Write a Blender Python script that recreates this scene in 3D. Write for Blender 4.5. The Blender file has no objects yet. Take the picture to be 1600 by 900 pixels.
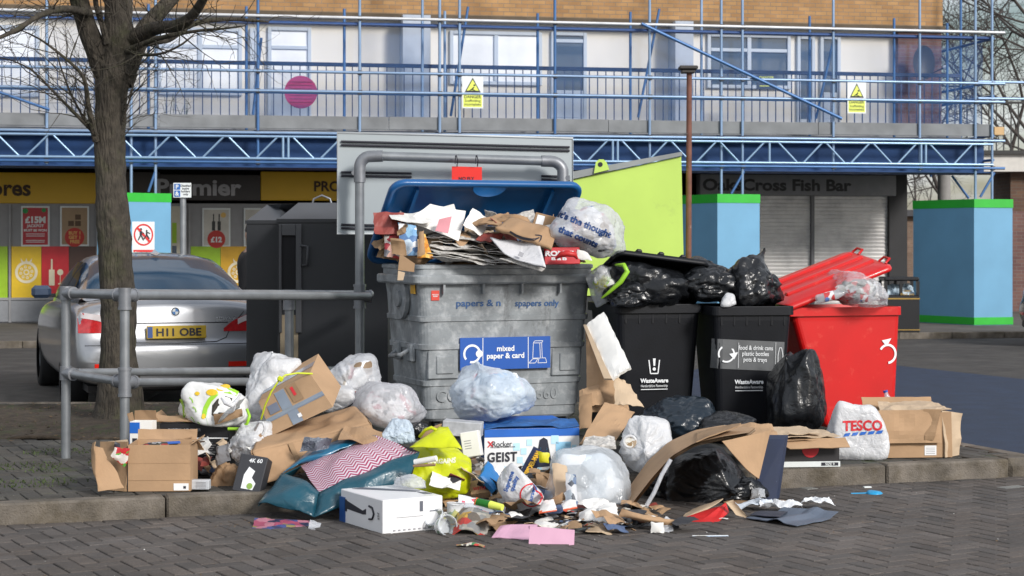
import bpy, bmesh, math, random
import numpy as np
from mathutils import Vector, Matrix, Euler, noise
from mathutils.bvhtree import BVHTree
V = Vector
R = math.radians
C = bpy.context.scene.collection
sc = bpy.context.scene

# ------------------------------------------------------------------ camera
FPX, HZ, CH = 2800.0, 380.0, 1.55
cam = bpy.data.cameras.new('camera'); camo = bpy.data.objects.new('camera', cam); C.objects.link(camo)
camo.location = (0, 0, CH); camo.rotation_euler = (R(90), 0, 0)
cam.sensor_width = 36; cam.lens = 36*FPX/1600; cam.shift_y = -(450-HZ)/1600
cam.clip_start = .1; cam.clip_end = 2000
cam.dof.use_dof = True; cam.dof.focus_distance = 11.5; cam.dof.aperture_fstop = 7.0
sc.camera = camo
# ------------------------------------------------------------------ world + sun
SUN_AZ, SUN_EL = 140, 28
w = bpy.data.worlds.new('World'); sc.world = w; w.use_nodes = True
nt = w.node_tree; bg = nt.nodes['Background']
sky = nt.nodes.new('ShaderNodeTexSky'); sky.sky_type = 'NISHITA'; sky.sun_disc = False
sky.sun_elevation = R(SUN_EL); sky.sun_rotation = R(SUN_AZ); sky.air_density = 1.2; sky.dust_density = 1.5
tc = nt.nodes.new('ShaderNodeTexCoord'); mp = nt.nodes.new('ShaderNodeMapping'); mp.inputs['Scale'].default_value = (1, 1, 3.5)
nz = nt.nodes.new('ShaderNodeTexNoise'); nz.inputs['Scale'].default_value = 3.0; nz.inputs['Detail'].default_value = 6; nz.inputs['Roughness'].default_value = .55
cr = nt.nodes.new('ShaderNodeValToRGB'); cr.color_ramp.elements[0].position = .38; cr.color_ramp.elements[1].position = .58
mx = nt.nodes.new('ShaderNodeMixRGB'); mx.inputs[2].default_value = (11.5, 11.9, 12.6, 1)
nt.links.new(tc.outputs['Generated'], mp.inputs['Vector']); nt.links.new(mp.outputs[0], nz.inputs['Vector'])
nt.links.new(nz.outputs[0], cr.inputs[0]); nt.links.new(cr.outputs[0], mx.inputs[0]); nt.links.new(sky.outputs[0], mx.inputs[1])
nt.links.new(mx.outputs[0], bg.inputs[0]); bg.inputs[1].default_value = .088
sl = bpy.data.lights.new('sun', 'SUN'); sl.energy = 3.3; sl.angle = R(12); sl.color = (1, .965, .92)
so = bpy.data.objects.new('sun', sl); C.objects.link(so)
sdir = V((math.sin(R(SUN_AZ))*math.cos(R(SUN_EL)), math.cos(R(SUN_AZ))*math.cos(R(SUN_EL)), math.sin(R(SUN_EL))))
so.rotation_euler = (-sdir).to_track_quat('-Z', 'Y').to_euler()
sc.view_settings.view_transform = 'Standard'; sc.view_settings.look = 'None'; sc.view_settings.gamma = 1
sc.view_settings.exposure = 0.08
sc.cycles.max_bounces = 7; sc.cycles.transparent_max_bounces = 12

# ------------------------------------------------------------------ helpers
def P(px, py, Y): return V(((px-800)/FPX*Y, Y, CH-(py-HZ)/FPX*Y))
def G(px, py, z=0.0):
    Y = FPX*(CH-z)/(py-HZ); return V(((px-800)/FPX*Y, Y, z))
def s2l(c):
    c = c/255.0
    return c/12.92 if c <= .04045 else ((c+.055)/1.055)**2.4
def S(r, g, b, k=1.0): return (s2l(r)*k, s2l(g)*k, s2l(b)*k)
_m = {}
def mat(name, col, rough=.6, metal=0., var=.12, vs=6., bump=0., bs=40., alpha=1., transl=0., col2=None, c2pos=(.5, .62), c2s=5., spec=.5, coat=0., kind=None, emit=0.):
    if name in _m: return _m[name]
    m = bpy.data.materials.new(name); m.use_nodes = True; _m[name] = m
    n = m.node_tree.nodes; l = m.node_tree.links; b = n['Principled BSDF']
    b.inputs['Roughness'].default_value = rough; b.inputs['Metallic'].default_value = metal
    b.inputs['Specular IOR Level'].default_value = spec; b.inputs['Coat Weight'].default_value = coat
    b.inputs['Coat Roughness'].default_value = .08
    t = n.new('ShaderNodeTexCoord'); out = n['Material Output']
    base = None
    rgb = n.new('ShaderNodeRGB'); rgb.outputs[0].default_value = (*col, 1); base = rgb.outputs[0]
    if col2:
        q = n.new('ShaderNodeTexNoise'); q.inputs['Scale'].default_value = c2s; q.inputs['Detail'].default_value = 7; q.inputs['Roughness'].default_value = .65
        r_ = n.new('ShaderNodeValToRGB'); r_.color_ramp.elements[0].position = c2pos[0]; r_.color_ramp.elements[1].position = c2pos[1]
        x = n.new('ShaderNodeMixRGB'); x.inputs[2].default_value = (*col2, 1)
        l.new(t.outputs['Object'], q.inputs['Vector']); l.new(q.outputs[0], r_.inputs[0]); l.new(r_.outputs[0], x.inputs[0]); l.new(base, x.inputs[1]); base = x.outputs[0]
    if var:
        q = n.new('ShaderNodeTexNoise'); q.inputs['Scale'].default_value = vs; q.inputs['Detail'].default_value = 5
        mr = n.new('ShaderNodeMapRange'); mr.inputs[1].default_value = .25; mr.inputs[2].default_value = .75
        mr.inputs[3].default_value = 1-var; mr.inputs[4].default_value = 1+var
        h = n.new('ShaderNodeVectorMath'); h.operation = 'SCALE'
        l.new(t.outputs['Object'], q.inputs['Vector']); l.new(q.outputs[0], mr.inputs[0]); l.new(base, h.inputs[0]); l.new(mr.outputs[0], h.inputs['Scale']); base = h.outputs[0]
    l.new(base, b.inputs['Base Color'])
    if emit: l.new(base, b.inputs['Emission Color']); b.inputs['Emission Strength'].default_value = emit
    if bump:
        bp = n.new('ShaderNodeBump'); bp.inputs['Strength'].default_value = min(1, bump); bp.inputs['Distance'].default_value = .01
        if kind == 'crinkle':
            q0 = n.new('ShaderNodeTexNoise'); q0.inputs['Scale'].default_value = bs*.35; q0.inputs['Detail'].default_value = 4
            va = n.new('ShaderNodeVectorMath'); va.operation = 'MULTIPLY_ADD'; va.inputs[1].default_value = (.22, .22, .22)
            l.new(t.outputs['Object'], q0.inputs['Vector']); l.new(q0.outputs['Color'], va.inputs[0]); l.new(t.outputs['Object'], va.inputs[2])
            hs = []
            for sc_, st in ((bs*.22, (1, 1, .55)), (bs*.5, (.6, 1, 1))):
                mp_ = n.new('ShaderNodeMapping'); mp_.inputs['Scale'].default_value = st; l.new(va.outputs[0], mp_.inputs[0])
                q = n.new('ShaderNodeTexNoise'); q.inputs['Scale'].default_value = sc_; q.inputs['Detail'].default_value = 2.5; l.new(mp_.outputs[0], q.inputs['Vector'])
                s1 = n.new('ShaderNodeMath'); s1.operation = 'SUBTRACT'; s1.inputs[1].default_value = .5; s2 = n.new('ShaderNodeMath'); s2.operation = 'ABSOLUTE'; s3 = n.new('ShaderNodeMath'); s3.operation = 'MINIMUM'; s3.inputs[1].default_value = .09
                l.new(q.outputs[0], s1.inputs[0]); l.new(s1.outputs[0], s2.inputs[0]); l.new(s2.outputs[0], s3.inputs[0]); hs.append(s3.outputs[0])
            sa = n.new('ShaderNodeMath'); sa.operation = 'MULTIPLY_ADD'; sa.inputs[1].default_value = .5; l.new(hs[1], sa.inputs[0]); l.new(hs[0], sa.inputs[2])
            bp.inputs['Distance'].default_value = .11; l.new(sa.outputs[0], bp.inputs['Height'])
        else:
            q = n.new('ShaderNodeTexNoise'); q.inputs['Scale'].default_value = bs; q.inputs['Detail'].default_value = 6
            l.new(t.outputs['Object'], q.inputs['Vector']); l.new(q.outputs[0], bp.inputs['Height'])
            if kind == 'bark':
                mp_ = n.new('ShaderNodeMapping'); mp_.inputs['Scale'].default_value = (1, 1, .22); l.new(t.outputs['Object'], mp_.inputs[0]); l.new(mp_.outputs[0], q.inputs['Vector']); bp.inputs['Distance'].default_value = .05
        l.new(bp.outputs[0], b.inputs['Normal'])
    last = b.outputs[0]
    if transl:
        tr = n.new('ShaderNodeBsdfTranslucent'); l.new(base, tr.inputs[0]); ms = n.new('ShaderNodeMixShader'); ms.inputs[0].default_value = transl
        l.new(last, ms.inputs[1]); l.new(tr.outputs[0], ms.inputs[2]); last = ms.outputs[0]
    if alpha < 1:
        tp = n.new('ShaderNodeBsdfTransparent'); ms = n.new('ShaderNodeMixShader'); ms.inputs[0].default_value = alpha
        l.new(tp.outputs[0], ms.inputs[1]); l.new(last, ms.inputs[2]); last = ms.outputs[0]
    l.new(last, out.inputs['Surface'])
    return m
def brickmat(name, c1, c2, mortar, axis='xz', sc_=1.):
    if name in _m: return _m[name]
    m = bpy.data.materials.new(name); m.use_nodes = True; _m[name] = m
    n = m.node_tree.nodes; l = m.node_tree.links; b = n['Principled BSDF']; b.inputs['Roughness'].default_value = .85
    t = n.new('ShaderNodeTexCoord'); sp = n.new('ShaderNodeSeparateXYZ'); cb = n.new('ShaderNodeCombineXYZ'); ad = n.new('ShaderNodeMath'); ad.operation = 'ADD'
    l.new(t.outputs['Object'], sp.inputs[0]); l.new(sp.outputs['X'], ad.inputs[0]); l.new(sp.outputs['Y'], ad.inputs[1])
    l.new(ad.outputs[0], cb.inputs['X']); l.new(sp.outputs['Z'], cb.inputs['Y'])
    k = n.new('ShaderNodeTexBrick'); k.inputs['Scale'].default_value = 1; k.inputs['Brick Width'].default_value = .225; k.inputs['Row Height'].default_value = .075
    k.inputs['Mortar Size'].default_value = .006; k.inputs['Color1'].default_value = (*c1, 1); k.inputs['Color2'].default_value = (*c2, 1); k.inputs['Mortar'].default_value = (*mortar, 1)
    l.new(cb.outputs[0], k.inputs['Vector'])
    q = n.new('ShaderNodeTexNoise'); q.inputs['Scale'].default_value = 3; q.inputs['Detail'].default_value = 6; l.new(t.outputs['Object'], q.inputs['Vector'])
    mr = n.new('ShaderNodeMapRange'); mr.inputs[3].default_value = .6; mr.inputs[4].default_value = 1.4; l.new(q.outputs[0], mr.inputs[0])
    h = n.new('ShaderNodeVectorMath'); h.operation = 'SCALE'; l.new(k.outputs[0], h.inputs[0]); l.new(mr.outputs[0], h.inputs['Scale'])
    l.new(h.outputs[0], b.inputs['Base Color'])
    bp = n.new('ShaderNodeBump'); bp.inputs['Strength'].default_value = .4; bp.inputs['Distance'].default_value = .006; bp.invert = True
    l.new(k.outputs['Fac'], bp.inputs['Height']); l.new(bp.outputs[0], b.inputs['Normal'])
    return m
def attrmat(name, rough=.85, bump=.3, bs=120, moss=None):
    m = bpy.data.materials.new(name); m.use_nodes = True; _m[name] = m
    n = m.node_tree.nodes; l = m.node_tree.links; b = n['Principled BSDF']; b.inputs['Roughness'].default_value = rough
    a = n.new('ShaderNodeAttribute'); a.attribute_name = 'Col'; t = n.new('ShaderNodeTexCoord')
    q = n.new('ShaderNodeTexNoise'); q.inputs['Scale'].default_value = 1.1; q.inputs['Detail'].default_value = 8; q.inputs['Roughness'].default_value = .7
    l.new(t.outputs['Object'], q.inputs['Vector'])
    mr = n.new('ShaderNodeMapRange'); mr.inputs[1].default_value = .3; mr.inputs[2].default_value = .7; mr.inputs[3].default_value = .62; mr.inputs[4].default_value = 1.4; l.new(q.outputs[0], mr.inputs[0])
    q3 = n.new('ShaderNodeTexNoise'); q3.inputs['Scale'].default_value = 150; q3.inputs['Detail'].default_value = 3; l.new(t.outputs['Object'], q3.inputs['Vector'])
    mr3 = n.new('ShaderNodeMapRange'); mr3.inputs[1].default_value = .35; mr3.inputs[2].default_value = .7; mr3.inputs[3].default_value = .72; mr3.inputs[4].default_value = 1.5; l.new(q3.outputs[0], mr3.inputs[0])
    mm = n.new('ShaderNodeMath'); mm.operation = 'MULTIPLY'; l.new(mr.outputs[0], mm.inputs[0]); l.new(mr3.outputs[0], mm.inputs[1])
    h = n.new('ShaderNodeVectorMath'); h.operation = 'SCALE'; l.new(a.outputs['Color'], h.inputs[0]); l.new(mm.outputs[0], h.inputs['Scale'])
    base = h.outputs[0]
    q4_ = n.new('ShaderNodeTexVoronoi'); q4_.inputs['Scale'].default_value = 95; l.new(t.outputs['Object'], q4_.inputs['Vector'])
    lt = n.new('ShaderNodeMath'); lt.operation = 'LESS_THAN'; lt.inputs[1].default_value = .16; l.new(q4_.outputs['Distance'], lt.inputs[0])
    sc4 = n.new('ShaderNodeSeparateColor'); l.new(q4_.outputs['Color'], sc4.inputs[0]); gt = n.new('ShaderNodeMath'); gt.operation = 'GREATER_THAN'; gt.inputs[1].default_value = .72; l.new(sc4.outputs[0], gt.inputs[0])
    ml = n.new('ShaderNodeMath'); ml.operation = 'MULTIPLY'; l.new(lt.outputs[0], ml.inputs[0]); l.new(gt.outputs[0], ml.inputs[1])
    xs_ = n.new('ShaderNodeMixRGB'); xs_.inputs[2].default_value = (.22, .21, .20, 1); l.new(ml.outputs[0], xs_.inputs[0]); l.new(base, xs_.inputs[1]); base = xs_.outputs[0]
    if moss:
        q2 = n.new('ShaderNodeTexNoise'); q2.inputs['Scale'].default_value = 2.2; q2.inputs['Detail'].default_value = 10; q2.inputs['Roughness'].default_value = .75
        l.new(t.outputs['Object'], q2.inputs['Vector']); r_ = n.new('ShaderNodeValToRGB'); r_.color_ramp.elements[0].position = .56; r_.color_ramp.elements[1].position = .66
        l.new(q2.outputs[0], r_.inputs[0]); x = n.new('ShaderNodeMixRGB'); x.inputs[2].default_value = (*moss, 1); l.new(r_.outputs[0], x.inputs[0]); l.new(base, x.inputs[1]); base = x.outputs[0]
    l.new(base, b.inputs['Base Color'])
    bp = n.new('ShaderNodeBump'); bp.inputs['Strength'].default_value = bump; bp.inputs['Distance'].default_value = .004
    l.new(q3.outputs[0], bp.inputs['Height']); l.new(bp.outputs[0], b.inputs['Normal'])
    return m

_txt = {}
def textmesh(s, bold=0., fine=0., shear=0., space=1.):
    key = (s, bold, fine, shear, space)
    if key in _txt: return _txt[key]
    c = bpy.data.curves.new('t', 'FONT'); c.body = s; c.align_x = 'CENTER'; c.align_y = 'CENTER'; c.offset = bold; c.shear = shear; c.resolution_u = 3; c.space_line = .95; c.space_character = space
    o = bpy.data.objects.new('t', c); C.objects.link(o); bpy.context.view_layer.update()
    me = bpy.data.meshes.new_from_object(o.evaluated_get(bpy.context.evaluated_depsgraph_get()))
    bpy.data.objects.remove(o); bpy.data.curves.remove(c)
    if fine:
        bm = bmesh.new(); bm.from_mesh(me); bmesh.ops.triangulate(bm, faces=bm.faces)
        for _ in range(5):
            es = [e for e in bm.edges if e.calc_length() > fine]
            if not es: break
            bmesh.ops.subdivide_edges(bm, edges=es, cuts=1); bmesh.ops.triangulate(bm, faces=bm.faces)
        bm.to_mesh(me); bm.free()
    vs = [v.co.copy() for v in me.vertices]; fs = [tuple(p.vertices) for p in me.polygons]
    xs = [v.x for v in vs] or [0, 1]; ys = [v.y for v in vs] or [0, 1]
    cx, cy = (min(xs)+max(xs))/2, (min(ys)+max(ys))/2
    wd, ht = max(xs)-min(xs), max(ys)-min(ys)
    vs = [((v.x-cx)/wd, (v.y-cy)/ht) for v in vs]
    _txt[key] = (vs, fs, wd, ht); bpy.data.meshes.remove(me)
    return _txt[key]

class MB:
    def __init__(s, m=None): s.v = []; s.f = []; s.fm = []; s.fs = []; s.slots = []; s.m = m; s.sm = False; s.X = None
    def _add(s, vs, fs, smooth=None):
        o = len(s.v)
        if s.m not in s.slots: s.slots.append(s.m)
        i = s.slots.index(s.m)
        s.v += [s.X @ V(v) for v in vs] if s.X else [V(v) for v in vs]
        for f in fs: s.f.append(tuple(o+a for a in f)); s.fm.append(i); s.fs.append(s.sm if smooth is None else smooth)
        return s
    def box(s, c, size, rot=None, bev=0.):
        hx, hy, hz = size[0]/2, size[1]/2, size[2]/2; c = V(c)
        M = rot if isinstance(rot, Matrix) else (Euler(rot).to_matrix() if rot else None)
        b = min(bev, hx*.9, hy*.9, hz*.9)
        if b <= 0:
            vs = [V((x, y, z)) for x in (-hx, hx) for y in (-hy, hy) for z in (-hz, hz)]
            fs = [(0, 1, 3, 2), (4, 6, 7, 5), (0, 4, 5, 1), (2, 3, 7, 6), (0, 2, 6, 4), (1, 5, 7, 3)]
        else:
            vs = []; ix = {}
            for sx in (-1, 1):
                for sy in (-1, 1):
                    for sz in (-1, 1):
                        for a in range(3):
                            p = [sx*(hx-b), sy*(hy-b), sz*(hz-b)]; p[a] = (sx*hx, sy*hy, sz*hz)[a]
                            ix[(sx, sy, sz, a)] = len(vs); vs.append(V(p))
            fs = []
            for sg in (-1, 1):
                q = [ix[(sg, -1, -1, 0)], ix[(sg, 1, -1, 0)], ix[(sg, 1, 1, 0)], ix[(sg, -1, 1, 0)]]; fs.append(tuple(q if sg > 0 else q[::-1]))
                q = [ix[(-1, sg, -1, 1)], ix[(-1, sg, 1, 1)], ix[(1, sg, 1, 1)], ix[(1, sg, -1, 1)]]; fs.append(tuple(q if sg > 0 else q[::-1]))
                q = [ix[(-1, -1, sg, 2)], ix[(1, -1, sg, 2)], ix[(1, 1, sg, 2)], ix[(-1, 1, sg, 2)]]; fs.append(tuple(q if sg > 0 else q[::-1]))
            def ori(q, d):
                a, b_, c_ = vs[q[0]], vs[q[1]], vs[q[2]]
                return q if (b_-a).cross(c_-a).dot(d) > 0 else q[::-1]
            for s1 in (-1, 1):
                for s2 in (-1, 1):
                    fs.append(ori((ix[(s1, s2, -1, 0)], ix[(s1, s2, -1, 1)], ix[(s1, s2, 1, 1)], ix[(s1, s2, 1, 0)]), V((s1, s2, 0))))
                    fs.append(ori((ix[(s1, -1, s2, 0)], ix[(s1, -1, s2, 2)], ix[(s1, 1, s2, 2)], ix[(s1, 1, s2, 0)]), V((s1, 0, s2))))
                    fs.append(ori((ix[(-1, s1, s2, 1)], ix[(-1, s1, s2, 2)], ix[(1, s1, s2, 2)], ix[(1, s1, s2, 1)]), V((0, s1, s2))))
                    for s3 in (-1, 1): fs.append(ori((ix[(s1, s2, s3, 0)], ix[(s1, s2, s3, 1)], ix[(s1, s2, s3, 2)]), V((s1, s2, s3))))
        vs = [(M @ v if M else v)+c for v in vs]
        return s._add(vs, fs)
    def ext(s, lo, hi, bev=0.):
        lo, hi = V(lo), V(hi); return s.box((lo+hi)/2, hi-lo, None, bev)
    def cyl(s, p0, p1, r, n=10, r2=None, cap=True, smooth=True):
        p0, p1 = V(p0), V(p1); r2 = r if r2 is None else r2; d = (p1-p0)
        if d.length < 1e-6: return s
        d.normalize(); a = d.orthogonal().normalized(); b = d.cross(a)
        vs = []
        for p, q in ((p0, r), (p1, r2)):
            for i in range(n):
                t = 2*math.pi*i/n; vs.append(p+a*math.cos(t)*q+b*math.sin(t)*q)
        s._add(vs, [(i, (i+1) % n, n+(i+1) % n, n+i) for i in range(n)], smooth)
        if cap: s._add(vs, [tuple(range(n))[::-1], tuple(range(n, 2*n))], False)
        return s
    def tube(s, pts, r, n=8, closed=False, rads=None):
        pts = [V(p) for p in pts]; N = len(pts); vs = []; up = None
        for i, p in enumerate(pts):
            t = (pts[min(i+1, N-1)]-pts[max(i-1, 0)]).normalized() if not closed else (pts[(i+1) % N]-pts[i-1]).normalized()
            if up is None: up = t.orthogonal().normalized()
            up = (up-t*up.dot(t)); up = up.normalized() if up.length > 1e-5 else t.orthogonal().normalized()
            b = t.cross(up); q = rads[i] if rads else r
            for k in range(n):
                a = 2*math.pi*k/n; vs.append(p+up*math.cos(a)*q+b*math.sin(a)*q)
        fs = []
        for i in range(N if closed else N-1):
            j = (i+1) % N
            for k in range(n): fs.append((i*n+k, i*n+(k+1) % n, j*n+(k+1) % n, j*n+k))
        s._add(vs, fs, True)
        if not closed: s._add(vs, [tuple(range(n))[::-1], tuple(range((N-1)*n, N*n))], False)
        return s
    def plate(s, pts, th, n=None):
        pts = [V(p) for p in pts]; N = len(pts)
        if n is None:
            n = V((0, 0, 0))
            for i in range(N): n += (pts[i]-pts[0]).cross(pts[(i+1) % N]-pts[0])
            n.normalize()
        else: n = V(n).normalized()
        vs = [p+n*th/2 for p in pts]+[p-n*th/2 for p in pts]
        fs = [tuple(range(N)), tuple(range(N, 2*N))[::-1]]+[(i+N, (i+1) % N+N, (i+1) % N, i) for i in range(N)]
        return s._add(vs, fs)
    def patch(s, p00, p10, p11, p01, nx=14, ny=10, bulge=0., cr=0., cs=6., th=.003, seed=0, curl=None, edge=0., smooth=False, fn=None):
        p00, p10, p11, p01 = map(V, (p00, p10, p11, p01)); nn = (p10-p00).cross(p01-p00).normalized()
        top = []; nrm = []
        for j in range(ny+1):
            for i in range(nx+1):
                u, v = i/nx, j/ny
                p = p00*(1-u)*(1-v)+p10*u*(1-v)+p11*u*v+p01*(1-u)*v
                q = p*cs+V((seed*7.3, seed*3.1, seed))
                d = bulge*4*u*(1-u)*(.5+2*v*(1-v)) + cr*(1-2.6*abs(noise.noise(q))) + cr*.4*noise.noise(q*2.7)
                if curl: d += curl*(v*v)
                if fn: d += fn(u, v)
                p = p+nn*d
                if edge and (i in (0, nx) or j in (0, ny)):
                    p = p+V((noise.noise(q*5+V((9, 0, 0))), noise.noise(q*5+V((0, 9, 0))), noise.noise(q*5+V((0, 0, 9)))))*edge
                top.append(p)
        N = len(top); vs = top+[p-nn*th for p in top]; fs = []; W = nx+1
        for j in range(ny):
            for i in range(nx):
                a = j*W+i; fs.append((a, a+1, a+W+1, a+W)); fs.append((N+a, N+a+W, N+a+W+1, N+a+1))
        for i in range(nx): fs.append((i, N+i, N+i+1, i+1)); a = ny*W+i; fs.append((a, a+1, N+a+1, N+a))
        for j in range(ny): a = j*W; fs.append((a, a+W, N+a+W, N+a)); a = j*W+nx; fs.append((a, N+a, N+a+W, a+W))
        return s._add(vs, fs, smooth)
    def text(s, t, o, xd, yd, w=None, h=None, bold=.02, proj=None, off=.0015, fine=0., shear=0., space=1.):
        vs, fs, W, H = textmesh(t, bold, fine, shear, space); o, xd, yd = V(o), V(xd).normalized(), V(yd).normalized()
        if w is None: w = h*W/H
        if h is None: h = w*H/W
        nn = xd.cross(yd).normalized(); out = []
        for x, y in vs:
            p = o+xd*x*w+yd*y*h+nn*off
            if proj:
                bvh, d = proj; hit = bvh.ray_cast(p-V(d)*1.0, V(d), 3.0)
                if hit[0] is not None: p = hit[0]-V(d)*off
            out.append(p)
        if proj or s.X is None or True: return s._add(out, fs, False)
    def disc(s, c, n, r, k=24, r0=0., proj=None, a0=0., a1=360., off=.0015):
        c, n = V(c), V(n).normalized(); a = n.cross(V((0, 0, 1))); a = a.normalized() if a.length > 1e-3 else V((1, 0, 0)); b = n.cross(a)
        vs = []; full = abs(a1-a0) >= 359.9
        for i in range(k if full else k+1):
            t = R(a0+(a1-a0)*i/k)
            for q in (r0, r): vs.append(c+(a*math.cos(t)+b*math.sin(t))*q+n*off)
        N = len(vs)//2; fs = []
        for i in range(k): j = (i+1) % N; fs.append((2*i, 2*i+1, 2*j+1, 2*j))
        if proj:
            bvh, d = proj; nv = []
            for p in vs:
                hit = bvh.ray_cast(p-V(d), V(d), 3.); nv.append(hit[0]-V(d)*off if hit[0] is not None else p)
            vs = nv
        return s._add(vs, fs, False)
    def build(s, name, parent=None, world=False, props=None, origin=None):
        me = bpy.data.meshes.new(name); vs = s.v; o = bpy.data.objects.new(name, me)
        if parent is not None:
            if world: Mi = parent['_mw_inv'] if False else MW[parent.name].inverted(); vs = [Mi @ v for v in vs]
            o.parent = parent
        else:
            if origin is None:
                lo = V((min(v.x for v in vs), min(v.y for v in vs), min(v.z for v in vs))); hi = V((max(v.x for v in vs), max(v.y for v in vs), max(v.z for v in vs)))
                origin = V(((lo.x+hi.x)/2, (lo.y+hi.y)/2, lo.z))
            vs = [v-V(origin) for v in vs]; o.location = origin
        me.from_pydata([tuple(v) for v in vs], [], s.f)
        for m in s.slots: me.materials.append(m)
        me.polygons.foreach_set('material_index', s.fm); me.polygons.foreach_set('use_smooth', s.fs); me.update()
        C.objects.link(o); MW[o.name] = (MW[parent.name] if parent is not None else Matrix()) @ Matrix.Translation(o.location)
        return o
    def bvh(s): return BVHTree.FromPolygons(s.v, s.f)
MW = {}
def tag(o, label=None, cat=None, group=None, kind=None):
    if label: o['label'] = label
    if cat: o['category'] = cat
    if group: o['group'] = group
    if kind: o['kind'] = kind
    return o
def T(name, label, cat, loc=(0, 0, 0), rz=0., group=None, rx=0., ry=0.):
    o = bpy.data.objects.new(name, None); o.empty_display_size = .1; C.objects.link(o)
    o.location = loc; o.rotation_euler = (R(rx), R(ry), R(rz)); tag(o, label, cat, group)
    MW[o.name] = Matrix.Translation(V(loc)) @ Euler((R(rx), R(ry), R(rz))).to_matrix().to_4x4()
    return o
def struct(name, mb, kind='structure'): return tag(mb.build(name), kind=kind)
def sub(o, lv=1):
    md = o.modifiers.new('s', 'SUBSURF'); md.levels = lv; md.render_levels = lv; return o
# ================================================================== GROUND
M_asph = mat('asphalt', (.045, .042, .040), .9, var=.35, vs=3, bump=.5, bs=150, col2=(.07, .065, .06), c2pos=(.45, .7), c2s=1.2)
M_blueasph = mat('blue_asphalt', (.014, .028, .062), .8, var=.25, vs=4, bump=.6, bs=160)
M_sand = mat('joint_sand', (.018, .016, .013), .95, var=.4, vs=9, bump=.6, bs=200)
M_pave = attrmat('block_paving', moss=None)
M_pavei = attrmat('island_paving', moss=(.035, .05, .012))
M_kerb = mat('kerb_concrete', (.15, .13, .108), .9, var=.4, vs=7, bump=.8, bs=90, col2=(.085, .07, .05), c2pos=(.42, .62), c2s=4.5)
M_flag = mat('far_pavement', (.10, .09, .08), .9, var=.3, vs=2.5, bump=.4, bs=60)
mb = MB(M_asph); mb.plate([(-400, -40, -.02), (400, -40, -.02), (400, 900, -.02), (-400, 900, -.02)], .04); struct('road', mb)
# kerb line of the bin island
KA = math.atan(.33); KD = V((math.cos(KA), math.sin(KA), 0)); KN = V((-math.sin(KA), math.cos(KA), 0))
K0 = V((-1.87, 10.07, 0)); KEND = V((3.26, 11.79, 0))
def kside(p): return (V((p[0], p[1], 0))-K0).dot(KN)
rng = random.Random(5)
def herring(name, m, region, z, ang, base, x0, x1, y0, y1, pale=.01):
    mb = MB(m); cols = []; L = .1; a = R(ang); ux = V((math.cos(a), math.sin(a), 0)); uy = V((-math.sin(a), math.cos(a), 0)); g = .0035; b = .004
    c0 = V(((x0+x1)/2, (y0+y1)/2, 0)); n = int(max(x1-x0, y1-y0)/L)
    for i in range(-n, n):
        for j in range(-n, n):
            t = (i-j) % 4
            if t == 0: sx, sy = 2*L, L
            elif t == 3: sx, sy = L, 2*L
            else: continue
            o = c0+ux*i*L+uy*j*L; c = o+ux*sx/2+uy*sy/2
            if not (x0 < c.x < x1 and y0 < c.y < y1) or not region(c): continue
            dz = rng.uniform(-.0018, .0018); hx, hy = sx/2-g, sy/2-g; tx = rng.uniform(-.004, .004); ty = rng.uniform(-.004, .004)
            ring = lambda qx, qy, zz: [c+ux*ex*qx+uy*ey*qy+V((0, 0, zz+dz+tx*ex*hx*2+ty*ey*hy*2)) for ex, ey in ((-1, -1), (1, -1), (1, 1), (-1, 1))]
            vs = ring(hx-b, hy-b, z)+ring(hx, hy, z-.004)+ring(hx, hy, z-.03)
            fs = [(0, 1, 2, 3)]+[(k+4, (k+1) % 4+4, (k+1) % 4, k) for k in range(4)]+[(k+8, (k+1) % 4+8, (k+1) % 4+4, k+4) for k in range(4)]
            mb._add(vs, fs)
            k = rng.gauss(1, .13); w_ = rng.uniform(-.04, .04); col = (base[0]*k*(1+w_), base[1]*k, base[2]*k*(1-w_), 1)
            if rng.random() < pale: col = (.16, .16, .15, 1)
            cols += [col]*9
    o = struct(name, mb); at = o.data.color_attributes.new('Col', 'FLOAT_COLOR', 'CORNER'); k = 0
    buf = []
    for pi, p in enumerate(o.data.polygons):
        for _ in p.vertices: buf += cols[pi]
    at.data.foreach_set('color', buf)
    return o
mb = MB(M_sand); q0 = K0-KD*8; q1 = KEND+KD*6
mb.plate([(-9, 4, .002), (11, 4, .002), tuple(q1+V((0, 0, .002))), tuple(q0+V((0, 0, .002)))], .004, (0, 0, 1)); struct('paving_bed', mb)
herring('paving', M_pave, lambda c: kside(c) < .1, .012, 30, (.072, .062, .056), -4.6, 5.4, 6.4, 13.4, .003)
# island : outline
IZ = .13
isl = [K0-KD*8+KN*.1, KEND+KN*.1-KD*.05, V((3.32, 12.0, 0)), V((3.15, 12.5, 0)), V((2.85, 13.4, 0)), V((2.5, 14.6, 0)), V((1.9, 15.95, 0)), V((-9.6, 15.95, 0))]
mb = MB(M_sand); mb._add([p+V((0, 0, IZ-.012)) for p in isl], [tuple(range(len(isl)))]); struct('island_bed', mb)
def in_isl(c):
    ins = False; n = len(isl)
    for i in range(n):
        a, b = isl[i], isl[(i+1) % n]
        if (a.y > c.y) != (b.y > c.y) and c.x < (b.x-a.x)*(c.y-a.y)/(b.y-a.y)+a.x: ins = not ins
    return ins
herring('island_paving', M_pavei, lambda c: in_isl(c) and kside(c) > .16 and not (c.y > 13.0 and c.x < -1.2 and c.y < 15.7), IZ-.004, 25, (.055, .052, .046), -6.5, 3.4, 8.5, 16.0, .004)
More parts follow.
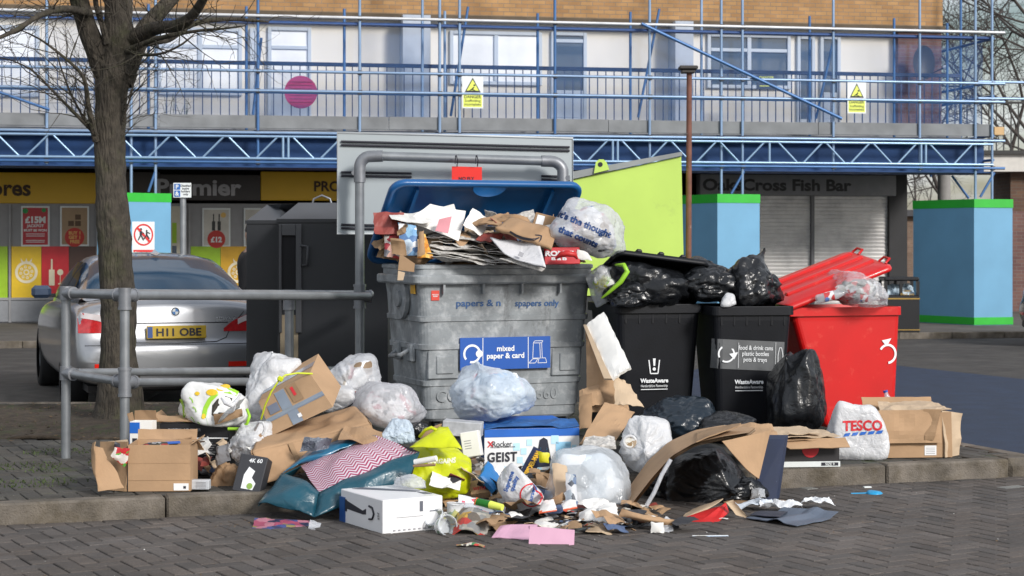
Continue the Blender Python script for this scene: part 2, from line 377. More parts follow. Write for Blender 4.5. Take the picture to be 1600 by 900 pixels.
# soil bed round the tree
M_soil = mat('soil', (.045, .033, .022), .95, var=.5, vs=14, bump=1, bs=60, col2=(.035, .042, .014), c2pos=(.52, .64), c2s=4)
mb = MB(M_soil); mb.patch((-9, 13.0, IZ+.004), (-1.3, 13.0, IZ+.004), (-1.3, 15.6, IZ+.01), (-9, 15.6, IZ+.01), 90, 34, cr=.02, cs=3.2, th=.02, smooth=True); struct('soil', mb)
mb = MB(mat('grass_blade', (.05, .075, .018), .7, var=.4, vs=3)); mb2 = MB(mat('dead_leaf', (.11, .07, .035), .8, var=.5, vs=9))
for _ in range(3000):
    x, y = rng.uniform(-6.5, -1.3), rng.uniform(12.9, 15.7)
    if noise.noise(V((x*1.3, y*2.2, 4))) < .02+.25*rng.random()-.1: continue
    h = rng.uniform(.015, .05); a = rng.uniform(0, 6.3); d = V((math.cos(a), math.sin(a), 0)); b = V((x, y, IZ+.004))
    mb._add([b-d*.004, b+d*.004, b+V((rng.uniform(-.02, .02), rng.uniform(-.02, .02), h))], [(0, 1, 2)])
for _ in range(3600):   # moss in the joints by the kerb
    x, y = rng.uniform(-4.2, -2.0), rng.uniform(10.4, 12.4); n_ = noise.noise(V((x*2.5, y*2.5, 8)))
    if n_ < .05 or kside((x, y)) < .15: continue
    h = rng.uniform(.008, .022); a = rng.uniform(0, 6.3); d = V((math.cos(a), math.sin(a), 0)); b = V((x, y, IZ-.004))
    mb._add([b-d*.006, b+d*.006, b+V((rng.uniform(-.01, .01), rng.uniform(-.01, .01), h))], [(0, 1, 2)])
for _ in range(900):
    x, y = rng.uniform(-6.5, -1.3), rng.uniform(12.6, 15.7); a = rng.uniform(0, 6.3); r_ = rng.uniform(.008, .022)
    d = V((math.cos(a), math.sin(a), rng.uniform(-.3, .3)))*r_; e = V((-math.sin(a), math.cos(a), rng.uniform(-.3, .3)))*r_*.6; b = V((x, y, IZ+.014+rng.uniform(0, .01)))
    mb2._add([b-d, b-e, b+d, b+e], [(0, 1, 2, 3)])
struct('grass', mb, 'stuff'); struct('leaves', mb2, 'stuff')
# kerb stones (one run, joints modelled)
mb = MB(M_kerb); rk = random.Random(2)
t = (KEND-K0).dot(KD); s0 = t-.0; k = 0
pos = t
while pos > -9:
    a = pos-.914; c = K0+KD*((a+pos)/2)+KN*.063; mb.box(c+V((0, 0, IZ/2-.03+rk.uniform(-.003, .003))), (.905, .126, IZ+.06), (0, 0, KA+rk.uniform(-.002, .002)), .012); pos = a
# quadrant and the return along the back
c = KEND+KD*.15+KN*.12
mb.box(c+V((-.02, .02, IZ/2-.03)), (.30, .30, IZ+.06), (0, 0, KA), .05)
back = [V((3.42, 12.05, 0)), V((3.22, 12.6, 0)), V((2.92, 13.45, 0)), V((2.57, 14.63, 0)), V((1.95, 16.0, 0)), V((-9.6, 16.0, 0))]
for a, b in zip(back, back[1:]):
    d = b-a; n = max(1, round(d.length/.914))
    for i in range(n):
        p, q = a+d*i/n, a+d*(i+1)/n; mb.box((p+q)/2+V((0, 0, IZ/2-.03)), ((q-p).length-.008, .125, IZ+.058), (0, 0, math.atan2(d.y, d.x)), .012)
struct('kerb', mb)
mb = MB(M_blueasph); mb.plate([(2.2, 11.0, .004), (14, 12.5, .004), (14, 14.2, .004), tuple(G(1640, 597, .004)), tuple(G(1380, 569, .004)), tuple(G(1150, 560, .004)), (.5, 17, .004)], .004, (0, 0, 1)); struct('parking_bay', mb)
# paved strip on the left behind the island
mb = MB(mat('paved_strip', (.07, .066, .06), .9, var=.3, vs=5, bump=.5, bs=80)); mb.plate([(-14, 16.2, .004), (-3.5, 16.2, .004), (-3.8, 21, .004), (-14, 21, .004)], .004, (0, 0, 1)); struct('path', mb)

# ================================================================== FACADE FRAME
FA = math.atan(.185); FO = V((0, 32.6, 0)); FD = V((math.cos(FA), math.sin(FA), 0)); FNn = V((math.sin(FA), -math.cos(FA), 0))
def FU(px, off=0.):
    t = (px-800)/FPX; return (t*FO.y-t*off*math.cos(FA)-off*math.sin(FA))/(math.cos(FA)-t*math.sin(FA))
def FZ(py, px=800, off=0.):
    u = FU(px, off); Y = FO.y+u*math.sin(FA)-off*math.cos(FA); return CH-(py-HZ)/FPX*Y
# local coords: x=u, y=-off, z
FL = V((0, 32.6, 0)); FRZ = math.degrees(FA)
# far pavement with kerb in front of the shops
mb = MB(M_flag); fm = Matrix.Translation(FL) @ Matrix.Rotation(FA, 4, 'Z'); mb.X = fm
mb.ext((-30, -4.6, -.05), (60, 12, .1)); struct('pavement', mb)
mb = MB(M_kerb); mb.X = fm
for i in range(-24, 44): mb.ext((i*.914+.004, -4.73, -.05), (i*.914+.91, -4.605, .105), .01)
struct('far_kerb', mb)

# ================================================================== SHOP BUILDING
bld = T('shop_building', 'long brick and cream block of shops with flats over them behind scaffolding', 'building', FL, FRZ)
M_brick = brickmat('brick_ochre', (.42, .24, .10), (.33, .18, .075), (.22, .17, .12))
M_brickp = brickmat('brick_plum', (.16, .085, .07), (.12, .06, .055), (.15, .12, .11))
M_cream = mat('cream_panel', (.74, .71, .65), .7, var=.06, vs=1.2)
M_upvc = mat('white_frame', (.50, .56, .64), .35, var=.02)
M_dark = mat('dark_void', (.012, .012, .014), .9, var=.1)
M_wood = mat('timber_dark', (.10, .075, .05), .8, var=.25, vs=4)
M_grey = mat('shop_grey', (.27, .27, .28), .5, var=.08)
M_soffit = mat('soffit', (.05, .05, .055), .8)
def wmat(name, c, rough=.12): return mat(name, c, rough, var=.15, vs=1.5, coat=.6)
M_pane = wmat('pane_sky_white', (.86, .88, .90)); M_paned = wmat('pane_dark', (.07, .10, .14))  # white sky reflection and blinds are put into the pale panes' base colour
uR = FU(1497, 0); uL = -26
def part(name, par, m, lo, hi, bev=0.):
    b = MB(m); b.ext(lo, hi, bev); return b.build(name, par)
zb = FZ(26); BW = .70; zb = FZ(26, 800, -BW); part('brick_wall', bld, M_brick, (uL, BW, zb), (uR, 9, zb+7.5))
part('timber_fascia', bld, M_wood, (uL, BW-.05, zb-.09), (uR+.03, BW+.1, zb-.002))
part('balcony_ceiling', bld, mat('ceiling_white', (.5, .52, .55), .8), (uL, BW+.101, zb-.03), (uR-.02, 1.6, zb+.002))
REC = .95
zs = FZ(200, 800, 0)      # deck level
part('deck_slab', bld, mat('slab_concrete', (.30, .31, .33), .85, var=.2, vs=3), (uL, -.15, zs-.55), (uR, 9, zs))
wl = part('flat_wall', bld, M_cream, (uL, REC, zs), (FU(1397, -REC), 9, zb-.035))
part('end_wall', bld, M_brickp, (FU(1397, -REC)+.002, BW+.05, zs), (uR-.003, 8.9, zb-.095))
def fwin(px0, py0, px1, py1, dark=False, cols=1, tran=None, door=False):
    off = -REC; u0, u1 = FU(px0, off), FU(px1, off); z1 = FZ(py0, px0, off); z0 = FZ(py1, px0, off); f = .07
    b = MB(M_upvc)
    b.ext((u0, REC-.07, z0), (u0+f, REC, z1), .01); b.ext((u1-f, REC-.07, z0), (u1, REC, z1), .01); b.ext((u0+f, REC-.07, z1-f), (u1-f, REC, z1), .01); b.ext((u0+f, REC-.07, z0), (u1-f, REC, z0+f), .01)
    for i in range(1, cols): uu = u0+(u1-u0)*i/cols; b.ext((uu-f*.6, REC-.065, z0+f), (uu+f*.6, REC, z1-f), .01)
    if tran: zt = z0+(z1-z0)*tran; b.ext((u0+f, REC-.06, zt-f*.5), (u1-f, REC, zt+f*.5), .01)
    if door: zt = z0+(z1-z0)*.35; b.ext((u0+f, REC-.05, z0+f), (u1-f, REC, zt), .01)
    fr = b.build('balcony_door' if door else 'window', bld)
    part('pane', fr, M_paned if dark else M_pane, (u0+f*.5, REC-.03, z0+f*.5), (u1-f*.5, REC-.012, z1-f*.5))
# each flat: window and door
fwin(-60, 38, 62, 150); fwin(246, 42, 378, 148, cols=2, tran=.72); fwin(390, 44, 404, 180, door=True); fwin(418, 42, 486, 188, tran=.78, door=True)
fwin(702, 48, 846, 132, cols=2, tran=None); fwin(860, 50, 916, 190, door=True, dark=True, tran=.9)
fwin(1104, 52, 1234, 138, dark=True, cols=2, tran=.70); fwin(1244, 56, 1272, 192, dark=True); fwin(1280, 56, 1312, 192, dark=True, door=True)
for a, b_ in ((628, 688), (1052, 1096)):
    part('party_wall', bld, mat('pale_blue_render', (.42, .47, .55), .7, var=.05), (FU(a, -.6), .45, zs), (FU(b_, -.6)-.2, REC-.002, zb-.04))
# railing of the walkway
M_rail = mat('railing_blue', (.018, .04, .11), .45, var=.1)
zr = FZ(106, 800, .06)
b = MB(M_rail); b.ext((uL, -.10, zr-.035), (uR, -.04, zr+.035), .008); b.ext((uL, -.09, zs+.10), (uR, -.05, zs+.14))
b.build('handrail', bld)
b = MB(M_rail); u = FU(-40)
while u < uR: b.ext((u-.009, -.078, zs+.12), (u+.009, -.06, zr-.03)); u += .155
b.build('balusters', bld)
# ground floor
SH = -1.6; y_ = 1.6
zc = zs-.56; zf0 = FZ(316, 200, SH)
part('shop_wall', bld, M_dark, (uL, 2.6, .1), (FU(1390, SH), 9, zc-.002))
zT = FZ(272, 200, SH)
def panel(name, m, px0, py0, px1, py1, d0=.0, d1=.25, ref=None, bev=.0):
    r_ = ref or px0; b = MB(m); b.ext((FU(px0, SH), y_+d0, FZ(py1, r_, SH)), (FU(px1, SH), y_+d1, FZ(py0, r_, SH)), bev); return b.build(name, bld)
M_yel = mat('fascia_yellow', (.66, .40, .01), .45, var=.1, vs=1)
def sign(px0, py0, px1, py1, m, txt=None, tm=None, tpx=None, th=None, d=-.02, name='shop_sign', bold=.03, tw=None):
    b = MB(m); u0, u1 = FU(px0, SH), FU(px1, SH); z1, z0 = FZ(py0, px0, SH), FZ(py1, px0, SH); b.ext((u0, y_+d, z0), (u1, y_+.2, z1), .01)
    if txt:
        b.m = tm; c = FU(tpx, SH); b.text(txt, (c, y_+d-.002, (z0+z1)/2), (1, 0, 0), (0, 0, 1), w=tw, h=th, bold=bold)
    return b.build(name, bld)
M_brn = mat('sign_brown', (.05, .025, .01), .6)
sign(-160, 268, 150, 317, M_yel, 'Stores', M_brn, 3, .30)
sign(150, 268, 250, 314, mat('sign_bronze', (.06, .05, .045), .5))
sign(250, 272, 407, 313, mat('sign_charcoal', (.035, .03, .03), .45), 'Premier', mat('letters_silver', (.38, .38, .4), .35), 311, .31, tw=1.55)
sign(407.3, 268, 640, 313, M_yel, 'PROVISIONS', M_brn, 551, .2, tw=1.45)
sign(640.4, 268, 1060, 314, mat('sign_slate', (.07, .07, .08), .5))
panel('shop_front', M_grey, -160, 317.5, 1090, 505, .03, .3, ref=200)
for px in (-20, 15.5, 152, 291, 296): panel('mullion', mat('mullion_grey', (.28, .28, .29), .4), px-1.6, 318, px+1.6, 504, -.03, .028, ref=px)
panel('sill_rail', mat('mullion_grey', (0, 0, 0)), -160, 466, 152, 470, -.025, .028)
panel('stall_riser', mat('riser_grey', (.25, .26, .28), .5), -160, 471, 152, 504, -.01, .028)
def vinyl(px0, px1, m, art=None, py0=385, py1=466):
    b = MB(m); u0, u1 = FU(px0, SH), FU(px1, SH); z1, z0 = FZ(py0, px0, SH), FZ(py1, px0, SH); b.ext((u0, y_-.012, z0), (u1, y_+.029, z1))
    if art: b.m = mat('vinyl_cream', (.75, .68, .5), .5); art(b, (u0+u1)/2, (z0+z1)/2)
    return b.build('window_panel', bld)
def fruit(b, u, z):
    b.disc((u, y_-.016, z), (0, -1, 0), .20, 32, .15); b.disc((u, y_-.016, z), (0, -1, 0), .055, 20, .03)
    for i in range(8): a = R(i*45+10); b.disc((u+.10*math.cos(a), y_-.016, z+.10*math.sin(a)), (0, -1, 0), .028, 12, .012)
    for k in (-1, 0, 1): b.plate([(u+k*.07-.02, y_-.018, z+.19), (u+k*.07+.02, y_-.018, z+.19), (u+k*.10, y_-.018, z+.26)], .002)
def wine(b, u, z):
    b.ext((u-.11, y_-.018, z-.24), (u-.01, y_-.014, z+.05)); b.ext((u-.075, y_-.018, z+.05), (u-.045, y_-.014, z+.24))
    b.disc((u+.09, y_-.016, z), (0, -1, 0), .055, 20); b.ext((u+.085, y_-.018, z-.2), (u+.095, y_-.014, z)); b.ext((u+.05, y_-.018, z-.22), (u+.13, y_-.014, z-.2))
vinyl(-110, 12, mat('vinyl_green', (.30, .50, .02), .4)); vinyl(18, 64.5, mat('vinyl_yellow', (.72, .48, .02), .4), fruit); vinyl(65, 107.5, mat('vinyl_red', (.55, .02, .03), .4), wine)
vinyl(108, 150, mat('vinyl_brown', (.07, .035, .025), .4)); vinyl(298, 344.5, mat('vinyl_green', (0, 0, 0))); vinyl(345, 400, mat('vinyl_orange', (.62, .35, .02), .4), fruit)
vinyl(401, 560, mat('vinyl_red', (0, 0, 0)))
# doorway
panel('shop_door', mat('door_cream', (.55, .52, .42), .4), 266, 322, 290, 503, -.004, .029)
panel('door_strip', mat('vinyl_green', (0, 0, 0)), 269, 348, 276, 380, -.012, -.006); panel('door_glass', M_paned, 269, 384, 276, 500, -.012, -.006)
# fish bar: sign, shutters, pier
sign(1092, 272, 1398, 305, mat('fish_sign', (.22, .22, .23), .6), 'OaksCross Fish Bar', mat('letters_black', (.008, .008, .01), .5), 1213, .24, d=-.08, tw=3.05, bold=.035)
for a, b_ in ((1060, 1181), (1187, 1267), (1272, 1388)):
    M_shut = mat('shutter', (.80, .78, .76), .45, metal=.25, var=.14, vs=1.5, col2=(.50, .49, .49), c2pos=(.5, .75), c2s=1.4)
    mb = MB(M_shut); u0, u1 = FU(a, SH), FU(b_, SH); z = .1; zt = FZ(305, 1200, SH)
    while z < zt-.002:
        z2 = min(z+.075, zt); vs = [(u0, y_+.06, z), (u1, y_+.06, z), (u1, y_+.04, z+.05), (u0, y_+.04, z+.05), (u1, y_+.06, z2), (u0, y_+.06, z2)]; mb._add(vs, [(0, 1, 2, 3), (3, 2, 4, 5)]); z = z2
    mb.build('roller_shutter', bld)
for a, b_ in ((1052, 1060), (1181.2, 1186.8), (1267.2, 1271.8)): panel('shutter_guide', mat('guide', (.14, .14, .15), .5), a, 305.5, b_, 503, -.03, .1, ref=1200)
panel('pier', mat('pier_black', (.02, .02, .022), .7), 1388.2, 272, 1416, 504, -.05, 2, ref=1300)
# passage end: round column, dark brick return
b = MB(mat('column_concrete', (.26, .25, .24), .8, var=.15)); u = FU(1475, -1.2); b.cyl((u, 1.2, .1), (u, 1.2, zc), .125, 20); b.build('column', bld)
part('rear_wall', bld, M_brickp, (FU(1540, -3.5), 3.5, .1), (FU(1540, -3.5)+6, 4.1, FZ(330, 1560, -3.5)))
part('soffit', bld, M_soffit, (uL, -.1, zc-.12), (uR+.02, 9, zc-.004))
# satellite dish
dz = FZ(98, 1452, -.3); du = FU(1443, -.3)
ds = T('satellite_dish', 'dark satellite dish on the plum brick end of the flats', 'satellite dish', fm @ V((du, .3, dz)), FRZ)
b = MB(mat('dish_dark', (.04, .04, .045), .5)); N = 20; vs = [V((0, .05, 0))]; fs = []
for j in range(1, 5):
    for i in range(N): a = 2*math.pi*i/N; r_ = .30*j/4; vs.append(V((r_*math.cos(a)*.75, .05-.07*(j/4)**2, r_*math.sin(a)*1.1)))
for i in range(N):
    fs.append((0, 1+i, 1+(i+1) % N))
    for j in range(3): fs.append((1+j*N+i, 1+(j+1)*N+i, 1+(j+1)*N+(i+1) % N, 1+j*N+(i+1) % N))
b._add(vs, fs, True); b.build('reflector', ds)
b = MB(mat('dish_dark', (0, 0, 0))); b.cyl((0, 0, -.28), (.28, -.32, -.12), .012); b.cyl((0, .05, -.1), (.1, .2, -.1), .02); b.build('arm', ds)
b = MB(M_upvc); b.cyl((.26, -.32, -.12), (.34, -.36, -.10), .035); b.build('receiver', ds)

# ================================================================== SCAFFOLD
scf = T('scaffold', 'blue and silver tube scaffold with netting and lattice beams wrapping the shop block', 'scaffold', FL, FRZ)
M_tube = mat('galv_tube', (.24, .35, .52), .38, metal=.45, var=.15, vs=3)
M_tubeb = mat('blue_tube', (.06, .15, .34), .4, metal=.3, var=.15, vs=3)
M_board = mat('scaffold_board', (.20, .21, .22), .85, var=.25, vs=2.5, bump=.3, bs=20)
M_netd = mat('netting_dense_shaded', (.010, .055, .18), .7, var=.3, vs=1.3, alpha=.97)  # doubled net, with the darkness of the band put into its blue
M_net = mat('netting_light', (.05, .20, .55), .7, var=.2, vs=1.3, alpha=.085)
uRs = FU(1552, 1.2); OF = 1.2
def tube1(name, p0, p1, m=M_tube, r=.026): b = MB(m); b.cyl(p0, p1, r, 8); return b.build(name, scf)
z265 = FZ(262, 800, OF)
for px, zlo, bl, off in ((73, None, 0, OF), (205, 1.6, 0, OF), (243, 1.6, 0, OF), (403, None, 1, OF), (562, None, 0, OF), (687, None, 0, OF), (718, None, 0, OF), (867, None, 1, OF), (1015, None, 0, OF), (1127, 1.6, 0, OF), (1160, 1.6, 0, OF),
        (1302, None, 0, OF), (1437, None, 0, OF), (1524, 1.6, 0, OF), (1550, 1.6, 0, OF), (660, None, 0, .5), (538, None, 1, .5), (232, None, 1, .5), (190, None, 1, .5), (385, None, 1, .5), (695, None, 0, .5), (840, None, 1, .5), (985, None, 1, .5), (1096, None, 0, .5), (1265, None, 1, .5), (1397, None, 1, .5), (1480, None, 1, .5)):
    top = 7.4 if off == OF or px in (660, 1096) else (FZ(20, 800, off) if px not in (985, 1265, 1397) else FZ(14, 800, off))
    tube1('standard', (FU(px, off), -off, zlo or z265), (FU(px, off), -off, top), M_tubeb if bl else M_tube)
def ledger(py, off, m=M_tube, l=-18, r=None, r_=.026): z = FZ(py, 800, off); tube1('ledger', (l, -off-.05, z), (r or uRs+.2, -off-.05, z), m, r_)
ledger(34, OF, mat('white_tube', (.6, .62, .65), .4, metal=.2)); ledger(44, .5, M_tubeb); ledger(118, OF); ledger(148, OF); ledger(212, OF); ledger(150, .5, M_tubeb); ledger(257, OF, M_tubeb)
b = MB(mat('board_blue', (.03, .09, .28), .6, var=.2)); z = FZ(40, 800, OF); b.ext((-18, -OF+.03, z-.04), (uRs, -OF+.28, z+.0)); b.build('lift_deck', scf)
b = MB(M_board); z0, z1 = FZ(205, 800, OF), FZ(185, 800, OF)
u = -18
while u < uRs: b.ext((u+.004, -OF+.03, z0+rng.uniform(0, .01)), (min(u+3.9, uRs), -OF+.068, z1+rng.uniform(-.01, .01)), .004); u += 3.904
b.build('toe_board', scf)
part('end_block', scf, mat('raw_timber', (.55, .36, .18), .7), (uRs+.02, -OF-.0, z0+.03), (uRs+.22, -OF+.25, z1-.04), .01)
b = MB(M_board); z = FZ(208, 800, OF); b.ext((-18, -OF+.07, z-.04), (uRs, -.2, z)); b.build('deck_boards', scf)
# lattice beams, front and back
for k, off in enumerate((OF+.08, .45)):
    b = MB(mat('lattice_alu', (.28, .42, .60), .35, metal=.5, var=.1) if k == 0 else M_tubeb); zt, zl = FZ(217.5, 800, off), FZ(251, 800, off)
    for z in (zt, zl): b.cyl((-18, -off, z), (uRs-.05, -off, z), .024, 8)
    u = -17.6; i = 0
    while u < uRs-.8:
        b.cyl((u, -off, zt), (u+.37, -off, zl), .019, 6, cap=False); b.cyl((u+.47, -off, zl), (u+.84, -off, zt), .019, 6, cap=False)
        if i % 3 == 1:
            b.cyl((u+.93, -off, zt), (u+.93, -off, zl), .024, 6, cap=False)
            if i % 2: b.cyl((u+1.02, -off, zt), (u+1.02, -off, zl), .024, 6, cap=False)
            u += 1.09
        else: u += .90
        i += 1
    b.build('lattice_beam', scf)
b = MB(M_netd); z0, z1 = FZ(263, 800, .9), FZ(207, 800, .9); b.ext((-18, -.85, z0), (uRs-.02, -.84, z1)); b.ext((-18, -OF, z0-.03), (uRs, -.1, z0-.01)); b.build('dense_netting', scf)
b = MB(M_net); z0, z1 = FZ(205, 800, .95), FZ(40, 800, .95)
b.patch((-18, -.95, z0), (uRs-.1, -.95, z0), (uRs-.1, -.95, z1), (-18, -.95, z1), 120, 8, cr=.02, cs=1.5, th=.001, smooth=True)
b.patch((uRs-.1, -.95, z0), (uRs-.1, 2.5, z0), (uRs-.1, 2.5, z1), (uRs-.1, -.95, z1), 20, 6, cr=.02, cs=1.5, th=.001, smooth=True)
b.build('light_netting', scf)
b = MB(mat('coupler', (.10, .10, .11), .5, metal=.5, var=.3, vs=20)); b.box((0, 0, 0), (.085, .075, .075), None, .012); cp0 = b.build('coupler', scf); cpn = 0
for px in (73, 205, 243, 403, 562, 687, 718, 867, 1015, 1127, 1160, 1302, 1437, 1524, 1550):
    for py in (34, 118, 148, 212, 257): 
        cc = cp0 if cpn == 0 else cp0.copy(); cpn += 1
        if cpn > 1: C.objects.link(cc)
        cc.location = (FU(px, OF), -OF-.03, FZ(py, 800, OF))
def brace(px0, py0, px1, py1, off=OF, m=M_tubeb, r=.024):
    tube1('brace', (FU(px0, off), -off-.1, FZ(py0, px0, off)), (FU(px1, off), -off-.1, FZ(py1, px1, off)), m, r)
brace(1000, 38, 1312, 186, OF, M_tubeb, .03); brace(-20, 138, 78, 172); brace(408, 60, 395, 180, .4); brace(730, 12, 703, 182, .4); brace(1028, 15, 995, 184, .4); brace(1300, 60, 1272, 186, .4)
brace(243, 268, 232, 300, OF-.1); brace(1160, 268, 1140, 303, OF-.1); brace(1550, 270, 1528, 308, OF-.1); brace(1484, 275, 1510, 310, .3)
# right-hand end returns
for py in (60, 128, 150, 212, 250): 
    z = FZ(py, 1550, OF); tube1('ledger', (uRs, -OF, z), (uRs, 3.0, z), M_tubeb)
for yy in (0.2, 1.6, 3.0): tube1('standard', (uRs, yy, z265), (uRs, yy, 7.2 if yy < 1 else 5.2), M_tubeb)
z = FZ(154, 1550, OF); tube1('ledger', (uRs-.3, -OF, z), (uRs+2.2, -OF, z)); z = FZ(128, 1550, OF); tube1('ledger', (uRs-.3, -OF, z), (uRs+.6, -OF, z))
# danger signs
M_sgw = mat('sign_white', (.72, .76, .76), .5, var=.04); M_sgy = mat('sign_yellow', (.70, .78, .12), .5, var=.04); M_blk = mat('print_black', (.02, .02, .03), .6, var=0)
def danger(px0, py0, px1, py1, lab):
    off = OF+.06; u0, u1 = FU(px0, off), FU(px1, off); z1, z0 = FZ(py0, px0, off), FZ(py1, px0, off); w_, h_ = u1-u0, z1-z0
    t = T('warning_sign', lab, 'sign', fm @ V(((u0+u1)/2, -off, z0)), FRZ, 'scaffold warning signs')
    b = MB(M_sgw); b.ext((-w_/2, -.004, 0), (w_/2, .002, h_), .001); b.m = M_sgy; b.ext((-w_*.44, -.006, h_*.04), (w_*.44, -.0045, h_*.42))
    tr = lambda k, yy: [(-w_*.38*k, yy, h_*(.72-.22*k)), (w_*.38*k, yy, h_*(.72-.22*k)), (0, yy, h_*(.70+.26*k))]
    b.m = M_blk; b.plate(tr(1, -.006), .002); b.m = M_sgy; b.plate(tr(.76, -.0085), .002); b.m = M_blk
    b.cyl((.02, -.0105, h_*.66), (-.02, -.0105, h_*.58), .012, 6); b.cyl((-.02, -.0105, h_*.6), (-.06, -.0105, h_*.54), .008, 6); b.cyl((-.01, -.0105, h_*.6), (.05, -.0105, h_*.54), .008, 6); b.disc((.03, -.0105, h_*.72), (0, -1, 0), .018, 10)
    b.text('DANGER', (0, -.0066, h_*.36), (1, 0, 0), (0, 0, 1), w=w_*.8, bold=.02); b.text('Scaffolding\nincomplete', (0, -.0066, h_*.17), (1, 0, 0), (0, 0, 1), w=w_*.78, bold=.01)
    b.build('sign_board', t)
    b = MB(M_dark); b.cyl((-w_*.4, .004, h_*.97), (-w_*.4, .06, h_*.97), .006, 6); b.cyl((w_*.4, .004, h_*.97), (w_*.4, .06, h_*.97), .006, 6); b.build('tie', t)
danger(722, 119, 755, 169, 'yellow and white danger scaffolding sign on the middle of the scaffold'); danger(1324, 128, 1353, 177, 'yellow and white danger scaffolding sign toward the scaffold end')
off = .3; b = MB(mat('sign_navy', (.015, .03, .06), .5)); u0, u1, z1, z0 = FU(1182, off), FU(1214, off), FZ(116, 1182, off), FZ(139, 1182, off)
b.X = fm; b.ext((u0, -off, z0), (u1, -off+.01, z1)); b.m = M_sgy; b.text('DANGER', ((u0+u1)/2, -off-.002, z1-.06), (1, 0, 0), (0, 0, 1), w=.28); b.ext((u0+.06, -off-.003, z0+.05), (u1-.06, -off-.001, z0+.065)); 
tag(b.build('notice_board'), 'small dark danger notice on the walkway railing by the dark window', 'sign')
# pink round thing on the railing
b = MB(mat('magenta_disc', (.38, .02, .12), .6, var=.2, vs=6)); b.X = fm; u = FU(470, .15); z = FZ(144, 470, .15); b.cyl((u, -.17, z), (u, -.13, z), .29, 32); b.m = mat('magenta_dark', (.2, .01, .07), .6)
for k in range(-3, 4): b.ext((u-.2, -.176, z+k*.06-.008), (u+.2, -.171, z+k*.06+.008))
tag(b.build('round_screen'), 'magenta disc fixed on the walkway railing', 'disc')
# planters on walkway
for px, m, lab in ((262, mat('planter_green', (.04, .07, .05), .6), 'dark green planter with small shrub on the walkway floor'), (284, mat('planter_red', (.35, .05, .06), .6), 'red trough planter with bare stalks on the walkway floor')):
    t = T('planter', lab, 'planter', fm @ V((FU(px, -.3), .3, zs)), FRZ, 'planters on the walkway'); b = MB(m); b.ext((-.13, -.1, 0), (.13, .1, .14), .02); b.build('pot', t)
    b = MB(mat('stalk', (.06, .08, .04), .8))
    for i in range(7): a = rng.uniform(-.1, .1); b.cyl((a, 0, .12), (a+rng.uniform(-.1, .1), rng.uniform(-.05, .05), rng.uniform(.25, .6)), .005, 5)
    b.build('plant', t)

# ================================================================== HOARDINGS
M_hb = mat('hoarding_blue', (.14, .34, .52), .55, var=.10, vs=1.4, bump=.1, bs=30); M_hg = mat('hoarding_green', (.02, .42, .03), .5, var=.08)
def hoarding(lab, pL, pM, pR, ytop, ygr, Ym, rz, wl_, wr):
    base = P(pM, 400, Ym); base.z = .1; zt = CH-(ytop-HZ)/FPX*Ym
    t = T('hoarding', lab, 'hoarding', base, 0, 'blue scaffold base hoardings')
    dl = V((math.cos(R(180-rz)), math.sin(R(180-rz)), 0)); dr = V((math.cos(R(90-rz)), math.sin(R(90-rz)), 0))
    q = [V((0, 0, 0)), dr*wr, dr*wr+dl*wl_, dl*wl_]; hh = zt-.1
    def ring(m, z0, z1, ex):
        b = MB(m); c = (q[0]+q[2])/2; pts = [c+(p-c)*ex for p in q]
        b._add([p+V((0, 0, z0)) for p in pts]+[p+V((0, 0, z1)) for p in pts], [(0, 1, 5, 4), (1, 2, 6, 5), (2, 3, 7, 6), (3, 0, 4, 7), (4, 5, 6, 7), (3, 2, 1, 0)]); return b
    ring(M_hb, .0, hh-.02, 1).build('panel', t); ring(M_hg, hh-.18, hh, 1.02).build('green_trim', t); ring(M_hg, 0.01, .15, 1.02).build('green_trim', t)
    return t
# (corner facing camera, angle of left face)
h1 = hoarding('blue hoarding box with green bands behind the tree with the no children notice', 0, 200, 266, 302, 0, 29.6, 0, .9, .75) if False else None
def hbox(lab, px0, pm, px1, ytop, Y0, dl, dr):
    """near corner at pm; left far corner px0 at depth +dl; right far corner px1 at depth +dr"""
    A = P(pm, 0, Y0); L = P(px0, 0, Y0+dl); Q = P(px1, 0, Y0+dr); B = L+Q-A
    for v in (A, L, Q, B): v.z = 0
    zt = CH-(ytop-HZ)/FPX*Y0; t = T('hoarding', lab, 'hoarding', (A.x, A.y, .1), 0, 'blue scaffold base hoardings'); q = [A-A, Q-A, B-A, L-A]; hh = zt-.1
    def ring(m, z0, z1, ex):
        b = MB(m); c = (q[0]+q[2])/2; pts = [c+(p-c)*ex for p in q]
        b._add([p+V((0, 0, z0)) for p in pts]+[p+V((0, 0, z1)) for p in pts], [(0, 1, 5, 4), (1, 2, 6, 5), (2, 3, 7, 6), (3, 0, 4, 7), (4, 5, 6, 7), (3, 2, 1, 0)]); return b
    ring(M_hb, .0, hh-.02, 1).build('panel', t); ring(M_hg, hh-.15, hh, 1.015).build('green_trim', t); ring(M_hg, 0.01, .14, 1.015).build('green_trim', t)
    return t, q, hh
t, q, hh = hbox('blue hoarding box with green bands and a no children notice', 152, 198, 267, 301, 29.8, .25, .55)
d = (q[1]).normalized(); n = V((d.y, -d.x, 0)); w_ = q[1].length
b = MB(M_sgw); o = d*w_*.37; b.plate([o-d*.21+n*.004+V((0, 0, hh-1.1)), o+d*.21+n*.004+V((0, 0, hh-1.1)), o+d*.21+n*.004+V((0, 0, hh-.48)), o-d*.21+n*.004+V((0, 0, hh-.48))], .004)
b.m = mat('sign_red', (.6, .03, .03), .5, var=0); cc = o+n*.008+V((0, 0, hh-.70)); b.disc(cc, n, .185, 36, .155)
b.plate([cc+d*(-.135)+V((0, 0, .105))+n*.003, cc+d*(-.105)+V((0, 0, .135))+n*.003, cc+d*.135+V((0, 0, -.105))+n*.003, cc+d*.105+V((0, 0, -.135))+n*.003], .002)
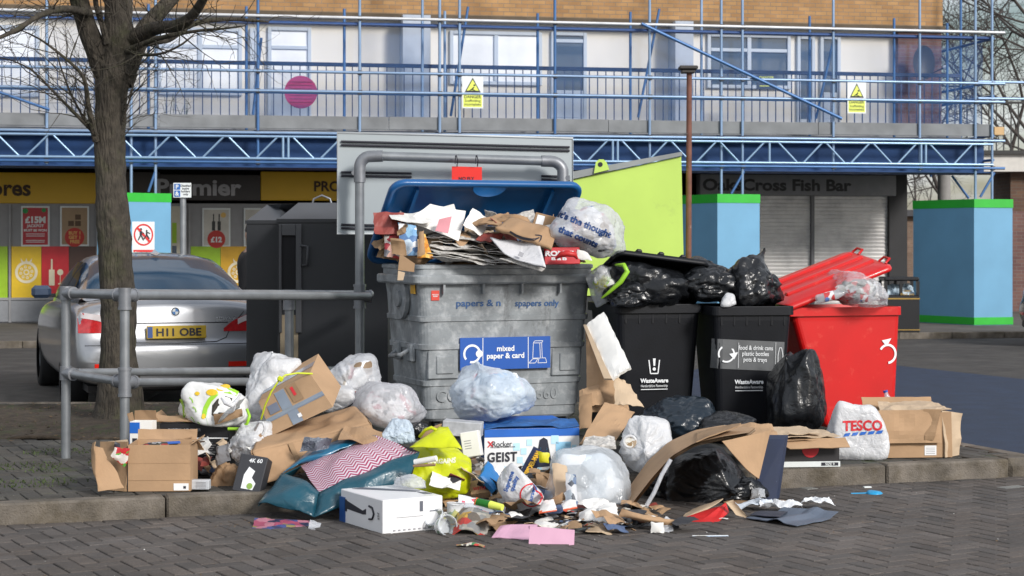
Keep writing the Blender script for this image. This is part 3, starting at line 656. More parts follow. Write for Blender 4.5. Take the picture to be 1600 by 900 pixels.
b.ext(o+n*.008+V((-.19, -.003, hh-1.09)), o+n*.008+V((.19, .003, hh-.96))) if False else b.plate([o-d*.19+n*.008+V((0, 0, hh-1.09)), o+d*.19+n*.008+V((0, 0, hh-1.09)), o+d*.19+n*.008+V((0, 0, hh-.95)), o-d*.19+n*.008+V((0, 0, hh-.95))], .003)
b.m = M_blk
for dx in (-.05, .06):
    k = 1 if dx < 0 else .75; c2 = cc+d*dx+n*.001
    b.disc(c2+V((0, 0, .09*k)), n, .024*k, 12); b.cyl(c2+V((0, 0, .065*k)), c2+V((0, 0, -.01)), .022*k, 6); b.cyl(c2, c2+d*.05+V((0, 0, -.09*k)), .013, 6); b.cyl(c2, c2-d*.05+V((0, 0, -.09*k)), .013, 6); b.cyl(c2+V((0, 0, .05)), c2+d*.06+V((0, 0, .02)), .01, 6)
b.m = M_sgw; b.text('Children must not', o+n*.010+V((0, 0, hh-1.0)), d, (0, 0, 1), w=.34)
tag(b.build('notice', t, False), 'no children safety notice')
hbox('blue hoarding box with green bands before the fish bar', 1066, 1121, 1187, 303, 30.6, 1.0, .3)
hbox('widest blue hoarding box with green bands by the dark passage', 1427, 1522, 1582, 311, 31.6, 1.3, .2)
# posters in the shop window
def poster(px0, py0, px1, py1, m, fn):
    b = MB(M_sgw); u0, u1 = FU(px0, SH), FU(px1, SH); z1, z0 = FZ(py0, px0, SH), FZ(py1, px0, SH); b.ext((u0, y_-.01, z0), (u1, y_+.028, z1)); b.m = m; e = .03
    b.ext((u0+e, y_-.014, z0+e), (u1-e, y_-.0105, z1-e)); fn(b, u0, u1, z0, z1); b.build('poster', bld)
def tx(b, t, u, z, w, m=None, bold=.03, h=None): b.m = m or M_sgw; b.text(t, (u, y_-.0155, z), (1, 0, 0), (0, 0, 1), w=w, h=h, bold=bold)
def p1(b, u0, u1, z0, z1):
    u, w_, h_ = (u0+u1)/2, u1-u0, z1-z0; tx(b, '£15M', u, z0+h_*.66, w_*.72, bold=.05); tx(b, 'JACKPOT', u, z0+h_*.5, w_*.6); tx(b, 'MUST BE WON', u, z0+h_*.4, w_*.8, bold=.04)
    for k in (.3, .25, .14, .1): b.ext((u-w_*.33, y_-.016, z0+h_*k), (u+w_*.33, y_-.0148, z0+h_*k+.012))
    b.m = mat('sign_green', (.03, .3, .08)); b.disc((u0+w_*.15, y_-.015, z1-h_*.12), (0, -1, 0), .05, 12); b.disc((u1-w_*.2, y_-.015, z1-h_*.1), (0, -1, 0), .04, 12)
def p2(b, u0, u1, z0, z1):
    u, w_, h_ = (u0+u1)/2, u1-u0, z1-z0; b.m = mat('poster_brown', (.10, .05, .02), .5)
    for k in ((-.22, .5), (.02, .5), (.02, .66)): b.ext((u+k[0]*w_, y_-.016, z0+h_*k[1]), (u+(k[0]+.2)*w_, y_-.0148, z0+h_*(k[1]+.13)))
    b.m = mat('poster_red', (.5, .03, .02), .5, var=0); b.disc((u, y_-.015, z0+.035+.0), (0, -1, 0), w_*.38, 24, 0, a0=90 if False else 0, a1=360) if False else b.disc((u, y_-.015, z0+h_*.22), (0, -1, 0), w_*.34, 28)
    tx(b, 'BUY 1\nGET 1\nFREE', u, z0+h_*.22, w_*.4, mat('poster_gold', (.7, .45, .12), .5, var=0))
def p3(b, u0, u1, z0, z1):
    u, w_, h_ = (u0+u1)/2, u1-u0, z1-z0; b.m = mat('bottle_ink', (.03, .03, .03), .5)
    for k in (-.1, .1): b.ext((u+k*w_-.03, y_-.016, z0+h_*.42), (u+k*w_+.03, y_-.0148, z0+h_*.66)); b.ext((u+k*w_-.011, y_-.016, z0+h_*.66), (u+k*w_+.011, y_-.0148, z0+h_*.85))
    b.m = mat('poster_red', (0, 0, 0)); b.disc((u, y_-.015, z0+h_*.2), (0, -1, 0), w_*.32, 28); tx(b, '£12', u, z0+h_*.19, w_*.4, bold=.05); b.m = mat('poster_gold', (0, 0, 0)); b.disc((u1-w_*.25, y_-.015, z1-h_*.18), (0, -1, 0), .05, 14)
poster(33, 322, 77.5, 385, mat('poster_crimson', (.45, .02, .03), .45), p1); poster(94, 322, 139, 384.5, mat('poster_tan', (.36, .24, .13), .45), p2)
poster(316, 325, 360, 386, mat('poster_pale', (.55, .53, .48), .45), p3); poster(381, 325, 425, 386, mat('poster_pale', (0, 0, 0)), lambda *a: None)
# ================================================================== MIDGROUND
# grey safety railing : front run, return, back run
M_gal = mat('galvanised', (.27, .285, .30), .42, metal=.55, var=.18, vs=9)
M_fit = mat('fitting', (.24, .25, .27), .45, metal=.5, var=.2, vs=14)
rl = T('guard_railing', 'grey galvanised tube guard railing in front of the tree and the silver car', 'railing', (-3.0, 11.9, IZ))
RR = .031
a0, a1 = P(103, 458, 11.87), P(195, 461, 11.4); f1 = P(576, 463, 13.75)
l0, l1 = P(103, 583, 11.87), P(195, 597, 11.4); fl1 = P(576, 596, 13.75); bk1, bl1 = P(580, 459, 14.6), P(580, 577, 14.6)
def tb(name, m, p, q, r=RR, n=14, par=rl): b = MB(m); b.cyl(p, q, r, n); return b.build(name, par, True)
def joint(p, ds, par=rl, r=RR):
    b = MB(M_fit)
    for d in ds: d = V(d).normalized(); b.cyl(p, p+d*.085, r*1.28, 14); b.cyl(p+d*.075, p+d*.093, r*1.42, 14)
    b.cyl(p-V((0, 0, .045)), p+V((0, 0, .045)), r*1.3, 14); return b.build('fitting', par, True)
tb('rail', M_gal, a0, a1); tb('rail', M_gal, l0, l1, RR*.9); tb('rail', M_gal, a1, f1); tb('rail', M_gal, l1, fl1, RR*.9); tb('rail', M_gal, a0+V((0, .02, 0)), bk1, RR*.9); tb('rail', M_gal, l0+V((0, .03, 0)), bl1, RR*.9)
for p, q in ((a0, V((a0.x, a0.y, IZ-.05))), (a1, V((a1.x, a1.y, IZ-.05)))): tb('post', M_gal, p, q)
pb = P(452, 474, 14.0); tb('post', M_gal, pb, V((pb.x, pb.y, IZ-.05)), .036)
b = MB(M_fit); b.cyl(pb+V((0, 0, .03)), pb-V((0, 0, .05)), .05, 14); b.build('post_cap', rl, True)
for p, q in ((a0, a1), (l0, l1)): joint(p, (q-p,)); 
joint(a1, (f1-a1, a0-a1, (0, 0, -1))); joint(l1, (fl1-l1, l0-l1, (0, 0, 1), (0, 0, -1)))
# bank sign on a pipe frame
fr = T('pipe_frame_sign', 'back of a large grey sign board on a bent pipe frame behind the blue lid', 'sign', (-1.2, 14.0, IZ))
YF = 13.8; rF = .036
pl = [P(562, 640, YF)]; pl[0].z = IZ-.05; pl += [P(562, 262, YF)]
for i in range(1, 6): a = R(90*i/6); pl.append(P(562+18*(1-math.cos(a)), 262-18*math.sin(a), YF))
pl.append(P(580, 243.5, YF)); pr = [P(860, 252, YF+.25)]
for i in range(1, 6): a = R(90*i/6); pr.append(P(860+20*math.sin(a), 252+18*(1-math.cos(a)), YF+.25))
q = P(880, 640, YF+.25); q.z = IZ-.05; pr += [P(880, 270, YF+.25), q]
b = MB(M_gal); b.tube(pl+pr, rF, 16); b.build('pipe_frame', fr, True)
b = MB(M_fit); b.tube([P(562, 285, YF), P(562, 262, YF)]+pl[2:7]+[P(598, 243.8, YF)], rF*1.25, 16); b.build('elbow', fr, True)
b = MB(M_fit); b.tube([P(846, 251.6, YF+.24)]+pr[:6]+[P(880, 290, YF+.25)], rF*1.25, 16); b.build('elbow', fr, True)
joint(P(562, 463, YF), ((1, .1, 0), (0, 0, 1), (0, 0, -1)), fr, rF)
M_signb = mat('sign_back_grey', (.36, .40, .42), .45, metal=.15, var=.06, vs=1.2)
Yb = YF+.17
b = MB(M_signb); c = [P(527, 365, Yb), P(895, 366, Yb+.28), P(895, 216, Yb+.28), P(527, 207, Yb)]; b.plate(c, .006); b.build('board', fr, True)
b = MB(mat('edge_light', (.5, .53, .55), .4)); b.tube([v+V((0, -.006, 0)) for v in c], .009, 6, closed=True); b.build('board_rim', fr, True)
b = MB(M_blk)
def chan(x0, y0, x1, y1):
    for dy in (0, 5.5): b.cyl(P(x0, y0+dy, Yb-.015+.28*(x0-527)/368), P(x1, y1+dy, Yb-.015+.28*(x1-527)/368), .009, 6)
chan(533, 221, 890, 230); chan(533, 269, 643, 271); chan(846, 275, 890, 276); chan(533, 351, 590, 352); b.build('channel', fr, True)
b = MB(M_fit)
for x, y in ((553, 270), (887, 278)): b.cyl(P(x, y, YF-.02), P(x, y, YF+.1), .02, 8)
b.build('clamp', fr, True)
b = MB(mat('notice_red', (.78, .03, .02), .6, var=.04)); nY = YF+.03
c = [P(706, 284, nY), P(753, 284, nY), P(753, 261, nY), P(706, 260, nY)]; b.plate(c, .003); b.m = M_blk; b.text('NO FLY', P(729, 279, nY-.003), (1, 0, 0), (0, 0, 1), w=.12)
b.build('notice_card', None); tag(bpy.data.objects['notice_card'], 'bright red card tied under the pipe of the grey sign', 'notice')
b = MB(M_blk)
for x in (714, 746): b.tube([P(x, 260, nY), P(x+1, 250, YF-.045), P(x-1, 243, YF-.03), P(x-2, 243, YF+.04), P(x-3, 256, nY)], .004, 6)
b.build('cable_tie', bpy.data.objects['notice_card'], True)

# clothing banks
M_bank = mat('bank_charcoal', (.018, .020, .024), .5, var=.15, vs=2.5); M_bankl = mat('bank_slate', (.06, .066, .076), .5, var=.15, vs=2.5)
def prism(b, front, depth, top=None):
    """front: list of world points (quad), depth: vector"""
    n = len(front); vs = front+[p+V(depth) for p in front]
    b._add(vs, [tuple(range(n)), tuple(range(n, 2*n))[::-1]]+[(i, i+n, (i+1) % n+n, (i+1) % n) for i in range(n)])
def bank(lab, x0, x1, ys, yt, Y, dx, extra=False, depth=1.2):
    base = P((x0+x1)/2, 500, Y); base.z = IZ if Y < 15.9 else 0
    t = T('clothing_bank', lab, 'clothing bank', base, 0, 'charcoal clothing banks')
    D = V((dx, depth, 0)); A, B = P(x0, ys, Y), P(x1, ys, Y); zb_ = base.z
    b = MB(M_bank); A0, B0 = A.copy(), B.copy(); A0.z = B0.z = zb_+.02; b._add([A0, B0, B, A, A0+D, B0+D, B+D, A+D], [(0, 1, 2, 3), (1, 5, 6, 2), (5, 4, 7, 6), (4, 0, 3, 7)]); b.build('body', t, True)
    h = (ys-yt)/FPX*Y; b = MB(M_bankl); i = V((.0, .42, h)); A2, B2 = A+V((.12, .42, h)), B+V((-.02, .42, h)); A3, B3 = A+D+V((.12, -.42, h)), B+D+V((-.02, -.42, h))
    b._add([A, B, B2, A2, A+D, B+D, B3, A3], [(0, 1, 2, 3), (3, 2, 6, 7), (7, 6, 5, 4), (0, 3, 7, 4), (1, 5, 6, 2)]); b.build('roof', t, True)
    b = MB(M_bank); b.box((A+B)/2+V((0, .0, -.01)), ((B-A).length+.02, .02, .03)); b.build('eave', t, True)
    return t, A, B
t, A, B = bank('charcoal clothing bank with plain slate side half hidden by the other bank', 385, 436, 345, 318, 15.25, .15, depth=.62)
t, A, B = bank('charcoal clothing bank with open deposit hatch behind the railing', 434, 606, 343, 315, 14.9, .0, depth=.95)
YB = 14.9
b = MB(mat('bank_frame', (.06, .062, .068), .45)); c = [P(436, 352, YB-.01), P(466, 348, YB-.01)]
for x0_, x1_, y0_, y1_ in ((436, 440, 350, 520), (462, 471, 350, 520), (440, 462, 350, 368), (440, 462, 452, 470)): 
    p, q = P(x0_, y1_, YB-.03), P(x1_, y0_, YB-.03); b.ext((p.x, YB-.035, p.z), (q.x, YB-.002, q.z), .004)
b.build('door_frame', t, True)
b = MB(M_dark); p, q = P(440, 452, YB), P(462, 368, YB); b.ext((p.x, YB-.012, p.z), (q.x, YB-.004, q.z)); b.build('hatch', t, True)
b = MB(mat('bank_frame', (0, 0, 0))); b.tube([P(468, 384, YB-.01), P(472, 384, YB-.05), P(480, 385, YB-.05), P(480, 414, YB-.05), P(470, 415, YB-.01)], .012, 6); b.build('handle', t, True)
b = MB(M_fit); p = P(503, 318, YB+.5); b.tube([p+V((-.09, 0, -.03)), p+V((-.07, 0, .04)), p+V((0, 0, .07)), p+V((.07, 0, .04)), p+V((.09, 0, -.03))], .009, 6); b.build('lifting_eye', t, True)
b = MB(mat('bank_label', (.30, .24, .16), .6)); p, q = P(438, 560, YB), P(466, 492, YB)
b.ext((p.x, YB-.008, p.z), (q.x, YB-.003, q.z)); b.build('faded_label', t, True)
# lime container
M_lime = mat('lime_paint', (.50, .70, .13), .5, var=.09, vs=1.6, coat=.1, col2=(.40, .56, .12), c2pos=(.58, .74), c2s=3); M_lg = mat('container_grey', (.27, .29, .29), .55, var=.2, vs=4)
Yc = 16.2; YcL = P(0, 462, Yc).z; t = T('bottle_bank', 'lime green steel bottle bank with sloping grey roof behind the bins', 'bottle bank', (1.0, Yc, 0)) 
pts = [P(800, 462, Yc), P(1069.5, 462, Yc), P(1064.5, 244, Yc), P(800, 301, Yc)]
b = MB(M_lime); prism(b, pts, (.1, 1.3, 0)); b.build('body', t, True)
b = MB(mat('container_dark', (.03, .033, .035), .6)); pl2 = [P(802, 700, Yc+.02), P(1070, 700, Yc+.02), P(1066, 463, Yc+.02), P(802, 463, Yc+.02)]; pl2[0].z = pl2[1].z = .05; prism(b, pl2, (.1, 1.25, 0)); b.build('base_section', t, True)
b = MB(M_lg); u = V((0, 0, .035)); p0, p1 = P(800, 300, Yc-.03), P(1066, 243, Yc-.03); prism(b, [p0, p1, p1+u, p0+u+V((0, 0, .05))], (.1, 1.36, .06)); b.build('roof', t, True)
b = MB(M_lime); o_ = [(928, 271), (931, 253), (936, 249), (943, 249), (948, 254), (952, 265)]; b.plate([P(x, y, Yc-.045) for x, y in o_], .012); b.build('lifting_lug', t, True)
b = MB(M_blk); b.disc(P(938, 257, Yc-.053), (0, -1, 0), .022, 14); b.build('lug_hole', t, True)
# rusty lamp post
t = T('lamp_post', 'slim rusty brown lamp post with flat square head behind the lime bank', 'lamp post', (P(1075, 0, 17.2).x, 17.2, 0))
b = MB(mat('rust', (.16, .065, .045), .75, var=.3, vs=12, col2=(.38, .33, .30), c2pos=(.62, .68), c2s=7)); x = P(1075, 0, 17.2).x; zt = P(0, 112, 17.2).z
b.cyl((x, 17.2, 0), (x+P(801, 0, 17.2).x*2, 17.2, zt), .031, 12, .026); b.build('pole', t, True)
b = MB(mat('lamp_head', (.05, .045, .04), .6)); b.box((x, 17.2, zt+.0), (.13, .13, .03), None, .006); b.box((x, 17.2, zt+.035), (.18, .18, .035), None, .01); b.build('lamp_head', t, True)
# parking sign on post
Yp = 19.0; x = P(286, 0, Yp).x; t = T('parking_sign', 'small white parking plate on a thin grey post behind the car', 'sign', (x, Yp, 0))
b = MB(M_gal); b.cyl((x, Yp, 0), (x, Yp, P(0, 300, Yp).z), .032, 12); b.build('post', t, True)
p, q = P(272, 309, Yp), P(300, 286, Yp); b = MB(M_sgw); b.ext((p.x, Yp-.05, p.z), (q.x, Yp-.04, q.z), .003); b.m = mat('sign_blue', (.03, .14, .45), .5, var=0)
b.ext((p.x+.012, Yp-.053, p.z+.085), (p.x+.075, Yp-.0505, q.z-.01)); b.ext((p.x+.012, Yp-.053, p.z+.01), (p.x+.075, Yp-.0505, p.z+.075)); b.m = M_sgw; b.text('P', (p.x+.043, Yp-.0535, p.z+.115), (1, 0, 0), (0, 0, 1), h=.045, bold=.03); b.text('&', (p.x+.043, Yp-.0535, p.z+.043), (1, 0, 0), (0, 0, 1), h=.045, bold=.03)
b.m = M_blk; b.text('Disabled\nbadge\nholders\nonly', (p.x+.132, Yp-.0505, (p.z+q.z)/2), (1, 0, 0), (0, 0, 1), h=.12); b.build('plate', t, True)
# black litter bin by the passage
Yl = 29.0; p, q = P(1382, 508, Yl), P(1437, 433, Yl); p.z = .1
t = T('litter_bin', 'square black litter bin with gold lines and side openings near the shutters', 'litter bin', ((p.x+q.x)/2, Yl, .1))
M_lb = mat('bin_black', (.012, .012, .014), .4, coat=.2); b = MB(M_lb); h = q.z-p.z; b.ext((p.x, Yl, .1), (q.x, Yl+.5, .1+h*.68), .015); b.build('body', t, True)
b = MB(M_lb)
b.ext((p.x, Yl, .1+h*.93), (q.x, Yl+.5, .1+h), .02)
for xx in (p.x, (p.x+q.x)/2-.04, q.x-.05): b.ext((xx, Yl, .1+h*.68), (xx+.05, Yl+.05, .1+h*.93)); b.ext((xx, Yl+.45, .1+h*.68), (xx+.05, Yl+.5, .1+h*.93))
b.build('hood', t, True)
b = MB(mat('gold_line', (.35, .22, .05), .4)); b.ext((p.x-.004, Yl-.006, .1+h*.60), (q.x+.004, Yl-.001, .1+h*.625)); b.ext((p.x-.004, Yl-.006, .14), (q.x+.004, Yl-.001, .155)); b.text('LITTER', ((p.x+q.x)/2, Yl-.003, .1+h*.76), (1, 0, 0), (0, 0, 1), w=.2) if False else b.text('Litter\nthank you', ((p.x+q.x)/2+.08, Yl-.004, .1+h*.72), (1, 0, 0), (0, 0, 1), w=.22); b.build('gold_trim', t, True)
b = MB(mat('bin_rubbish', (.4, .5, .58), .6, var=.5, vs=12)); b.patch((p.x+.06, Yl+.1, .1+h*.66), (q.x-.06, Yl+.1, .1+h*.66), (q.x-.06, Yl+.3, .1+h*.85), (p.x+.06, Yl+.3, .1+h*.85), 14, 6, cr=.04, cs=9); b.build('rubbish', t, True)
# blue planter shadow block (dark low wall) beside hoarding right: side of a van at the frame edge is built with the cars

# ------------------------------------------------------------------ cars
M_car = mat('car_silver', (.36, .37, .39), .34, metal=.75, var=.06, vs=2, coat=.8); M_glass = mat('car_glass', (.012, .045, .09), .04, var=0, spec=.45, alpha=.78)
M_cart = mat('car_trim', (.02, .02, .022), .45, var=.05); M_tyre = mat('tyre', (.014, .014, .015), .8, var=.1); M_alloy = mat('alloy', (.35, .36, .38), .35, metal=.8)
M_tail = mat('tail_red', (.42, .012, .015), .15, var=.25, vs=30, coat=1); M_tailw = mat('tail_clear', (.55, .5, .5), .12, var=.1, coat=1)
def build_car(name, lab, loc, rz, paint, plate=None, detail=True, group=None):
    t = T(name, lab, 'car', loc, rz, group)
    st = [(0, .35, .58, .60, .72), (.02, .32, .62, .655, .80), (.075, .30, .69, .70, .855), (.105, .28, .84, .93, .872), (.14, .27, .945, 1.035, .88), (.24, .26, .97, 1.062, .895), (.6, .25, .985, 1.055, .915), (1.0, .23, .985, 1.05, .925), (1.6, .2, .97, 1.04, .928), (2.4, .2, .955, 1.02, .928), (3.2, .2, .94, 1.0, .925), (3.6, .22, .92, .985, .92), (4.0, .23, .88, .945, .915), (4.45, .25, .80, .86, .895), (4.7, .27, .70, .75, .84), (4.82, .3, .6, .63, .74), (4.85, .36, .5, .52, .62)]
    b = MB(paint); vs = []; n = 0
    for s_, zb_, zs_, zt_, w_ in st:
        half = [(0, zb_), (.70*w_, zb_), (.93*w_, zb_+.05), (.985*w_, zb_+.16), (w_, (zb_+zs_)/2+.02), (.985*w_, zs_-.07), (.93*w_, zs_), (.80*w_, zs_+(zt_-zs_)*.55), (.45*w_, zt_-.006), (0, zt_)]
        ring = half+[(-x, z) for x, z in half[-2:0:-1]]; n = len(ring); vs += [(x, s_, z) for x, z in ring]
    fs = []
    for i in range(len(st)-1):
        for k in range(n): fs.append((i*n+k, i*n+(k+1) % n, (i+1)*n+(k+1) % n, (i+1)*n+k))
    fs.append(tuple(range(n))[::-1]); fs.append(tuple(range((len(st)-1)*n, len(st)*n)))
    b._add(vs, [f[::-1] for f in fs], True); o = b.build('body', t)
    sub(o, 2)
    cut = []
    for ys in (1.08, 3.97):
        for sx in (-1, 1):
            c_ = MB(M_cart); c_.cyl((sx*.62, ys, .33), (sx*1.1, ys, .33), .365, 28); co = c_.build('cutter'); cut.append(co)
            md = o.modifiers.new('b', 'BOOLEAN'); md.operation = 'DIFFERENCE'; md.object = co; md.solver = 'EXACT'
    bpy.context.view_layer.update(); me = bpy.data.meshes.new_from_object(o.evaluated_get(bpy.context.evaluated_depsgraph_get()))
    o.modifiers.clear(); o.data = me
    for co in cut: bpy.data.objects.remove(co)
    # cabin
    cab = [(.62, 1.035, .80, .74, 1.05), (1.02, 1.03, .81, .66, 1.25), (1.42, 1.02, .82, .595, 1.395), (1.8, 1.01, .82, .575, 1.435), (2.3, 1.0, .82, .57, 1.45), (2.8, .99, .82, .575, 1.43), (3.1, .98, .82, .60, 1.36), (3.45, .97, .80, .68, 1.18), (3.8, .96, .76, .72, 1.0)]
    b = MB(paint); vs = []
    for s_, z0, wb, wt, zt_ in cab:
        half = [(wb, z0-.05), (wb, z0), (wb*.5+wt*.5, (z0+zt_)/2+.012), (wt, zt_-.045), (wt*.88, zt_-.012), (wt*.45, zt_+.012), (0, zt_+.018)]
        ring = half+[(-x, z) for x, z in half[-2::-1]]; n = len(ring); vs += [(x, s_, z) for x, z in ring]
    fs = []
    for i in range(len(cab)-1):
        for k in range(n-1): fs.append((i*n+k, (i+1)*n+k, (i+1)*n+k+1, i*n+k+1))
    b._add(vs, [f[::-1] for f in fs], True); o = b.build('cabin', t); sub(o, 1)
    def cabp(s_, k):   # interpolate ring point
        for i in range(len(cab)-1):
            if cab[i][0] <= s_ <= cab[i+1][0]:
                f = (s_-cab[i][0])/(cab[i+1][0]-cab[i][0]); return V(vs[i*n+k])*(1-f)+V(vs[(i+1)*n+k])*f
    # rear window
    def band(nm, m, s0, s1, k0, k1, off, ns=10, ins=0.):
        b = MB(m); pts = []; ks = [k0+(k1-k0)*j/8 for j in range(9)]
        for i in range(ns+1):
            s_ = s0+(s1-s0)*i/ns
            for kk in ks:
                a_ = int(math.floor(kk)); f = kk-a_; p = cabp(s_, a_)*(1-f)+cabp(s_, min(a_+1, n-1))*f; pts.append(p)
        W = 9; nr = []
        for i in range(len(pts)):
            r_, c_ = divmod(i, W); a_ = pts[min(r_+1, ns)*W+c_]-pts[max(r_-1, 0)*W+c_]; d_ = pts[r_*W+min(c_+1, 8)]-pts[r_*W+max(c_-1, 0)]; q_ = a_.cross(d_).normalized(); 
            if q_.dot(pts[i]-V((0, 2.2, .9))) < 0: q_ = -q_
            nr.append(q_)
        b._add([p+q_*off for p, q_ in zip(pts, nr)], [(i*W+j, i*W+j+1, (i+1)*W+j+1, (i+1)*W+j) for i in range(ns) for j in range(8)], True); return b.build(nm, t)
    band('rear_window', M_glass, .70, 1.60, 2.75, n-1-2.75, .010)
    band('windscreen', M_glass, 3.12, 3.76, 3.3, n-1-3.3, .008)
    band('side_window', M_glass, 1.15, 2.05, 1.35, 2.75, .008); band('side_window', M_glass, 2.13, 3.2, 1.35, 2.75, .008)
    band('side_window', M_glass, 1.15, 2.05, n-1-2.75, n-1-1.35, .008); band('side_window', M_glass, 2.13, 3.2, n-1-2.75, n-1-1.35, .008)
    for ys in (1.08, 3.97):
        for sx in (-1, 1):
            b = MB(M_tyre); x = sx*.80; pr_ = [(-.11, .24), (-.11, .30), (-.085, .325), (.085, .325), (.11, .30), (.11, .24)]
            vv = []; N = 32
            for j in range(N):
                a_ = 2*math.pi*j/N
                for dx, r_ in pr_: vv.append((x+dx, ys+math.cos(a_)*r_, .328+math.sin(a_)*r_))
            b._add(vv, [(j*6+k, j*6+k+1, ((j+1) % N)*6+k+1, ((j+1) % N)*6+k) for j in range(N) for k in range(5)], True); w_ = b.build('tyre', t)
            b = MB(M_alloy); b.cyl((x+sx*.03, ys, .328), (x+sx*.07, ys, .328), .05, 12); 
            for k in range(10):
                a_ = 2*math.pi*k/10; b.box((x+sx*.06, ys+math.cos(a_)*.14, .328+math.sin(a_)*.14), (.02, .04, .2), (a_-math.pi/2, 0, 0))
            vv = []
            for j in range(N):
                a_ = 2*math.pi*j/N
                for dx, r_ in ((.08, .24), (.06, .215), (-.05, .21)): vv.append((x+sx*dx, ys+math.cos(a_)*r_, .328+math.sin(a_)*r_))
            b._add(vv, [(j*3+k, j*3+k+1, ((j+1) % N)*3+k+1, ((j+1) % N)*3+k) for j in range(N) for k in range(2)], True); b.build('rim', w_)
    # mirrors
    for sx in (-1, 1):
        b = MB(mat('mirror_blue', (.03, .05, .09), .3, coat=.5)); b.box((sx*.955, 2.95, 1.05), (.20, .09, .13), None, .035); b.build('wing_mirror', t)
        b = MB(M_cart); b.box((sx*.86, 2.97, 1.01), (.10, .05, .04)); b.build('mirror_arm', t)
    ob = bpy.data.objects[t.name]; body = [c for c in bpy.data.objects if c.parent == t and c.name.startswith('body')][0]
    bb = BVHTree.FromPolygons([v.co for v in body.data.vertices], [p.vertices for p in body.data.polygons])
    def onb(x, z, off=.004):
        h = bb.ray_cast(V((x, -2, z)), V((0, 1, 0))); return (h[0]+V((0, -off, 0))) if h[0] is not None else V((x, 0, z))
    # tail lamps following the body
    for sx in (-1, 1):
        b = MB(M_tail); pts = []; W = 9; H_ = 6
        for j in range(H_+1):
            for i in range(W+1):
                u = i/W; v = j/H_; x = .43+.425*u; z0 = .755+.0*u; z1 = .90+.035*u-.12*(1-u)**3
                p = onb(sx*min(x, .868), z0+(z1-z0)*v, .007)
                if p.y > .5: p = V((sx*.88, .3, p.z))
                pts.append(p)
        f_ = [(j*(W+1)+i, j*(W+1)+i+1, (j+1)*(W+1)+i+1, (j+1)*(W+1)+i) for j in range(H_) for i in range(W)]
        b._add(pts, f_ if sx > 0 else [f[::-1] for f in f_], True); nm = b.build('tail_lamp', t)
        b = MB(M_tailw); pts = []
        for j in range(3):
            for i in range(W+1):
                u = i/W; x = .56+.295*u; z1 = .90+.035*u-.12*(1-(x-.43)/.425)**3; pts.append(onb(sx*min(x, .866), z1-.045+.05*j/2, .011))
        f_ = [(j*(W+1)+i, j*(W+1)+i+1, (j+1)*(W+1)+i+1, (j+1)*(W+1)+i) for j in range(2) for i in range(W)]; b._add(pts, f_, True); b.build('clear_lens', nm)
        b = MB(mat('reflector_red', (.7, .02, .01), .2, coat=1)); pts = [onb(sx*(.46+.26*i/6), .44+.045*j, .006) for j in range(2) for i in range(7)]; b._add(pts, [(i, i+1, i+8, i+7) for i in range(6)]); b.build('reflector', t)
    # boot panel line, plate, badge
    b = MB(M_cart); ln = [onb(x, z, .002) for x, z in [(-.62, .93), (-.50, .80), (-.45, .70), (-.36, .665), (0, .655), (.36, .665), (.45, .70), (.50, .80), (.62, .93)]]
    ln2 = []
    for a_, c_ in zip(ln, ln[1:]):
        for k in range(6): m_ = a_.lerp(c_, k/6); ln2.append(onb(m_.x, m_.z, .002))
    ln2.append(ln[-1]); b.tube(ln2, .004, 5); b.build('boot_seam', t)
    b = MB(M_cart); l3 = [onb(-.47+.94*k/14, .835, .002) for k in range(15)]; b.tube(l3, .0045, 5); b.build('boot_crease', t)
    b = MB(M_cart); l4 = [onb(-.80+1.6*k/24, .645, .001) for k in range(25)]; b.tube(l4, .004, 5); b.build('bumper_seam', t)
    b = MB(M_cart); b.box((0, .07, .30), (1.3, .1, .1), None, .02); b.build('rear_valance', t)
    b = MB(M_cart); b.box((0, 2.4, .24), (1.5, 4.2, .06)); b.build('floor_pan', t)
    if plate:
        b = MB(mat('plate_yellow', (.55, .36, .01), .45, var=.05)); p = onb(0, .755, .042); b.box((0, p.y, .755), (.53, .012, .115), (R(-6), 0, 0), .004)
        b.m = mat('plate_blue', (.02, .07, .25), .5, var=0); b.box((-.235, p.y-.0075, .755), (.045, .002, .10), (R(-6), 0, 0))
        b.m = M_blk; b.text(plate, (.02, p.y-.0085, .755), (1, 0, 0), (0, .105, 1), w=.40, h=.072, bold=.03); b.build('number_plate', t)
        p = onb(0, .935, .004); b = MB(M_blk); b.disc(p, (0, -1, .12), .042, 28); b.m = mat('badge_silver', (.6, .62, .65), .25, metal=.8); b.disc(p+V((0, -.002, 0)), (0, -1, .12), .042, 28, .036)
        b.m = mat('badge_blue', (.05, .2, .5), .3); b.disc(p+V((0, -.003, 0)), (0, -1, .12), .028, 8, 0, a0=0, a1=90); b.disc(p+V((0, -.003, 0)), (0, -1, .12), .028, 8, 0, a0=180, a1=270)
        b.m = M_sgw; b.disc(p+V((0, -.003, 0)), (0, -1, .12), .028, 8, 0, a0=90, a1=180); b.disc(p+V((0, -.003, 0)), (0, -1, .12), .028, 8, 0, a0=270, a1=360); b.build('badge', t)
        b = MB(mat('badge_silver', (0, 0, 0))); p = onb(.45, .865, .003); b.text('520d', p, (1, 0, 0), (0, .12, 1), w=.17, h=.035, bold=.03); b.build('lettering', t)
        b = MB(mat('badge_silver', (0, 0, 0))); p = cabp(1.44, 6); b.plate([p+V((-.045, -.02, .03)), p+V((0, -.08, .012)), p+V((.045, -.02, .03)), p+V((0, .06, .07))], .012); b.build('roof_aerial', t)
    # seats inside
    for x, y in ((-.36, 2.55), (.36, 2.55), (-.36, 1.75), (.36, 1.75)):
        b = MB(M_cart); b.box((x, y, .95), (.42, .13, .55), (R(-8), 0, 0), .05); b.box((x, y-.03, 1.26), (.24, .09, .15), None, .04); b.build('seat', t)
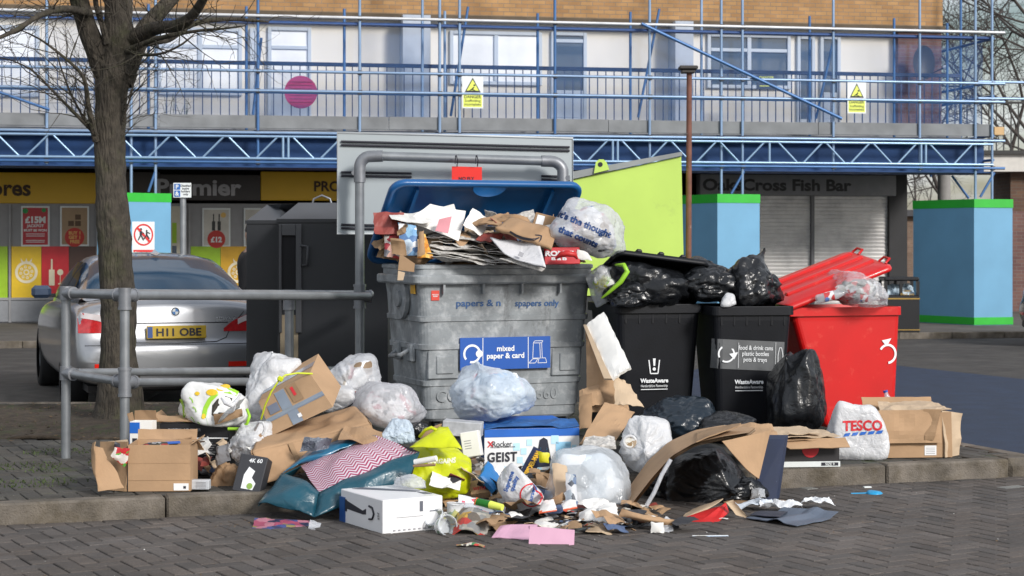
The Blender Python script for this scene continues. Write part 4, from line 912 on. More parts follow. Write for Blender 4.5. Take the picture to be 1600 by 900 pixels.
    b = MB(M_cart); b.box((0, 3.0, 1.31), (.24, .03, .07), None, .015); b.build('inner_mirror', t)
    return t
build_car('parked_car', 'silver saloon car parked behind the tree and railing', (-2.99, 16.0, 0), 19, M_car, 'H11 OBE')
build_car('parked_car', 'dark car just entering the picture beside the widest blue hoarding', (7.9, 27.2, 0), -90, mat('car_black', (.03, .025, .022), .25, coat=.8), None)

# ------------------------------------------------------------------ person hidden behind the bank
def skin_body(name, joints, edges, radii, m, par, lv=2, rootv=0):
    me = bpy.data.meshes.new(name); me.from_pydata(joints, edges, []); o = bpy.data.objects.new(name, me); C.objects.link(o)
    md = o.modifiers.new('skin', 'SKIN'); md.use_smooth_shade = True
    for i, r_ in enumerate(radii): o.data.skin_vertices[0].data[i].radius = (r_, r_) if not isinstance(r_, tuple) else r_; o.data.skin_vertices[0].data[i].use_root = (i == rootv)
    s_ = o.modifiers.new('s', 'SUBSURF'); s_.levels = s_.render_levels = lv
    bpy.context.view_layer.update(); m2 = bpy.data.meshes.new_from_object(o.evaluated_get(bpy.context.evaluated_depsgraph_get())); o.modifiers.clear(); o.data = m2
    m2.materials.clear(); m2.materials.append(m)
    for p in m2.polygons: p.use_smooth = True
    if par: o.parent = par
    return o
t = T('person', 'person in a black coat, mostly hidden behind the charcoal banks', 'person', (P(397, 0, 21).x, 21, 0), -70)
J = [(0, 0, .95), (0, .0, 1.12), (0, -.01, 1.32), (0, 0, 1.45), (0, -.01, 1.53), (0, -.03, 1.62), (0, -.03, 1.72),
     (-.18, 0, 1.41), (-.25, .02, 1.15), (-.24, -.12, .93), (-.23, -.17, .84), (.18, 0, 1.41), (.25, .02, 1.15), (.24, -.12, .93), (.23, -.17, .84),
     (-.1, 0, .88), (-.11, -.02, .5), (-.11, .02, .09), (-.11, -.12, .04), (.1, 0, .88), (.11, -.02, .5), (.11, .02, .09), (.11, -.12, .04)]
E = [(0, 1), (1, 2), (2, 3), (3, 4), (4, 5), (5, 6), (3, 7), (7, 8), (8, 9), (9, 10), (3, 11), (11, 12), (12, 13), (13, 14), (0, 15), (15, 16), (16, 17), (17, 18), (0, 19), (19, 20), (20, 21), (21, 22)]
Rr = [.17, .17, .19, .13, .055, .09, .085, .075, .055, .042, .035, .075, .055, .042, .035, .10, .07, .045, .04, .10, .07, .045, .04]
skin_body('body', J, E, Rr, mat('skin_tone', (.45, .28, .2), .6), t)
J2 = [(0, 0, .80), (0, 0, .98), (0, 0, 1.15), (0, -.01, 1.33), (0, 0, 1.47), (-.18, 0, 1.42), (-.25, .02, 1.15), (-.24, -.12, .95), (.18, 0, 1.42), (.25, .02, 1.15), (.24, -.12, .95)]
skin_body('coat', J2, [(0, 1), (1, 2), (2, 3), (3, 4), (4, 5), (5, 6), (6, 7), (4, 8), (8, 9), (9, 10)], [.22, .2, .2, .22, .12, .10, .075, .06, .10, .075, .06], mat('coat_black', (.012, .012, .014), .8), t)
b = MB(mat('trousers', (.02, .025, .04), .8))
for x in (-.11, .11): b.tube([(x, .03, .1), (x, -.02, .5), (x*.9, 0, .9)], .09, 12, rads=[.07, .09, .12])
b.build('trousers', t)
b = MB(mat('hair', (.02, .014, .01), .8)); b.tube([(0, -.01, 1.64), (0, 0, 1.70), (0, 0, 1.76), (0, -.01, 1.80)], .1, 14, rads=[.09, .105, .095, .05]); b.build('hair', t)

# ------------------------------------------------------------------ TREE
M_bark = mat('bark', (.055, .046, .035), .92, var=.45, vs=14, bump=1, bs=42, kind='bark', col2=(.05, .05, .025), c2pos=(.5, .68), c2s=4)
tr = T('street_tree', 'bare street tree with thick forked trunk beside the railing', 'tree', (P(187, 0, 14.4).x, 14.4, IZ))
TY = 14.4
def limb(b, pts, rads, n=10, rough=.012, seed=0):
    # resample with catmull-rom and bark roughness
    P_ = [V(p) for p in pts]; out = []; rr = []
    for i in range(len(P_)-1):
        p0, p1, p2, p3 = P_[max(i-1, 0)], P_[i], P_[i+1], P_[min(i+2, len(P_)-1)]
        k = max(2, int((p2-p1).length/.07))
        for j in range(k):
            t_ = j/k; q_ = .5*((2*p1)+(p2-p0)*t_+(2*p0-5*p1+4*p2-p3)*t_*t_+(3*p1-p0-3*p2+p3)*t_**3); out.append(q_); rr.append(rads[i]*(1-t_)+rads[i+1]*t_)
    out.append(P_[-1]); rr.append(rads[-1]); N = len(out); up = V((1, 0, 0)); vs = []
    for i, p in enumerate(out):
        d = (out[min(i+1, N-1)]-out[max(i-1, 0)]).normalized(); u_ = (up-d*up.dot(d)); u_ = u_.normalized() if u_.length > .1 else d.orthogonal().normalized(); w_ = d.cross(u_)
        for k in range(n):
            a_ = 2*math.pi*k/n; dr = u_*math.cos(a_)+w_*math.sin(a_); q_ = p+dr*rr[i]; f = 1+.16*noise.noise(V((q_.x*5, q_.y*5, q_.z*2.2))+V((seed, 0, 0)))+.10*noise.noise(q_*16); vs.append(p+dr*rr[i]*f)
    b._add(vs, [(i*n+k, i*n+(k+1) % n, (i+1)*n+(k+1) % n, (i+1)*n+k) for i in range(N-1) for k in range(n)]+[tuple(range((N-1)*n, N*n))], True)
def pp(x, y, dy=0.): return P(x, y, TY+dy)
b = MB(M_bark)
limb(b, [pp(189, 668), pp(188, 640), pp(186, 560), pp(184, 460), pp(178, 350), pp(175, 290), pp(172, 220), pp(173, 160), pp(178, 110), pp(184, 60), pp(186, -20), pp(184, -140), pp(190, -330), pp(185, -560)], [.27, .20, .15, .138, .13, .125, .118, .125, .14, .12, .105, .09, .06, .02], 26)
b.build('trunk', tr, True)
rt = random.Random(11)
tips = []
def mainlimb(pts, rads, dens=1.):
    b = MB(M_bark); limb(b, pts, rads, 12, seed=len(tips)); b.build('limb', tr, True); tips.append((pts, rads, dens))
mainlimb([pp(178, 140, .0), pp(150, 78, -.05), pp(132, 30, -.1), pp(118, -20, -.2), pp(90, -140, -.4), pp(40, -330, -.6)], [.10, .085, .075, .07, .05, .015])
mainlimb([pp(190, 130), pp(210, 80, .1), pp(228, 45, .15), pp(262, 5, .2), pp(300, -40, .3), pp(380, -160, .5), pp(420, -330, .6)], [.09, .08, .075, .06, .05, .03, .012])
mainlimb([pp(200, 62, 0), pp(240, 45, -.2), pp(282, 38, -.5), pp(310, 12, -.7), pp(340, -40, -1.0), pp(420, -120, -1.3)], [.07, .055, .045, .035, .025, .01])
mainlimb([pp(195, 90, .1), pp(222, 66, .3), pp(262, 60, .6), pp(300, 38, .9), pp(350, 30, 1.0), pp(420, 34, 1.1)], [.055, .045, .035, .028, .02, .008])
mainlimb([pp(188, 40), pp(170, -20, .2), pp(165, -120, .5), pp(150, -280, .8)], [.07, .055, .04, .01])
mainlimb([pp(168, 70, -.1), pp(160, 40, -.1), pp(150, 8, -.15), pp(146, -40, -.2), pp(130, -150, 0)], [.03, .025, .02, .02, .008])
mainlimb([pp(140, 20, -.2), pp(100, 14, -.5), pp(62, 24, -.8), pp(28, 45, -1.0), pp(-20, 66, -1.2), pp(-70, 74, -1.2)], [.035, .028, .022, .018, .013, .006])
mainlimb([pp(200, 80, -.1), pp(235, 64, -.3), pp(270, 55, -.5), pp(310, 48, -.6), pp(345, 45, -.7), pp(385, 40, -.8)], [.03, .02, .016, .012, .009, .004])
mainlimb([pp(205, 82, -.15), pp(230, 86, -.3), pp(258, 82, -.5), pp(286, 68, -.6), pp(305, 52, -.6)], [.02, .013, .01, .008, .004])
mainlimb([pp(150, 220, -.12), pp(138, 165, -.25), pp(130, 120, -.3), pp(98, 88, -.35), pp(60, 60, -.4), pp(20, 42, -.4)], [.028, .02, .016, .012, .008, .003], 1.4)
mainlimb([pp(152, 212, -.12), pp(120, 180, -.2), pp(90, 150, -.3), pp(50, 110, -.4), pp(10, 92, -.4), pp(-20, 88, -.4)], [.018, .013, .01, .008, .005, .003], 1.4)
mainlimb([pp(150, 216, -.1), pp(126, 176, -.1), pp(108, 140, -.1), pp(92, 95, -.1), pp(85, 60, 0)], [.014, .010, .008, .006, .003], 1.4)
mainlimb([pp(192, 160, -.1), pp(202, 120, -.2), pp(225, 95, -.3), pp(248, 70, -.35)], [.010, .008, .005, .003], 1.5)
mainlimb([pp(192, 190, -.1), pp(204, 150, -.2), pp(212, 120, -.2), pp(236, 100, -.25)], [.008, .006, .004, .002], 1.5)
tw = MB(M_bark)
def twig(p, d, L, r, lev):
    n = max(3, int(L/.07)); q = p.copy(); pts = [q.copy()]; dd = d.normalized()
    for i in range(n):
        dd = (dd+V((rt.gauss(0, .16), rt.gauss(0, .16), rt.gauss(.045, .13)))).normalized(); q = q+dd*(L/n); pts.append(q.copy())
        if lev > 0 and i > 0 and rt.random() < .62:
            s_ = dd.cross(V((rt.gauss(0, 1), rt.gauss(0, 1), rt.gauss(0, 1)))).normalized(); twig(q, dd*.75+s_*.75, L*rt.uniform(.35, .6), r*.6, lev-1)
    tw.tube(pts, r, 4 if r < .005 else 5, rads=[r*(1-.75*i/n) for i in range(n+1)])
for pts, rads, dens in tips:
    for i in range(1, len(pts)):
        a_, c_ = pts[i-1], pts[i]; k = int(((c_-a_).length/.11)*dens*(.55 if rads[i] > .04 else 1))
        if a_.z > 5.2: k = int(k*.35)
        for j in range(k):
            f = rt.random(); p = a_.lerp(c_, f); d = (c_-a_).normalized(); s_ = d.cross(V((rt.gauss(0, 1), rt.gauss(0, .6), rt.gauss(0, 1)))).normalized()
            twig(p, d*.6+s_*.8+V((0, 0, .15)), rt.uniform(.25, .65), min(.007, rads[i]*.4+.0018), 2)
for k in range(46):    # twigs sprouting off the trunk, below the fork
    x, y = rt.choice([(150, 1), (193, -1)]), rt.uniform(110, 215); p = pp(x[0], y, -.1); twig(p, V((-x[1]*.8, -.3, rt.uniform(.4, 1.0))), rt.uniform(.2, .6), .004, 2)
for k in range(8): p = pp(rt.uniform(150, 185), rt.uniform(-40, 25), -.15); twig(p, V((rt.gauss(0, 1), -.5, rt.uniform(-.1, .4))), rt.uniform(.5, .9), .006, 2)
tw.build('twigs', tr, True)

# distant bare trees and buildings to the right
def fartree(lab, px, Y, h, seed, fatness=1.):
    r_ = random.Random(seed); t = T('bare_tree', lab, 'tree', (P(px, 0, Y).x, Y, 0), 0, 'bare trees beyond the flats'); b = MB(mat('far_bark', (.06, .05, .045), .9)); tb_ = MB(mat('far_bark', (0, 0, 0)))
    def br(p, d, L, r, lev):
        n = 5; q = p.copy(); dd = d.normalized(); pts = [q.copy()]
        for i in range(n):
            dd = (dd+V((r_.gauss(0, .13), r_.gauss(0, .13), r_.gauss(.03, .08)))).normalized(); q = q+dd*L/n; pts.append(q.copy())
            if lev > 0 and (i > 0 or lev < 4):
                for _ in range(1 if r_.random() < .75 else 2):
                    s_ = dd.cross(V((r_.gauss(0, 1), r_.gauss(0, 1), r_.gauss(0, 1)))).normalized(); br(q, dd*.7+s_*.75, L*r_.uniform(.45, .7), r*.5, lev-1)
        (b if lev >= 3 else tb_).tube(pts, r, 5 if lev > 1 else 3, rads=[r*(1-.6*i/n) for i in range(n+1)])
    br(V((0, 0, 0)), V((0, 0, 1)), h*.6, h*.016*fatness, 4); b.build('trunk', t); tb_.build('twigs', t)
fartree('bare winter tree nearest the end of the flats', 1560, 70, 15, 3, .5); fartree('bare winter tree with widest crown at the right edge', 1665, 52, 15, 8, .6); fartree('bare winter tree farther off behind the brick end', 1505, 85, 17, 5, .5); fartree('bare winter tree seen low through the passage', 1455, 75, 9, 12, .5)
# rear walkway block with railing at right edge
Yr = 39; t = T('rear_walkway', 'white edged raised walkway with thin black railing at the right edge', 'walkway', (P(1600, 0, Yr).x, Yr, 0))
p, q = P(1500, 268, Yr), P(1790, 241, Yr); b = MB(mat('walk_white', (.62, .60, .56), .7)); b.ext((p.x, Yr, p.z), (q.x, Yr+2, q.z)); b.build('deck', t, True)
b = MB(mat('walk_dark', (.03, .03, .03), .6)); b.ext((p.x, Yr-.1, q.z), (q.x, Yr+2, q.z+.08)); b.build('coping', t, True)
b = MB(mat('walk_dark', (0, 0, 0))); zt = P(0, 162, Yr).z; x = p.x
while x < q.x: b.ext((x-.012, Yr+.02, q.z+.08), (x+.012, Yr+.045, zt)); x += .16
b.ext((p.x, Yr, zt), (q.x, Yr+.06, zt+.05)); b.build('railing', t, True)
b = MB(brickmat('brick_brown', (.14, .08, .05), (.10, .055, .04), (.12, .1, .08))); x0_ = P(1585, 0, Yr).x; b.ext((x0_, Yr+.3, 0), (q.x, Yr+1.9, p.z-.002)); b.build('pier_wall', t, True)
M_gh = mat('far_render', (.25, .26, .27), .8); t = T('distant_building', 'low grey building far beyond the passage', 'building', (P(1480, 0, 70).x, 70, 0))
b = MB(brickmat('brick_far', (.2, .13, .09), (.16, .10, .07), (.2, .18, .15))); b.ext((-9, 0, 0), (14, 8, 2.6)); b.build('wall', t); b = MB(mat('roof_dark', (.06, .06, .065), .8)); b.ext((-9.3, -.3, 2.6), (14.3, 8.3, 2.85)); b.build('roof', t)
# ================================================================== BINS
BD, BN = KD, KN; BRZ = math.degrees(KA)
M_bg = mat('bin_grey', (.24, .26, .275), .45, var=.25, vs=7, col2=(.46, .475, .49), c2pos=(.50, .78), c2s=13, bump=.25, bs=30)
def addstain(m, z0, scale=3.0, col=(.04, .04, .04), pos=(.56, .70)):
    n = m.node_tree.nodes; l = m.node_tree.links; b = n['Principled BSDF']; src = b.inputs['Base Color'].links[0].from_socket
    t = n.new('ShaderNodeTexCoord'); mp_ = n.new('ShaderNodeMapping'); mp_.inputs['Scale'].default_value = (1.6, 1.6, .55); q = n.new('ShaderNodeTexNoise'); q.inputs['Scale'].default_value = scale; q.inputs['Detail'].default_value = 9; q.inputs['Roughness'].default_value = .72
    r_ = n.new('ShaderNodeValToRGB'); r_.color_ramp.elements[0].position = pos[0]; r_.color_ramp.elements[1].position = pos[1]; r_.color_ramp.elements[1].color = (.8, .8, .8, 1)
    x = n.new('ShaderNodeMixRGB'); x.inputs[2].default_value = (*col, 1); l.new(t.outputs['Object'], mp_.inputs[0]); l.new(mp_.outputs[0], q.inputs['Vector']); l.new(q.outputs[0], r_.inputs[0]); l.new(r_.outputs[0], x.inputs[0]); l.new(src, x.inputs[1]); l.new(x.outputs[0], b.inputs['Base Color'])
addstain(M_bg, 0)
def rrect(w_, d_, r_, k=5, cx=0, cy=0):
    pts = []
    for (sx, sy, a0) in ((1, -1, -90), (1, 1, 0), (-1, 1, 90), (-1, -1, 180)):
        for i in range(k+1): a = R(a0+90*i/k); pts.append((cx+sx*(w_/2-r_)+r_*math.cos(a), cy+sy*(d_/2-r_)+r_*math.sin(a)))
    return pts
def loft(b, rings, cap0=True, cap1=True, smooth=True):
    n = len(rings[0]); vs = [p for r_ in rings for p in r_]; fs = [(i*n+k, i*n+(k+1) % n, (i+1)*n+(k+1) % n, (i+1)*n+k) for i in range(len(rings)-1) for k in range(n)]
    if cap0: fs.append(tuple(range(n))[::-1])
    if cap1: fs.append(tuple(range((len(rings)-1)*n, len(rings)*n)))
    b._add(vs, fs, smooth)
O = P(652, 0, 12.6); O.z = IZ; GW, GD = 1.385, .86
t = T('recycling_bin', 'big scuffed grey recycling bin with blue lid propped open over paper and card', 'recycling bin', O, BRZ+4)
grey_bin = t; b = MB(M_bg); cx, cy = GW/2, GD/2; rings = []
prof = [(.15, .115), (.17, .10), (.235, .098), (.24, .088), (.40, .078), (.405, .068), (.44, .066), (.445, .074), (.66, .058), (.665, .046), (.70, .044), (.705, .052), (.86, .044), (.865, .034), (.90, .032), (.905, .040), (1.06, .034), (1.125, .026), (1.13, -.018), (1.142, -.026), (1.185, -.026), (1.195, -.018), (1.198, .012), (1.235, .012), (1.24, .003), (1.262, .003), (1.268, .012), (1.268, .045), (1.2, .055), (.5, .10), (.2, .14)]
for z, i in prof: rings.append([V((x, y, z)) for x, y in rrect(GW-2*i, GD-2*i, .055 if i < .04 else .075, 5, cx, cy)])
loft(b, rings, True, True, False); b.build('body', t)
def fz(z): # front face y at z
    for (a, i), (c, j) in zip(prof, prof[1:]):
        if a <= z <= c: return i+(j-i)*(z-a)/max(1e-6, c-a)
    return .05
b = MB(M_bg)
for x0, x1 in ((.10, .33), (GW-.33, GW-.10)):
    b.ext((x0, fz(.6)-.008, .455), (x1, fz(.6)+.02, .655), .006); b.ext((x0+.06, fz(.6)-.018, .49), (x1-.04, fz(.6)+.01, .62), .006)
for x in (.2, .5, .8, 1.1): b.ext((x-.008, -.01, 1.06), (x+.008, .05, 1.13))
b.text('CONT', (.34, fz(.33)-.004, .33), (1, 0, 0), (0, 0, 1), h=.085, bold=.01); b.text('660', (GW-.36, fz(.33)-.004, .33), (1, 0, 0), (0, 0, 1), h=.085, bold=.01)
b.text('CONT', (.34, fz(.33)-.008, .33), (1, 0, 0), (0, 0, 1), h=.083, bold=-.0) ; b.build('moulding', t)
b = MB(M_bg); xs = .03; b.tube([(.035, .25, .66), (-.03, .27, .62), (-.035, .5, .60), (.035, .54, .64)], .016, 8); b.ext((.02, .2, .57), (.06, .3, .70), .01); b.ext((.02, .5, .57), (.06, .6, .70), .01); b.build('side_handle', t)
b = MB(M_bg); b.cyl((.03, .4, 1.02), (.0, .4, 1.02), .15, 28); b.cyl((.0, .4, 1.02), (-.02, .4, 1.02), .06, 16); b.build('trunnion', t)
b = MB(mat('decal_blue', (.012, .09, .40), .4, var=.04)); yy = .034
LX0, LX1 = .335, 1.035; b.ext((LX0, yy, .515), (LX1, yy+.012, .745)); M_w = mat('decal_white', (.80, .82, .84), .45, var=.02); b.m = M_w
for x in (LX0+.173, LX1-.175): b.ext((x-.0025, yy-.0015, .518), (x+.0025, yy-.0005, .742))
c = V((LX0+.09, yy-.001, .63)); b.disc(c, (0, -1, 0), .068, 32, .052, a0=75, a1=400); b.plate([c+V((.025, -.002, -.015)), c+V((.062, -.002, .035)), c+V((.085, -.002, -.03))], .001) if False else b.disc(c+V((.055, -.001, .0)), (0, -1, 0), .027, 14); b.ext(c+V((.0, -.002, -.066)), c+V((.05, -.001, -.056)))
b.text('mixed\npaper & card', ((LX0+LX1)/2-.002, yy-.002, .632), (1, 0, 0), (0, 0, 1), w=.29, h=.105, bold=.028)
def ln(b, pts, w_=.004):
    for p, q in zip(pts, pts[1:]): p, q = V(p), V(q); d = (q-p).normalized(); n_ = V((-d.z, 0, d.x))*w_/2; b._add([p-n_, q-n_, q+n_, p+n_], [(0, 1, 2, 3)])
X = LX1-.10; ln(b, [(X-.04, yy-.002, 0.588), (X-.035, yy-.002, 0.698), (X+.03, yy-.002, 0.698), (X+.035, yy-.002, 0.588), (X-.04, yy-.002, 0.588)]); ln(b, [(X-.035, yy-.002, 0.698), (X-.025, yy-.002, 0.713), (X+.04, yy-.002, 0.713), (X+.03, yy-.002, 0.698)]); ln(b, [(X+.015, yy-.002, 0.698), (X+.02, yy-.002, 0.588)])
ln(b, [(X-.07, yy-.002, 0.553), (X-.04, yy-.002, 0.583), (X+.0, yy-.002, 0.583), (X-.02, yy-.002, 0.553), (X-.07, yy-.002, 0.553)]); ln(b, [(X, yy-.002, 0.553), (X+.01, yy-.002, 0.588), (X+.06, yy-.002, 0.588), (X+.07, yy-.002, 0.553), (X, yy-.002, 0.553)])
b.build('label_sticker', t)
b = MB(mat('ink_blue', (.02, .08, .22), .6, var=.3, vs=20)); yy = fz(.98)-.003
b.text('papers & n', (.475, yy, .985), (1, 0, 0), (0, 0, 1), w=.34, h=.062, bold=.018); b.text('spapers only', (.93, yy, .98), (1, 0, 0), (0, 0, 1), w=.345, h=.060, bold=.018); b.build('lettering', t)
b = MB(mat('sticker_orange', (.65, .35, .02), .5)); b.ext((.014, .10, 1.06), (.02, .19, 1.2)) ; b.m = M_blk; b.text('MAX\nLOAD', (.0135, .145, 1.14), (0, -1, 0), (0, 0, 1), w=.06); b.build('warning_sticker', t)
b = MB(mat('sticker_red', (.6, .05, .03), .5)); b.ext((.115, fz(1.05)-.006, 1.015), (.175, fz(1.05)+.004, 1.085)); b.m = M_w; b.text('NO HOT\nASHES', (.145, fz(1.05)-.007, 1.05), (1, 0, 0), (0, 0, 1), w=.048); b.build('small_sticker', t)
for x in (.2, GW-.2):
    for y in (.2, GD-.2): b = MB(M_cart); b.cyl((x-.02, y, .08), (x+.02, y, .08), .08, 18); b.ext((x-.035, y-.02, .08), (x+.035, y+.02, .15)); b.build('castor', t)
# lid
M_lid = mat('lid_blue', (.006, .09, .27), .4, var=.12, vs=5, coat=.1)
LM = Matrix.Translation((-.10, GD+.02, 1.265)) @ Matrix.Rotation(R(-42), 4, 'X'); LW, LD = GW+.12, .87
b = MB(M_lid); b.X = LM; cx, cy = LW/2, -LD/2
rg = lambda i, z, r_: [V((x, y, z)) for x, y in rrect(LW-2*i, LD-2*i, r_, 6, cx, cy)]
loft(b, [rg(.16, .075, .05), rg(.10, .07, .06), rg(.045, .03, .07), rg(.04, .012, .08), rg(.03, .0, .09), rg(.0, 0, .11), rg(-.006, .02, .11), rg(.0, .045, .11), rg(.02, .055, .1), rg(.06, .10, .08), rg(.12, .115, .06)], True, True, True); b.build('lid', t)
b = MB(M_lid); b.X = LM
N = 14; b._add([V((LW/2+.13*math.cos(math.pi*i/N), -LD+.03+.10*math.sin(math.pi*i/N), -.0)) for i in range(N+1)]+[V((LW/2+.13*math.cos(math.pi*i/N), -LD+.03+.10*math.sin(math.pi*i/N), .05)) for i in range(N+1)], [(i, i+1, N+2+i, N+1+i) for i in range(N)]+[tuple(range(N+1))], True)
for x in (.22, LW-.22): b.ext((x-.012, -LD+.1, .03), (x+.012, -.1, .075))
b.build('lid_catch', t)

def wheelie(name, lab, base, rz, W, D, H, m, lid=None, lidroll=0, group=None, lm=None, taper=.8, fin=.35):
    t = T(name, lab, 'wheelie bin', base, rz, group); b = MB(m); rings = []
    prof = [(.07, taper-.02, .60), (.09, taper, .62), (H*.5, (taper+.93)/2, .78), (H-.10, .93, .92), (H-.065, .935, .925), (H-.062, 1.0, 1.0), (H-.005, 1.0, 1.0), (H, .99, .99), (H, .95, .955), (H-.1, .90, .90), (.25, taper-.02, .6)]
    for z, kx, ky in prof:
        dd = D*ky; y0 = D*(1-ky)*fin if ky < 1 else 0
        rings.append([V((x, y, z)) for x, y in rrect(W*kx, dd, .045, 4, 0, y0+dd/2)])
    loft(b, rings, True, True, False); b.build('body', t)
    b = MB(m)
    for i in range(6):
        x = W*(-.38+.76*i/5); b.box((x, D*.02+.018, H-.10), (.012, .03, .07))
    b.build('rib', t)
    for sx in (-1, 1): b = MB(M_tyre); b.cyl((sx*W*.46, D*.82, .10), (sx*W*.36, D*.82, .10), .10, 22); b.build('wheel', t)
    b = MB(m); b.cyl((-W*.36, D+.06, H-.03), (W*.36, D+.06, H-.03), .016, 10)
    for sx in (-1, 1): b.box((sx*W*.34, D+.02, H-.03), (.03, .12, .05))
    b.build('handle', t)
    if lid is not None:
        b = MB(lm or m); b.X = Matrix.Translation((0, D+.02, H+(.07 if lidroll > 0 else .03))) @ Matrix.Rotation(R(lidroll), 4, 'Y') @ Matrix.Rotation(R(-lid), 4, 'X'); lw, ld = W+.04, D+(.06 if lidroll > 0 else -.04)
        rg = lambda i, z, r_: [V((x, y, z)) for x, y in rrect(lw-2*i, ld-2*i, r_, 5, 0, -ld/2)]
        loft(b, [rg(.06, .02, .04), rg(.03, .012, .05), rg(.02, -.012, .055), rg(0, -.012, .06), rg(-.004, .0, .06), rg(0, .022, .06), rg(.03, .034, .05), rg(.09, .052, .05)], True, True, True)
        for k in (-.24, 0, .24): b.box((k*lw, -ld*.52, .055), (.045, ld*.82, .03), None, .01)
        for k in ((-.3, .3) if lidroll < 0 else ()): b.tube([(k*lw-.05, -ld+.015, .03), (k*lw-.04, -ld-.03, .05), (k*lw+.04, -ld-.03, .05), (k*lw+.05, -ld+.015, .03)], .010, 6)
        b.build('lid', t)
    return t
M_bb = mat('bin_plastic_black', (.006, .007, .010), .5, var=.2, vs=6, bump=.06, bs=80, spec=.28)
HB = .985
pa = P(1032, 0, 12.75); pa.z = IZ; binA = wheelie('wheelie_bin', 'black wheelie bin with white exclamation emblem and its lid propped half open', pa, BRZ-4, .66, .74, HB, M_bb, 19, 7, 'black wheelie bins')
pb = P(1178, 0, 12.62); pb.z = IZ; binB = wheelie('wheelie_bin', 'black wheelie bin with grey food and drink cans label', pb, BRZ-10, .60, .70, HB-.01, M_bb, None, 0, 'black wheelie bins')
M_red = mat('bin_red', (.56, .006, .006), .38, var=.10, vs=3, col2=(.62, .05, .035), c2pos=(.58, .74), c2s=11, coat=.15, bump=.03, bs=60)
pr = P(1322, 0, 13.2); pr.z = IZ; o_ = pr+V((-.95*.42, -.31*.42, 0)) 
binR = wheelie('wheelie_bin', 'bright red wheelie bin seen from the side with red lid ajar over clear bottles', V((P(1236, 0, 13.0).x, 13.0, IZ))+BD*.93+BN*.33, BRZ+90, .64, .95, .95, M_red, 20, -9, 'red wheelie bin' if False else None, taper=.90, fin=.12)
# emblems
def emblem(t, D, W, z, txt=True, fx=0., excl=True, yy=None):
    b = MB(M_w); y = (.09 if yy is None else yy)
    if excl:
        ln(b, [(fx-.04, y, z+.19), (fx-.028, y, z+.09), (fx+.028, y, z+.09), (fx+.04, y, z+.19)], .008); b.plate([(fx-.014, y, z+.255), (fx+.014, y, z+.255), (fx+.006, y, z+.145), (fx-.006, y, z+.145)], .002); b.disc((fx, y, z+.122), (0, -1, 0), .012, 12, off=0)
    b.text('WasteAware', (fx, y, z+.04), (1, 0, 0), (0, -.05, 1), w=.21, h=.032, bold=.04); b.text('Hertfordshire Partnership', (fx, y, z-.0), (1, 0, 0), (0, -.05, 1), w=.20, h=.024, bold=0.0); b.ext((fx-.1, y-.001, z-.025), (fx+.1, y+.001, z-.02)); b.build('emblem', t)
def fy(t, x, z):
    bo = [c for c in bpy.data.objects if c.parent == t and c.name.startswith('body')][0]; bv = BVHTree.FromPolygons([v.co for v in bo.data.vertices], [p.vertices for p in bo.data.polygons]); h = bv.ray_cast(V((x, -1, z)), V((0, 1, 0))); return h[0].y
emblem(binA, 0, 0, .40, fx=-.03, yy=fy(binA, 0, .50)-.008); emblem(binB, 0, 0, .40, fx=-.02, excl=False, yy=fy(binB, 0, .42)-.006)
bo = [c for c in bpy.data.objects if c.parent == binB and c.name.startswith('body')][0]; bvB = BVHTree.FromPolygons([v.co for v in bo.data.vertices], [p.vertices for p in bo.data.polygons])
b = MB(mat('label_grey', (.12, .125, .13), .5, var=.15, vs=12)); q = []
NX = 16
for j in range(5):
    for i in range(NX+1):
        x = -.285+.545*i/NX; z = .52+.21*j/4+.018*(1-i/NX*1.6); 
        h = bvB.ray_cast(V((max(-.262, min(.262, x)), -1, z)), V((0, 1, 0))); y = h[0].y-.004 if h[0] is not None else .05; q.append(V((x, y+max(0, abs(x)-.25)*1.0, z)))
b._add(q, [(j*(NX+1)+i, j*(NX+1)+i+1, (j+1)*(NX+1)+i+1, (j+1)*(NX+1)+i) for j in range(4) for i in range(NX)]); b.m = M_w; pj = (bvB, (0, 1, 0)); yf = fy(binB, 0, .62)-.0075
c = V((-.19, yf, .64)); b.disc(c, (0, -1, 0), .062, 28, .050, a0=60, a1=385); b.plate([c+V((.02, -.002, -.0)), c+V((.085, -.002, .012)), c+V((.055, -.002, -.04))], .001)
b.text('food & drink cans\nplastic bottles\npots & trays', (.02, yf-.002, .635), (1, 0, -.03), (.03, -.08, 1), w=.25, h=.125, bold=.01)
for x in (-.105, .165): b.plate([(x, yf-.002, .54), (x+.002, yf-.002, .54), (x+.002, yf-.014, .72), (x, yf-.014, .72)], .001)
ln(b, [(.20, yf-.002, .54), (.185, yf-.002, .57), (.185, yf-.004, .63), (.195, yf-.008, .68), (.21, yf-.008, .68), (.22, yf-.004, .63), (.22, yf-.002, .57), (.20, yf-.002, .54)], .004)
b.build('label_sticker', binB)
# arrow mark on the red bin
bo = [c for c in bpy.data.objects if c.parent == binR and c.name.startswith('body')][0]; bvR = BVHTree.FromPolygons([v.co for v in bo.data.vertices], [p.vertices for p in bo.data.polygons])
b = MB(M_w); h = bvR.ray_cast(V((-2, .12, .58)), V((1, 0, 0))); y_r = h[0].x-.004; b.disc((y_r, .12, .60), (-1, 0, 0), .075, 28, .058, a0=95, a1=330, off=.003); b.plate([(y_r-.004, .17, .70), (y_r-.004, .13, .655), (y_r-.004, .09, .715)], .001); b.build('arrow_mark', binR)

